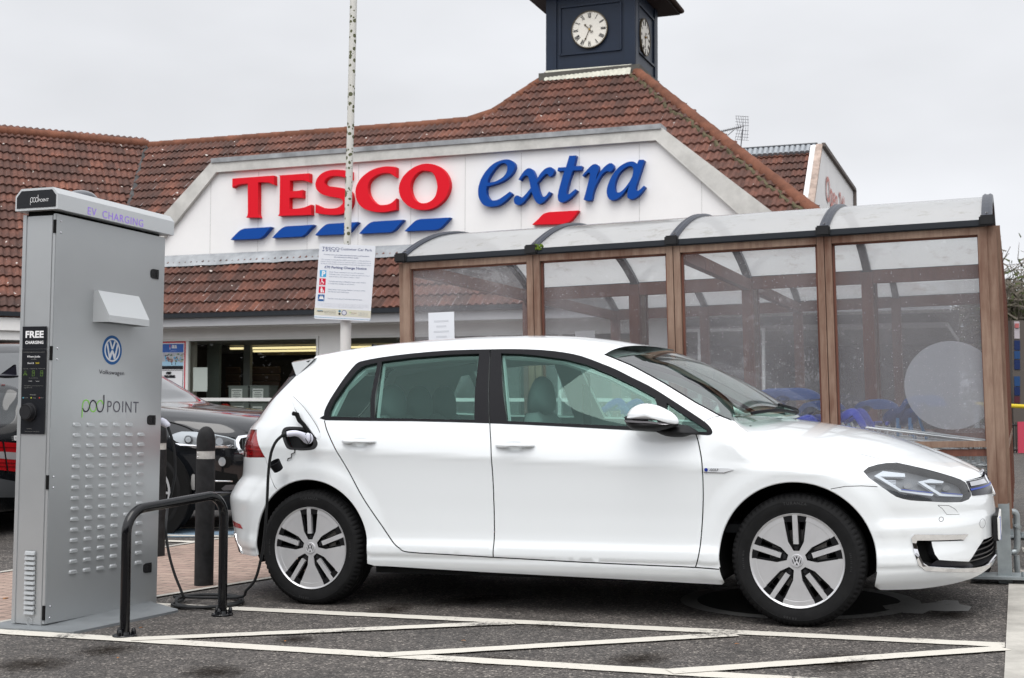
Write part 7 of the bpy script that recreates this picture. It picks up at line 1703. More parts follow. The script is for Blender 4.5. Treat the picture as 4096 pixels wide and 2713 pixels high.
# second outlet on the far end with its plug (white handle peeks out)
PLUGM = mat('plug_lilac_white', (.62, .62, .70), .35); CAB = mat('cable_black', (.016, .017, .018), .45)
port = golf_port = ORG+EX*-1.335-EY*(-PU(xz2u(-1.335, .908), .908).y)+EZ*.908
lead = empty('charging_cable', gnd(720, 2400)); tag(lead, 'black charging cable coiled on the ground between the cabinet and white car', 'cable')
YP = PR.y+.06
q = lambda pts, c, Y: [at(*p, Y) for p in crop(*c, pts)]
mb = MB(); hp_ = q([(900, 118), (918, 125), (940, 140), (948, 152)], k2, YP); mb.tube(catmull([at(628, 1678, YP+.02)]+hp_, 3), [.018]*4+[.022]*4+[.019]*3+[.016, .013], 14); mb.build('plug_handle', PLUGM, lead, smooth=True)
pts = []
for (x, y), Y in zip(crop(*k2, [(945, 150), (972, 230), (986, 320), (986, 420), (968, 520), (945, 610), (935, 700), (938, 780), (955, 880), (985, 985), (1015, 1060), (1030, 1100)]), [YP]*6+[7.15, 7.14, 7.13, 7.13, 7.13, 7.13]): pts.append(at(x, y, Y))
co = gnd(835, 2418); c_r = .185
pts.append(gnd(733, 2398, .03)); 
for k in range(0, 62):
    a = radians(200)+k*radians(17); rr_ = c_r+.022*sin(k*.55); pts.append(V((co.x+rr_*cos(a)*1.05, co.y+rr_*sin(a)*1.0, GZ(co.x, co.y)+.012+.006*(k % 21)/21*3)))
seg2 = [(950, 2390, 7.15), (985, 2362, 7.12), (1020, 2320, 7.08), (1043, 2240, 7.03), (1056, 2160, 7.0), (1064, 2075, 6.98), (1069, 1990, 6.965), (1073, 1900, 6.94), (1081, 1830, 6.92), (1092, 1790, 6.905), (1108, 1762, 6.90), (1130, 1742, 6.895)]
for x, y, Y in seg2: pts.append(at(x, y, Y))
mb = MB(); mb.tube(catmull(pts, 4), .0078, 8); mb.build('cable', CAB, lead, smooth=True)
kp = (1080, 1560, 4.356); YY = [6.895, 6.90, 6.905, 6.92, 6.94, 6.955, 6.97]
mb = MB(); mb.tube([at(*p, 6.895) for p in crop(*kp, [(205, 800), (240, 785), (270, 775), (300, 768)])], [.009, .012, .012, .013], 12)
for k in range(4): mb.tube([at(*p, 6.895) for p in crop(*kp, [(225+k*20, 793-k*7), (233+k*20, 790-k*7)])], .0145, 12)
mb.build('cable_gland', CAB, lead, smooth=True)
mb = MB(); path = crop(*kp, [(285, 775), (340, 765), (430, 755), (520, 775), (590, 815), (640, 850), (670, 860)]); rad = [.0135, .0165, .0155, .0165, .0215, .0255, .026]
P_ = [at(x, y, Y) for (x, y), Y in zip(path, YY)]; mb.tube(catmull(P_, 3)[:19], [rad[min(6, i//3)]+(rad[min(6, i//3+1)]-rad[min(6, i//3)])*(i % 3)/3 for i in range(19)], 16)
mb.build('plug_handle', PLUGM, lead, smooth=True)
mb = MB(); mb.sphere(tuple(at(*crop(*kp, [(665, 845)])[0], 6.955)), .027, 18, 12, sc=(1, 1, 1.15)); mb.build('plug_head', PLUGM, lead, smooth=True)
mb = MB(); ring = crop(*kp, [(610, 800), (630, 755), (665, 742), (700, 765), (712, 830), (700, 900), (665, 940), (650, 900), (620, 850), (610, 800)]); mb.tube(catmull([at(x, y, 6.925) for x, y in ring], 3), .0017, 6); mb.build('plug_tether', DEEP, lead)

# ================================================================== hoop barrier, bollards
HBK = mat('hoop_black_paint', (.003, .003, .004), .14, spec=.45)
def hoop():
    f1, f2 = gnd(498, 2548), gnd(889, 2462); t = empty('hoop_barrier', (f1+f2)/2); tag(t, 'shiny black steel hoop barrier bolted to the ground in front of the cabinet', 'barrier')
    d = (f2-f1); dl_ = d.length; d.normalize(); h1 = at(498, 2019, f1.y).z-.022; h2 = h1+.03; R_ = .115; P_ = [f1+Z*.0]
    z1 = h1; up1 = Z
    def P(s, z): return V((f1.x+d.x*s, f1.y+d.y*s, z))
    tilt = lambda s: h1+(h2-h1)*s/dl_
    path = [P(0, f1.z), P(0, .30), P(0, tilt(0)-R_)]+[P(R_-R_*cos(a), tilt(0)-R_+R_*sin(a)) for a in [pi/2*k/8 for k in range(1, 9)]]+[P(dl_/2, tilt(dl_/2))]+[P(dl_-R_+R_*sin(a), tilt(dl_)-R_+R_*cos(a)) for a in [pi/2*k/8 for k in range(0, 9)]]+[P(dl_, .30), P(dl_, f2.z)]
    mb = MB(); mb.tube(path, .0235, 20); mb.build('bent_tube', HBK, t, smooth=True)
    for f in (f1, f2):
        mb = MB(); mb.lathe([(0, .012), (.052, .012), (.056, .008), (.056, -.002)], 28, frame(f, d, Z.cross(d), Z)); mb.lathe([(.0245, .024), (.028, .012)], 20, frame(f, d, Z.cross(d), Z)); mb.build('foot_plate', HBK, t, smooth=True)
        for a in (0, 2.2, 4.2):
            c = f+V((.041*cos(a+.3), .041*sin(a+.3), .012)); mb = MB(); mb.lathe([(0, .030), (.006, .028), (.0105, .020), (.0115, .010), (.0125, 0)], 14, frame(c, (1, 0, 0), (0, 1, 0), Z)); mb.build('cap_nut', HBK, t, smooth=True)
hoop()
BOL = mat('bollard_rubber', (.020, .020, .021), .65, var=(18, .5), bump=(90, .4, .002)); BAND = mat('bollard_band', (.50, .49, .46), .5, var=(25, .25))
def bollard(x, y, lab):
    f = gnd(x, y); t = empty('bollard', f); tag(t, lab, 'bollard', 'black rubber bollards at the paving edge'); H_ = .955-f.z; R_ = .0565; M = frame(f, (1, 0, 0), (0, 1, 0), Z)
    mb = MB(); mb.lathe([(0, H_), (.018, H_-.003), (.035, H_-.016), (.048, H_-.038), (R_-.002, H_-.065), (R_, H_-.085), (R_, H_-.150), (R_*.95, H_-.152)], 36, M); mb.build('rounded_cap', BOL, t, smooth=True)
    mb = MB(); mb.lathe([(R_*.965, H_-.150), (R_*.965, H_-.200)], 36, M); 
    b = mb.build('reflective_band', BAND, t, smooth=True)
    mb = MB(); mb.lathe([(R_, H_-.199), (R_+.001, H_-.20), (R_+.001, 0)], 36, M); mb.build('bollard_post', BOL, t, smooth=True)
    mb = MB()
    for dz in (.165, .188): a = -2.35; mb.sphere(tuple(f+V((R_*.97*cos(a), R_*.97*sin(a), H_-dz))), .0055, 8, 6)
    mb.build('rivets', CHROME, t, smooth=True)
bollard(815, 2343, 'black bollard with pale reflective band standing behind the hoop barrier'); bollard(627, 2226, 'black bollard mostly hidden behind the right edge of the cabinet')

# ================================================================== car park sign on its pole
YS = 11.0; ks = (1200, 950, 4.2375); mast = empty('sign_pole', at(1386, 1360, YS)-Z*1.2); tag(mast, 'slim white pole speckled with moss rising behind the parking sign', 'pole')
POLEM, N_, L_n, mk = nodes('mossy_white_pole'); b = N_['Principled BSDF']; t = mk('ShaderNodeTexCoord'); vo = mk('ShaderNodeTexVoronoi', i={'Scale': 30, 'Randomness': 1}); L_n.new(t.outputs['Object'], vo.inputs['Vector'])
sxx = mk('ShaderNodeSeparateXYZ'); L_n.new(vo.outputs['Color'], sxx.inputs[0]); rdd = mk('ShaderNodeMapRange', i={'From Min': .35, 'From Max': 1, 'To Min': .12, 'To Max': .66}); L_n.new(sxx.outputs[0], rdd.inputs['Value']); lt = mk('ShaderNodeMath', operation='LESS_THAN'); L_n.new(vo.outputs['Distance'], lt.inputs[0]); L_n.new(rdd.outputs[0], lt.inputs[1])
mxx = mk('ShaderNodeMix', data_type='RGBA', i={6: (.56, .55, .51, 1), 7: (.075, .08, .03, 1)}); L_n.new(lt.outputs[0], mxx.inputs[0]); L_n.new(mxx.outputs[2], b.inputs['Base Color']); b.inputs['Roughness'].default_value = .6
mb = MB(); mb.tube([at(1415.5, -60, YS), at(1403, 480, YS), at(1388, 1000, YS)], .031, 16); mb.build('upper_pole', POLEM, mast, smooth=True)
mb = MB(); a, b_ = at(1386, 1040, YS+.02), at(1381, 1500, YS+.02); d = (b_-a).normalized(); mb.tube([a, b_, b_+d*1.3], .047, 20); mb.build('lower_post', mat('post_white', (.68, .67, .65), .5, var=(3, .06)), mast, smooth=True)
TLs, TRs, BLs = [at(*p, YS-.07) for p in crop(*ks, [(333, 100), (1282, 142), (237, 1378)])]; BRs = TRs+(BLs-TLs)
sX = (TRs-TLs); sWd = sX.length; sX.normalize(); sY = (TLs-BLs); sHt = sY.length; sY.normalize(); sN = sX.cross(sY).normalized(); SG = frame(BLs, sX, sY, sN); SGi = SG.inverted()
sg = empty('parking_sign', (TLs+BRs)/2); tag(sg, 'white notice board on the pole about customer car park rules and a parking charge', 'sign')
def s2(x, y): q = SGi @ on(*crop(*ks, [(x, y)])[0], (BLs, sN)); return q.x, q.y
r_ = .015; rc = []
for cx, cy, a0_ in ((sWd-r_, sHt-r_, 0), (r_, sHt-r_, 90), (r_, r_, 180), (sWd-r_, r_, 270)): rc += [(cx+r_*cos(radians(a0_+k*30)), cy+r_*sin(radians(a0_+k*30))) for k in range(4)]
mb = MB(); plate(mb, rc, [], -.004, 0, SG, back=True); mb.build('board', mat('sign_board_white', (.70, .72, .76), .35), sg)
mb = MB(); mb.box((sWd/2, sHt*.5, -.02), (.05, sHt*.7, .03), SG); mb.build('bracket', GALV, sg)
NV = mat('sign_navy', (.012, .035, .16), .5); NVL = mat('sign_slate', (.16, .20, .30), .5)
def st(s, x0, y0, x1, hp, m=NVL, dy=0, **k):
    a, b = s2(x0, y0), s2(x1, y0+dy); t = s2(x0, y0-hp); fit_text(sg, 'lettering', s, SG @ Matrix.Translation((0, 0, .0006)), a[0], a[1], b[0], (t[1]-a[1]), m, **k)
st('TESCO', 372, 205, 668, 48, NV, 20, bold=.0); st('Customer Car Park', 688, 215, 1222, 42, NV, 20)
mb = MB()
for i in range(5): x = 372+i*62; P_ = [s2(x, 232+i*2), s2(x+14, 219+i*2), s2(x+46, 219+i*2), s2(x+32, 232+i*2)]; plate(mb, P_[::-1], [], 0, .0008, SG)
mb.build('logo_dashes', NV, sg)
st('To ensure we can always provide you with a parking space', 402, 296, 1174, 17, NV, 20, bold=.008); st('the following conditions apply:', 577, 340, 990, 17, NV, 12, bold=.008)
st('This car park is controlled by ANPR cameras and / or Warden Patrols.', 358, 378, 1203, 17, NVL, 20); st('If your vehicle remains in this car park and fails to comply with any of', 354, 414, 1203, 17, NVL, 20); st('the terms and conditions stated below at any time you agree to pay a', 348, 448, 1208, 17, NVL, 20)
st('£70 Parking Charge Notice', 415, 520, 1130, 40, NV, 20, bold=.014)
for (a_, x0, yy) in ((['Only Tesco customers can use this car park.', 'Vehicles must not remain in this car park for more', 'than 3 hours. No return within 1 hour.'], 498, 594), (['Vehicles parking in Disabled bays must display', 'a valid blue badge at all times.'], 487, 750), (['Only those with young children can park within', 'the Parent and Child bays.'], 477, 888), (['Vehicles must be parked within marked bays.'], 468, 1042)):
    for i, s in enumerate(a_): st(s, x0-3*i, yy+38*i, x0+len(s)*13.7, 18, NVL, 16)
ic = [((336, 556), (448, 560), (442, 672), (336, 668), (.05, .35, .62)), ((330, 694), (438, 697), (432, 810), (326, 806), (.58, .01, .05)), ((322, 830), (428, 834), (422, 946), (314, 942), (.58, .01, .05)), ((306, 966), (418, 970), (410, 1082), (301, 1078), (.01, .10, .30))]
for i, (a, b, c, d, col) in enumerate(ic):
    mb = MB(); plate(mb, [s2(*p) for p in (d, c, b, a)], [], 0, .0008, SG); mb.build('pictogram', mat('picto_%d' % i, col, .45), sg)
W2_ = WHI; MI = SG @ Matrix.Translation((0, 0, .0010))
a, b = s2(368, 655), s2(428, 655); fit_text(sg, 'pictogram_letter', 'P', MI, a[0], a[1], b[0], s2(368, 572)[1]-a[1], WHI, bold=.05)
def blob(pts, m=WHI): mb = MB(); P_ = [s2(*p) for p in pts]; A_ = sum(P_[i][0]*P_[(i+1) % len(P_)][1]-P_[(i+1) % len(P_)][0]*P_[i][1] for i in range(len(P_))); plate(mb, P_ if A_ > 0 else P_[::-1], [], 0, .0006, MI); mb.build('pictogram_shape', m, sg)
circ = lambda x, y, r, n=14: [(x+r*cos(2*pi*k/n), y+r*sin(2*pi*k/n)) for k in range(n)]
blob(circ(372, 712, 10)); blob([(364, 724), (380, 724), (382, 750), (402, 752), (408, 778), (398, 780), (392, 763), (368, 762)]); mb = MB(); stroke(mb, [s2(366+24*cos(t)+6, 775+24*sin(t)) for t in [x*.35+.0 for x in range(14)]], .0022, MI, .0007, 1); mb.build('pictogram_shape', WHI, sg)
blob(circ(366, 850, 10)); blob([(352, 864), (380, 864), (384, 896), (376, 898), (376, 934), (350, 934), (350, 898), (344, 896)]); blob(circ(394, 893, 7)); blob([(384, 902), (404, 902), (404, 934), (384, 934)])
blob([(334, 1005), (346, 988), (386, 990), (394, 1008), (398, 1035), (392, 1048), (330, 1046), (328, 1022)]); blob([(312, 1064), (322, 1030), (326, 1030), (318, 1066)]); blob([(404, 1070), (402, 1034), (398, 1034), (398, 1070)]); blob([(342, 1004), (350, 994), (382, 996), (386, 1007)], MATS['picto_3'])
for i in range(4): st('This land is private property and is managed by the parking management company shown below', 306-6*i+(80 if i == 3 else 0), 1116+i*20, 1160-(90 if i == 3 else 0), 7, mat('tiny_print', (.36, .38, .44), .6), 40)
mb = MB(); plate(mb, [s2(*p) for p in ((240, 1312), (1196, 1366), (1204, 1246), (246, 1192))], [], 0, .0006, SG); mb.build('cream_band', mat('sign_cream', (.62, .60, .50), .5), sg)
mb = MB(); plate(mb, [s2(*p) for p in ((238, 1350), (1192, 1404), (1192, 1398), (238, 1344))], [], 0, .0007, SG); mb.build('blue_rule', mat('sign_rule_blue', (.10, .33, .50), .5), sg)
st('PARKING', 288, 1262, 394, 22, INKD, 6, bold=.03); st('HIGHVIEW', 298, 1242, 384, 11, MATS['sign_rule_blue'], 6, bold=.03)
for i, s in enumerate(('This car park is managed by', 'Highview Parking Ltd', 'Enquiries: 0333 888 4545', 'Registered in England and Wales')): st(s, 414, 1240+i*20, 604, 9 if i in (0, 3) else 12, INKD if i in (1, 2) else NVL, 8)
st('Horizon', 860, 1290, 958, 22, mat('sign_brown', (.25, .12, .07), .5), 6); st('Parking', 862, 1308, 925, 9, NVL, 5); 
for i in range(4): st('Parking line 24 hours a day', 990, 1280+i*17, 1145, 8, NVL, 8)
for (x, y, r, m_) in ((672, 1250, 20, 'sign_rule_blue'), (669, 1297, 19, 'ink_black'), (748, 1278, 44, 'sign_navy')): blob(circ(x, y, r, 20), MATS[m_])
blob(circ(672, 1250, 12), mat('sign_gold', (.6, .35, .1), .5)); MI = SG @ Matrix.Translation((0, 0, .0018)); blob(circ(748, 1278, 35, 20), mat('sign_badge_grey', (.6, .6, .66), .5)); blob(circ(848, 1274, 9), MATS['logo_green'])

# ================================================================== other parked cars
from mathutils.bvhtree import BVHTree
def slice_car(name, label, M, prof, cls, mats, wheels, wr=.37, n=5.0, H=None):
    """body built from stacked rounded plan outlines; prof rows: z, x rear, x front, half width"""
    t = empty(name, M.translation); tag(t, label, 'car', 'cars parked beyond the paving')
    zs = [p[0] for p in prof]; K = 112; rows = []; NZ = 64
    lv = sorted(set([zs[0]+(zs[-1]-zs[0])*i/NZ for i in range(NZ+1)]+zs))
    for z in lv:
        xr, xf, w = (pch(zs, [p[i] for p in prof], z) for i in (1, 2, 3)); xm = (xr+xf)/2; a = (xf-xr)/2; row = []
        for k in range(K):
            th = 2*pi*k/K; c, s = cos(th), sin(th)
            row.append(V((xm+a*math.copysign(abs(c)**(2/n), c), w*math.copysign(abs(s)**(2/n), s), z)))
        rows.append(row)
    vs = [p for r in rows for p in r]; R = len(rows); fs = []; lab = []
    for i in range(R-1):
        for k in range(K):
            f = (i*K+k, i*K+(k+1) % K, (i+1)*K+(k+1) % K, (i+1)*K+k); c = sum((vs[q] for q in f), V())/4; fs.append(f); lab.append(cls(c.x, c.y, c.z))
    fs.append(tuple(range((R-1)*K, R*K))); lab.append(cls(0, 0, 99)); fs.append(tuple(range(K))[::-1]); lab.append('underside')
    W = [M @ v for v in vs]
    # smooth normals for whole body
    me = bpy.data.meshes.new('tmp'); me.from_pydata([tuple(v) for v in W], [], fs); me.update(); nn = [tuple(v.normal) for v in me.vertices]; bpy.data.meshes.remove(me)
    bv = BVHTree.FromPolygons([tuple(v) for v in W], [f for f in fs if len(f) == 4])
    for nm in sorted(set(lab)):
        used = {}; v2 = []; n2 = []; f2 = []
        for f, l in zip(fs, lab):
            if l != nm: continue
            g_ = []
            for q in f:
                if q not in used: used[q] = len(v2); v2.append(W[q]); n2.append(nn[q])
                g_.append(used[q])
            f2.append(g_)
        mkmesh(nm, v2, f2, mats.get(nm, DEEP), t, nrm=n2)
    for x in wheels:
        for s in (-1, 1):
            w_ = [p[3] for p in prof if p[0] >= .5][0]*s
            ar = MB(); P_ = [(wr*1.16*cos(a*pi/20), wr*1.16*sin(a*pi/20)) for a in range(40)]
            ar.add([M @ V((x+p, w_*(1.003), wr+q)) for p, q in P_]+[M @ V((x+p*.9, w_*.9, wr+q*.9)) for p, q in P_], [list(range(40))]+[(i, (i+1) % 40, 40+(i+1) % 40, 40+i) for i in range(40)]); ar.build('wheel_arch', DEEP, t)
            wm = M @ Matrix.Translation((x, w_*.985, wr)); wb_ = MB(); q = [(.0, .0), (wr*.62, .0), (wr*.66, .012), (wr*.90, .02), (wr*.98, .0), (wr, -.04), (wr, -.2), (.0, -.2)]
            wb_.lathe([(r, h*s) for r, h in q], 40, wm, axis='y'); wo = wb_.build('wheel', RUBBER, t, smooth=True, sharp=40)
            rb_ = MB(); rb_.lathe([(0, .022*s), (wr*.10, .022*s), (wr*.14, .010*s)], 20, wm, axis='y')
            for k in range(10): a = k*pi/5; rb_.add([wm @ V((cos(a-.06)*wr*.1, .020*s, sin(a-.06)*wr*.1)), wm @ V((cos(a+.06)*wr*.1, .020*s, sin(a+.06)*wr*.1)), wm @ V((cos(a+.05)*wr*.62, .026*s, sin(a+.05)*wr*.62)), wm @ V((cos(a-.05)*wr*.62, .026*s, sin(a-.05)*wr*.62))], [(0, 1, 2, 3)])
            rb_.lathe([(wr*.60, .028*s), (wr*.66, .028*s)], 40, wm, axis='y'); rb_.build('rim', ALU, wo)
    return t, bv
def hit(bv, x, y, off=.0):
    d = ray(x, y).normalized(); r = bv.ray_cast(CP, d)
    if r[0] is None: return None
    return r[0]-d*off
def decal(bv, nm, pts, c, m, par, off=.012, k=0):
    px_ = crop(*c, pts) if c else pts; px_ = cat2(px_, 3, True) if k else px_
    n = len(px_); cx = sum(p[0] for p in px_)/n; cy = sum(p[1] for p in px_)/n; rings = [[(cx+(x-cx)*s, cy+(y-cy)*s) for x, y in px_] for s in (1, .75, .5, .25)]+[[(cx, cy)]]
    vs = []; 
    for r in rings:
        for p in r:
            h = hit(bv, *p, off)
            if h is None: h = vs[-1] if vs else at(*p, 10)
            vs.append(h)
    fs = [(i*n+j, i*n+(j+1) % n, (i+1)*n+(j+1) % n, (i+1)*n+j) for i in range(3) for j in range(n)]+[(3*n+j, 3*n+(j+1) % n, 4*n) for j in range(n)]
    return mkmesh(nm, vs, fs, m, par, smooth=True)
BLKP = mat('black_car_paint', (.006, .007, .009), .18, coat=1, coatr=.03); DKGL = mat('dark_car_glass', (.02, .024, .026), .05, coat=1, spec=1.0); GREYCP = mat('dark_grey_car_paint', (.035, .036, .040), .2, coat=1)
suvP = [(.22, -2.20, 2.22, .90), (.30, -2.36, 2.34, .93), (.50, -2.42, 2.42, .965), (.70, -2.43, 2.44, .972), (.88, -2.41, 2.40, .965), (.98, -2.38, 2.30, .95), (1.04, -2.36, 2.14, .935), (1.09, -2.34, 1.86, .92), (1.13, -2.32, 1.45, .905), (1.17, -2.30, 1.12, .895), (1.30, -2.2, .86, .83), (1.50, -2.0, .46, .745), (1.65, -1.8, .10, .66), (1.73, -1.5, -.25, .55), (1.76, -1.0, -.55, .30)]
def suv_cls(x, y, z):
    if z < .34: return 'lower_cladding'
    if 1.19 < z < 1.64 and -1.95 < x: return 'window_glass'
    return 'body'
sm_ = dict(body=BLKP, window_glass=DKGL, lower_cladding=BLACKPLASTIC, underside=DEEP)
ax_ = V((cos(radians(21)), -sin(radians(21)), 0)); hubw = at(590, 1935, 11.35); MS_ = frame(hubw+V((-ax_.y*0, 0, 0))-ax_*1.46+V((sin(radians(21)), cos(radians(21)), 0))*.965, ax_, V((sin(radians(21)), cos(radians(21)), 0)), Z); MS_.translation.z = GZ(MS_.translation.x, 0)
suv, sbv = slice_car('parked_suv', 'black SUV with clear headlamps parked nose right behind the bollard', MS_, suvP, suv_cls, sm_, (-1.47, 1.46), .38, n=4.2)
k3 = (640, 1500, 2.529)
HLM = mat('clear_headlamp', (.42, .45, .47), .12, metal=.5, coat=1); DKH = mat('headlamp_dark', (.05, .055, .06), .15, coat=1)
decal(sbv, 'headlight', [(90, 620), (150, 592), (220, 572), (350, 575), (540, 598), (680, 625), (762, 655), (765, 745), (540, 738), (350, 738), (250, 715), (160, 672)], k3, HLM, suv, .012)
decal(sbv, 'headlight_inner', [(560, 612), (680, 636), (752, 662), (755, 732), (560, 728)], k3, DKH, suv, .022)
for cx, cy, r in ((285, 655, 42), (480, 668, 48), (600, 675, 38)): decal(sbv, 'headlight_lens', [(cx+r*cos(a*pi/8), cy+r*1.05*sin(a*pi/8)) for a in range(16)], k3, mat('lamp_ring', (.20, .21, .22), .08, metal=.9), suv, .026)
for cx, cy, r in ((285, 655, 28), (480, 668, 34)): decal(sbv, 'headlight_lens', [(cx+r*cos(a*pi/8), cy+r*1.05*sin(a*pi/8)) for a in range(16)], k3, HLM, suv, .032)
decal(sbv, 'lamp_eyebrow', [(150, 690), (350, 728), (700, 730), (735, 708), (742, 715), (705, 740), (350, 742), (200, 715)], k3, CHROME, suv, .034)
decal(sbv, 'kidney_frame', [(765, 660), (790, 618), (890, 604), (985, 606), (980, 700), (940, 790), (850, 812), (800, 790), (775, 740)], k3, CHROME, suv, .016)
decal(sbv, 'kidney_grille', [(800, 680), (820, 640), (900, 625), (975, 630), (970, 700), (930, 770), (860, 780), (815, 740)], k3, DEEP, suv, .026)
for i in range(5): decal(sbv, 'grille_slat', [(832+26*i, 645), (838+26*i, 645), (845+26*i, 768), (839+26*i, 768)], k3, DKH, suv, .034)
decal(sbv, 'fog_lamp_recess', [(595, 850), (650, 822), (710, 845), (724, 895), (690, 940), (630, 940), (597, 905)], k3, DEEP, suv, .012, 1)
decal(sbv, 'fog_lamp', [(628+37*cos(a*pi/8), 878+46*sin(a*pi/8)) for a in range(16)], k3, HLM, suv, .024)
decal(sbv, 'bumper_intake', [(540, 965), (780, 1010), (820, 1180), (540, 1165)], k3, DEEP, suv, .010)
decal(sbv, 'chrome_strip', [(530, 1066), (735, 1070), (735, 1083), (530, 1081)], k3, CHROME, suv, .022); decal(sbv, 'silver_skid', [(620, 1150), (665, 1115), (760, 1110), (740, 1165), (640, 1170)], k3, mat('skid_grey', (.12, .12, .13), .35, metal=.5), suv, .022)
decal(sbv, 'side_marker', [(318, 1020), (335, 1000), (352, 1010), (352, 1165), (322, 1160), (312, 1100)], k3, mat('grey_flap', (.35, .35, .34), .5), suv, .014)
decal(sbv, 'lower_lip', [(350, 1185), (735, 1182), (735, 1196), (350, 1200)], k3, mat('lip_satin', (.10, .10, .11), .3, metal=.4), suv, .018)
# bonnet shut line and wiper
mb = MB()
for pts in ([(30, 470), (130, 485), (230, 515), (300, 545), (350, 578)], [(350, 578), (480, 588), (640, 620), (760, 640)]):
    P_ = [hit(sbv, *p, .004) for p in cat2(crop(*k3, pts), 4)]; P_ = [p for p in P_ if p is not None]
    if len(P_) > 2: mb.tube(P_, .006, 5)
mb.build('shut_line', DEEP, suv)
# estate on the far left and a tall car behind it
estP = [(.22, -2.2, 2.2, .86), (.40, -2.38, 2.35, .91), (.60, -2.42, 2.40, .925), (.80, -2.40, 2.36, .925), (.88, -2.36, 2.25, .92), (.94, -2.34, 1.7, .905), (.98, -2.32, 1.2, .89), (1.10, -2.22, .9, .80), (1.28, -2.05, .5, .68), (1.35, -1.9, .2, .60), (1.40, -1.5, -.3, .40)]
def est_cls(x, y, z):
    if .99 < z < 1.27: return 'window_glass'
    return 'body'
eo = at(-215, 1700, 12.0); ME = frame(V((eo.x, eo.y, GZ(eo.x, 0))), V((.10, .995, 0)), V((-.995, .10, 0)), Z)
est, ebv = slice_car('parked_estate', 'black estate car at the far left edge showing red tail light and letter E', ME, estP, est_cls, dict(body=BLKP, window_glass=DKGL, underside=DEEP), (-1.4, 1.45), .33, n=7)
k4 = (0, 1200, 1.5686); RT = mat('tail_red', (.50, .008, .012), .15, coat=1, emit=(1, .02, .02), es=.0); 
decal(ebv, 'tail_light', [(-60, 885), (60, 895), (190, 905), (200, 1040), (110, 1078), (-60, 1062)], k4, RT, est, .014); decal(ebv, 'reversing_light', [(-60, 948), (110, 958), (190, 966), (185, 1000), (108, 1003), (-60, 990)], k4, mat('tail_clear', (.45, .42, .42), .15, coat=1), est, .020)
decal(ebv, 'tailgate_seam', [(14, 880), (24, 880), (56, 1085), (48, 1085)], k4, DEEP, est, .026)
for yy in (925, 1022, 1045): decal(ebv, 'light_band', [(-60, yy-6), (180, yy+4), (180, yy+10), (-60, yy)], k4, mat('tail_dark_red', (.22, .004, .006), .2, coat=1), est, .022)
decal(ebv, 'brake_light', [(10, 528), (190, 534), (190, 544), (10, 538)], k4, mat('dark_red', (.10, .003, .004), .3), est, .02)
hh = hit(ebv, *crop(*k4, [(96, 880)])[0], .02)
if hh: mb = MB(); text(mb, 'E', frame(hh, (1, 0, 0), (0, 0, 1), (0, -1, 0)), .055, bold=.002); mb.build('badge_letter', mat('badge_bright', (.8, .8, .8), .2), est)
decal(ebv, 'bumper_insert', [(-60, 1110), (100, 1140), (180, 1150), (180, 1240), (0, 1240), (-60, 1190)], k4, mat('bumper_grey', (.10, .105, .11), .5), est, .012)
mb = MB(); f0 = at(*crop(*k4, [(45, 478)])[0], 11.2); mb.add([f0+V((-.08, 0, 0)), f0+V((.055, 0, .10)), f0+V((.085, 0, .0)), f0+V((0, .03, .0)), f0+V((.075, 0, .10))], [(0, 1, 4, 2), (0, 3, 4, 1), (3, 2, 4)]); mb.sphere(tuple(f0), .09, 14, 6, sc=(1.2, .8, .22)); mb.build('shark_fin_aerial', BLACKGLOSS, est, smooth=True, sharp=30)
M3 = frame(V((-6.7, 15.2, GZ(-6.7, 0))), V((.97, -.24, 0)), V((.24, .97, 0)), Z)
c3o, cbv = slice_car('parked_suv', 'dark grey tall car with silver roof rails behind the estate at far left', M3, suvP, suv_cls, dict(sm_, body=GREYCP), (-1.47, 1.46), .38, n=4.2)
mb = MB()
for s in (-1, 1): mb.tube([M3 @ V((-1.9, .62*s, 1.66)), M3 @ V((-1.6, .62*s, 1.77)), M3 @ V((.0, .62*s, 1.79)), M3 @ V((.3, .62*s, 1.70))], .02, 8)
mb.build('roof_rail', CHROME, c3o)

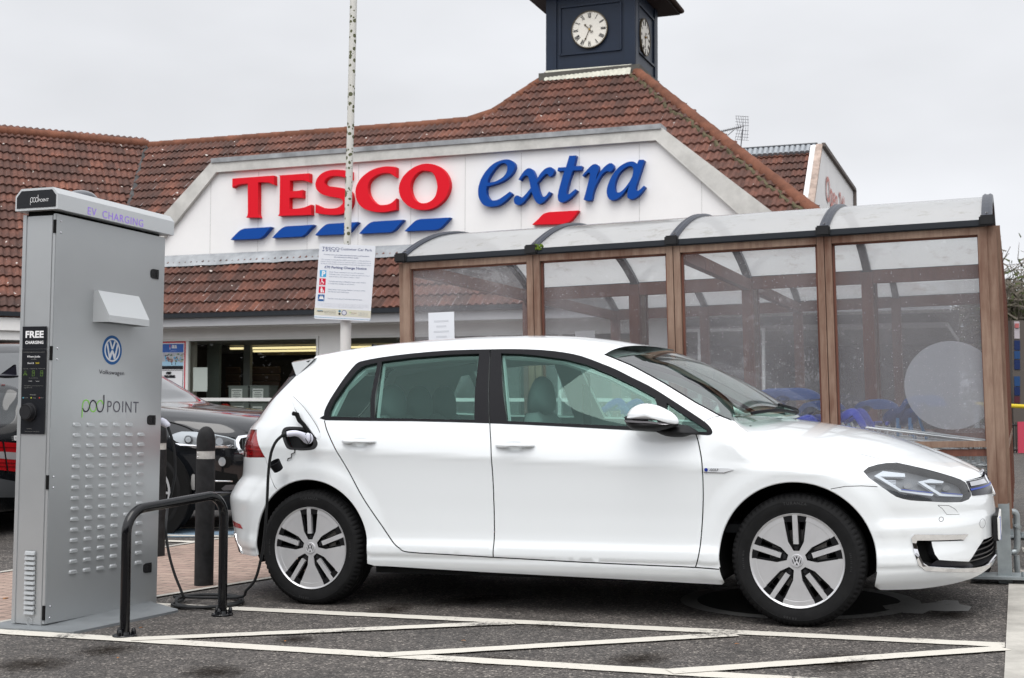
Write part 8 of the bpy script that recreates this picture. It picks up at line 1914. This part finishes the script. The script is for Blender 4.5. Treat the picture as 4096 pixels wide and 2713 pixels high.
# ================================================================== right-hand background
BARK = mat('bark', (.085, .07, .055), .9); TWIG = mat('bare_twigs', (.11, .095, .075), .95); LEAFD = mat('ivy_green', (.05, .065, .02), .9)
def tree(name, x, y, h, cr, label, twigs=2600, green=.35, seed=1, cat='tree', group='trees beyond the car park'):
    r = random.Random(seed); z0 = GZ(x, y); t = empty(name, (x, y, z0)); tag(t, label, cat, group); mb = MB(); tips = []
    mb.tube([(x, y, z0), (x+.1, y, z0+h*.3), (x+.05, y+.1, z0+h*.62)], [.035*h, .026*h, .012*h], 8)
    for k in range(26):
        b0 = V((x+.05, y, z0+h*r.uniform(.22, .62))); a = r.uniform(0, 2*pi); L_ = cr*r.uniform(.5, 1.0); up_ = r.uniform(.3, 1.1)
        b1 = b0+V((cos(a), sin(a), up_)).normalized()*L_*.5; b2 = b1+V((cos(a+.3), sin(a+.3), up_+.5)).normalized()*L_*.6; mb.tube([b0, b1, b2], [.007*h, .004*h, .0015*h], 5); tips += [b1, b2, (b1+b2)/2]
    mb.build('trunk', BARK, t)
    def cloud(nm, m, cnt, sz, asp):
        vs = []; fs = []
        for k in range(cnt):
            c = r.choice(tips)+V((r.gauss(0, 1), r.gauss(0, 1), r.gauss(0, .8)))*cr*.22
            d = V((r.gauss(0, 1), r.gauss(0, 1), r.gauss(.6, 1))).normalized(); e = d.orthogonal().normalized(); s = sz*r.uniform(.5, 1.4); b = len(vs)
            vs += [c-e*s*asp, c+e*s*asp, c+d*s*2+e*s*asp*.4, c+d*s*2-e*s*asp*.4]; fs.append((b, b+1, b+2, b+3))
        mkmesh(nm, vs, fs, m, t)
    cloud('twigs', TWIG, int(twigs*(1-green)), h*.055, .10); 
    if green > 0: cloud('foliage', LEAFD, int(twigs*green), h*.018, .6)
    return t
tp = at(4062, 1560, 48); tree('bare_tree', tp.x, tp.y, 6.0, 3.0, 'bare winter tree behind the totem sign at the right edge', 5000, .3, 2)
tp = at(4150, 1560, 55); tree('bare_tree', tp.x, tp.y, 7.0, 3.6, 'bare winter tree farthest right, partly out of frame', 5000, .4, 3)
tp = at(3990, 1560, 62); tree('bare_tree', tp.x, tp.y, 5.2, 3.0, 'bare winter tree just behind the shelter corner', 4000, .3, 5)
TO = at(4070, 1640, 30); tt = empty('totem_sign', (TO.x, TO.y, GZ(TO.x, 0))); tag(tt, 'tall narrow dark totem sign with blue panels at the right edge', 'sign')
def tbox(nm, x0, x1, y0, y1, m, dy=0, th=.25): a, b = at(x0, y1, 30-dy), at(x1, y0, 30-dy); mb = MB(); mb.box(((a.x+b.x)/2, 30-dy+th/2, (a.z+b.z)/2), (b.x-a.x, th, b.z-a.z)); mb.build(nm, m, tt)
tbox('totem_body', 4056, 4120, 1282, 1800, mat('totem_brown', (.10, .085, .075), .6)); tbox('white_panel', 4058, 4078, 1286, 1355, mat('totem_pale', (.42, .38, .40), .5), .02, .02)
tbox('red_mark', 4060, 4076, 1294, 1312, mat('totem_red', (.40, .12, .12), .5), .05, .02)
for i, (y0, y1) in enumerate(((1362, 1400), (1404, 1436), (1440, 1478), (1506, 1545), (1548, 1582))): tbox('blue_panel', 4058, 4080, y0, y1, mat('totem_blue_%d' % (i % 2), ((.012, .025, .09), (.02, .06, .16))[i % 2], .4), .02, .02)
tbox('maroon_panel', 4058, 4080, 1586, 1612, mat('totem_maroon', (.08, .02, .03), .5), .02, .02)
hb = empty('height_barrier', at(4070, 1624, 22)); tag(hb, 'yellow horizontal height barrier bar crossing behind the shelter corner', 'barrier'); mb = MB(); mb.tube([at(3900, 1617, 22), at(4300, 1636, 22)], .035, 10); mb.build('bar', mat('yellow_paint', (.60, .45, .03), .5), hb)
mb = MB(); a = at(4260, 1634, 22); mb.cyl(a, V((a.x, a.y, GZ(a.x, 0))), .05, n=10); a = at(3905, 1617, 22); mb.cyl(a, V((a.x, a.y, GZ(a.x, 0))), .05, n=10); mb.build('post', GALV, hb)
fn = empty('railing_fence', at(4060, 1790, 26)); tag(fn, 'dark metal railing fence beyond the crossing at the right edge', 'fence'); mb = MB(); a, b = at(3700, 1795, 26), at(4400, 1795, 26)
for k in range(70): p = a.lerp(b, k/69); mb.cyl((p.x, p.y, GZ(p.x, 0)), (p.x, p.y, at(4060, 1690, 26).z), .012, n=5)
for zz in (at(4060, 1700, 26).z, at(4060, 1800, 26).z): mb.tube([(a.x, a.y, zz), (b.x, b.y, zz)], .022, 6)
mb.build('rails', mat('fence_dark', (.03, .03, .03), .5), fn)
bn = at(4096, 1750, 25.5); mb = MB(); mb.box((bn.x+.05, 25.5, bn.z), (.35, .03, .62)); tag(mb.build('banner', mat('banner_red', (.50, .06, .10), .5)), 'red banner panel fixed on the railing at the right edge', 'banner')
hd = at(4100, 1760, 30); mb = MB(); r8 = random.Random(8)
vs = []; fs = []
for k in range(9000):
    c = V((hd.x+r8.uniform(-5, 12), 31+r8.uniform(-.8, .8), r8.random()**.7*1.3+GZ(hd.x, 0))); d = V((r8.gauss(0, 1), r8.gauss(0, 1), r8.gauss(0, 1))).normalized(); e = d.orthogonal().normalized()*.05; b = len(vs); vs += [c, c+e, c+e+d*.07, c+d*.07]; fs.append((b, b+1, b+2, b+3))
tag(mkmesh('hedge', vs, fs, LEAFD), 'low ragged green hedge behind the railing on the right', 'hedge')
vs = []; fs = []; r8 = random.Random(11)
for k in range(26000):
    x = r8.uniform(-25, 75); hmax = 2.6+1.2*sin(x*.35)+.8*sin(x*1.1+2); c = V((x, 70+r8.uniform(-2, 2), abs(r8.gauss(0, .6))*hmax if r8.random() < .4 else r8.random()*hmax)); d = V((r8.gauss(0, 1), r8.gauss(0, 1), r8.gauss(.5, 1))).normalized(); e = d.orthogonal().normalized()*.07; b = len(vs); vs += [c, c+e, c+e+d*.30, c+d*.30]; fs.append((b, b+1, b+2, b+3))
tag(mkmesh('far_wood', vs, fs, TWIG), 'distant low wood of bare trees on the horizon', 'wood', kind='stuff')
mb = MB()
for y0, y1 in ((1061, 1054), (1180, 1175), (1190, 1188)): mb.tube([at(3900, y0+6, 60), at(4000, y0, 60), at(4250, y1-8, 60)], .018, 4)
tag(mb.build('overhead_cables', mat('cable_grey', (.30, .31, .33), .6)), 'thin overhead cables crossing the sky at the right edge', 'cables')
# wood behind the camera, seen only as a reflection in the shop glass and the paint
vs = []; fs = []; r8 = random.Random(21)
for k in range(70000):
    x = r8.uniform(-140, 60); hmax = 9.5+2.5*sin(x*.21)+1.6*sin(x*.63+1)+.8*sin(x*2.1); c = V((x, -34+r8.uniform(-3, 3), r8.random()**.8*hmax)); d = V((r8.gauss(0, 1), r8.gauss(0, 1), r8.gauss(.8, 1))).normalized(); e = d.orthogonal().normalized()*.34; b = len(vs); vs += [c, c+e, c+e*.4+d*1.1, c+d*1.1]; fs.append((b, b+1, b+2, b+3))
tag(mkmesh('near_wood', vs, fs, TWIG), 'belt of bare trees across the road behind the viewer, mirrored in shop windows', 'wood', kind='stuff')
# a few fallen leaves on the asphalt and paving
LFM = mat('dead_leaf', (.32, .14, .05), .8); r8 = random.Random(6)
for i, (x, y, lb) in enumerate(((22, 2395, 'dry orange leaf on the paving left of the cabinet'), (1140, 2569, 'small orange leaf between the painted hatch lines'), (1854, 2565, 'orange leaf inside the middle painted hatch triangle'), (473, 2636, 'small pale stone-like leaf in the dark asphalt foreground'), (2948, 2578, 'tiny pinkish leaf beside the hatch line near the front wheel'), (565, 2515, 'tiny leaf crumb next to the right of the hoop foot'))):
    p = gnd(x, y, .004); a = r8.uniform(0, 6); s = .028 if i == 0 else .012; o = [(-1, 0), (-.5, .45), (.1, .5), (.6, .3), (1.1, 0), (.6, -.35), (0, -.5), (-.6, -.3)]
    mb = MB(); mb.add([V((p.x+s*(u*cos(a)-v*sin(a)), p.y+s*(u*sin(a)+v*cos(a)), p.z+.002+.006*abs(v)+.003*(i % 2))) for u, v in o]+[V((p.x, p.y, p.z+.004))], [(k, (k+1) % 8, 8) for k in range(8)]); tag(mb.build('fallen_leaf', LFM), lb, 'leaf')
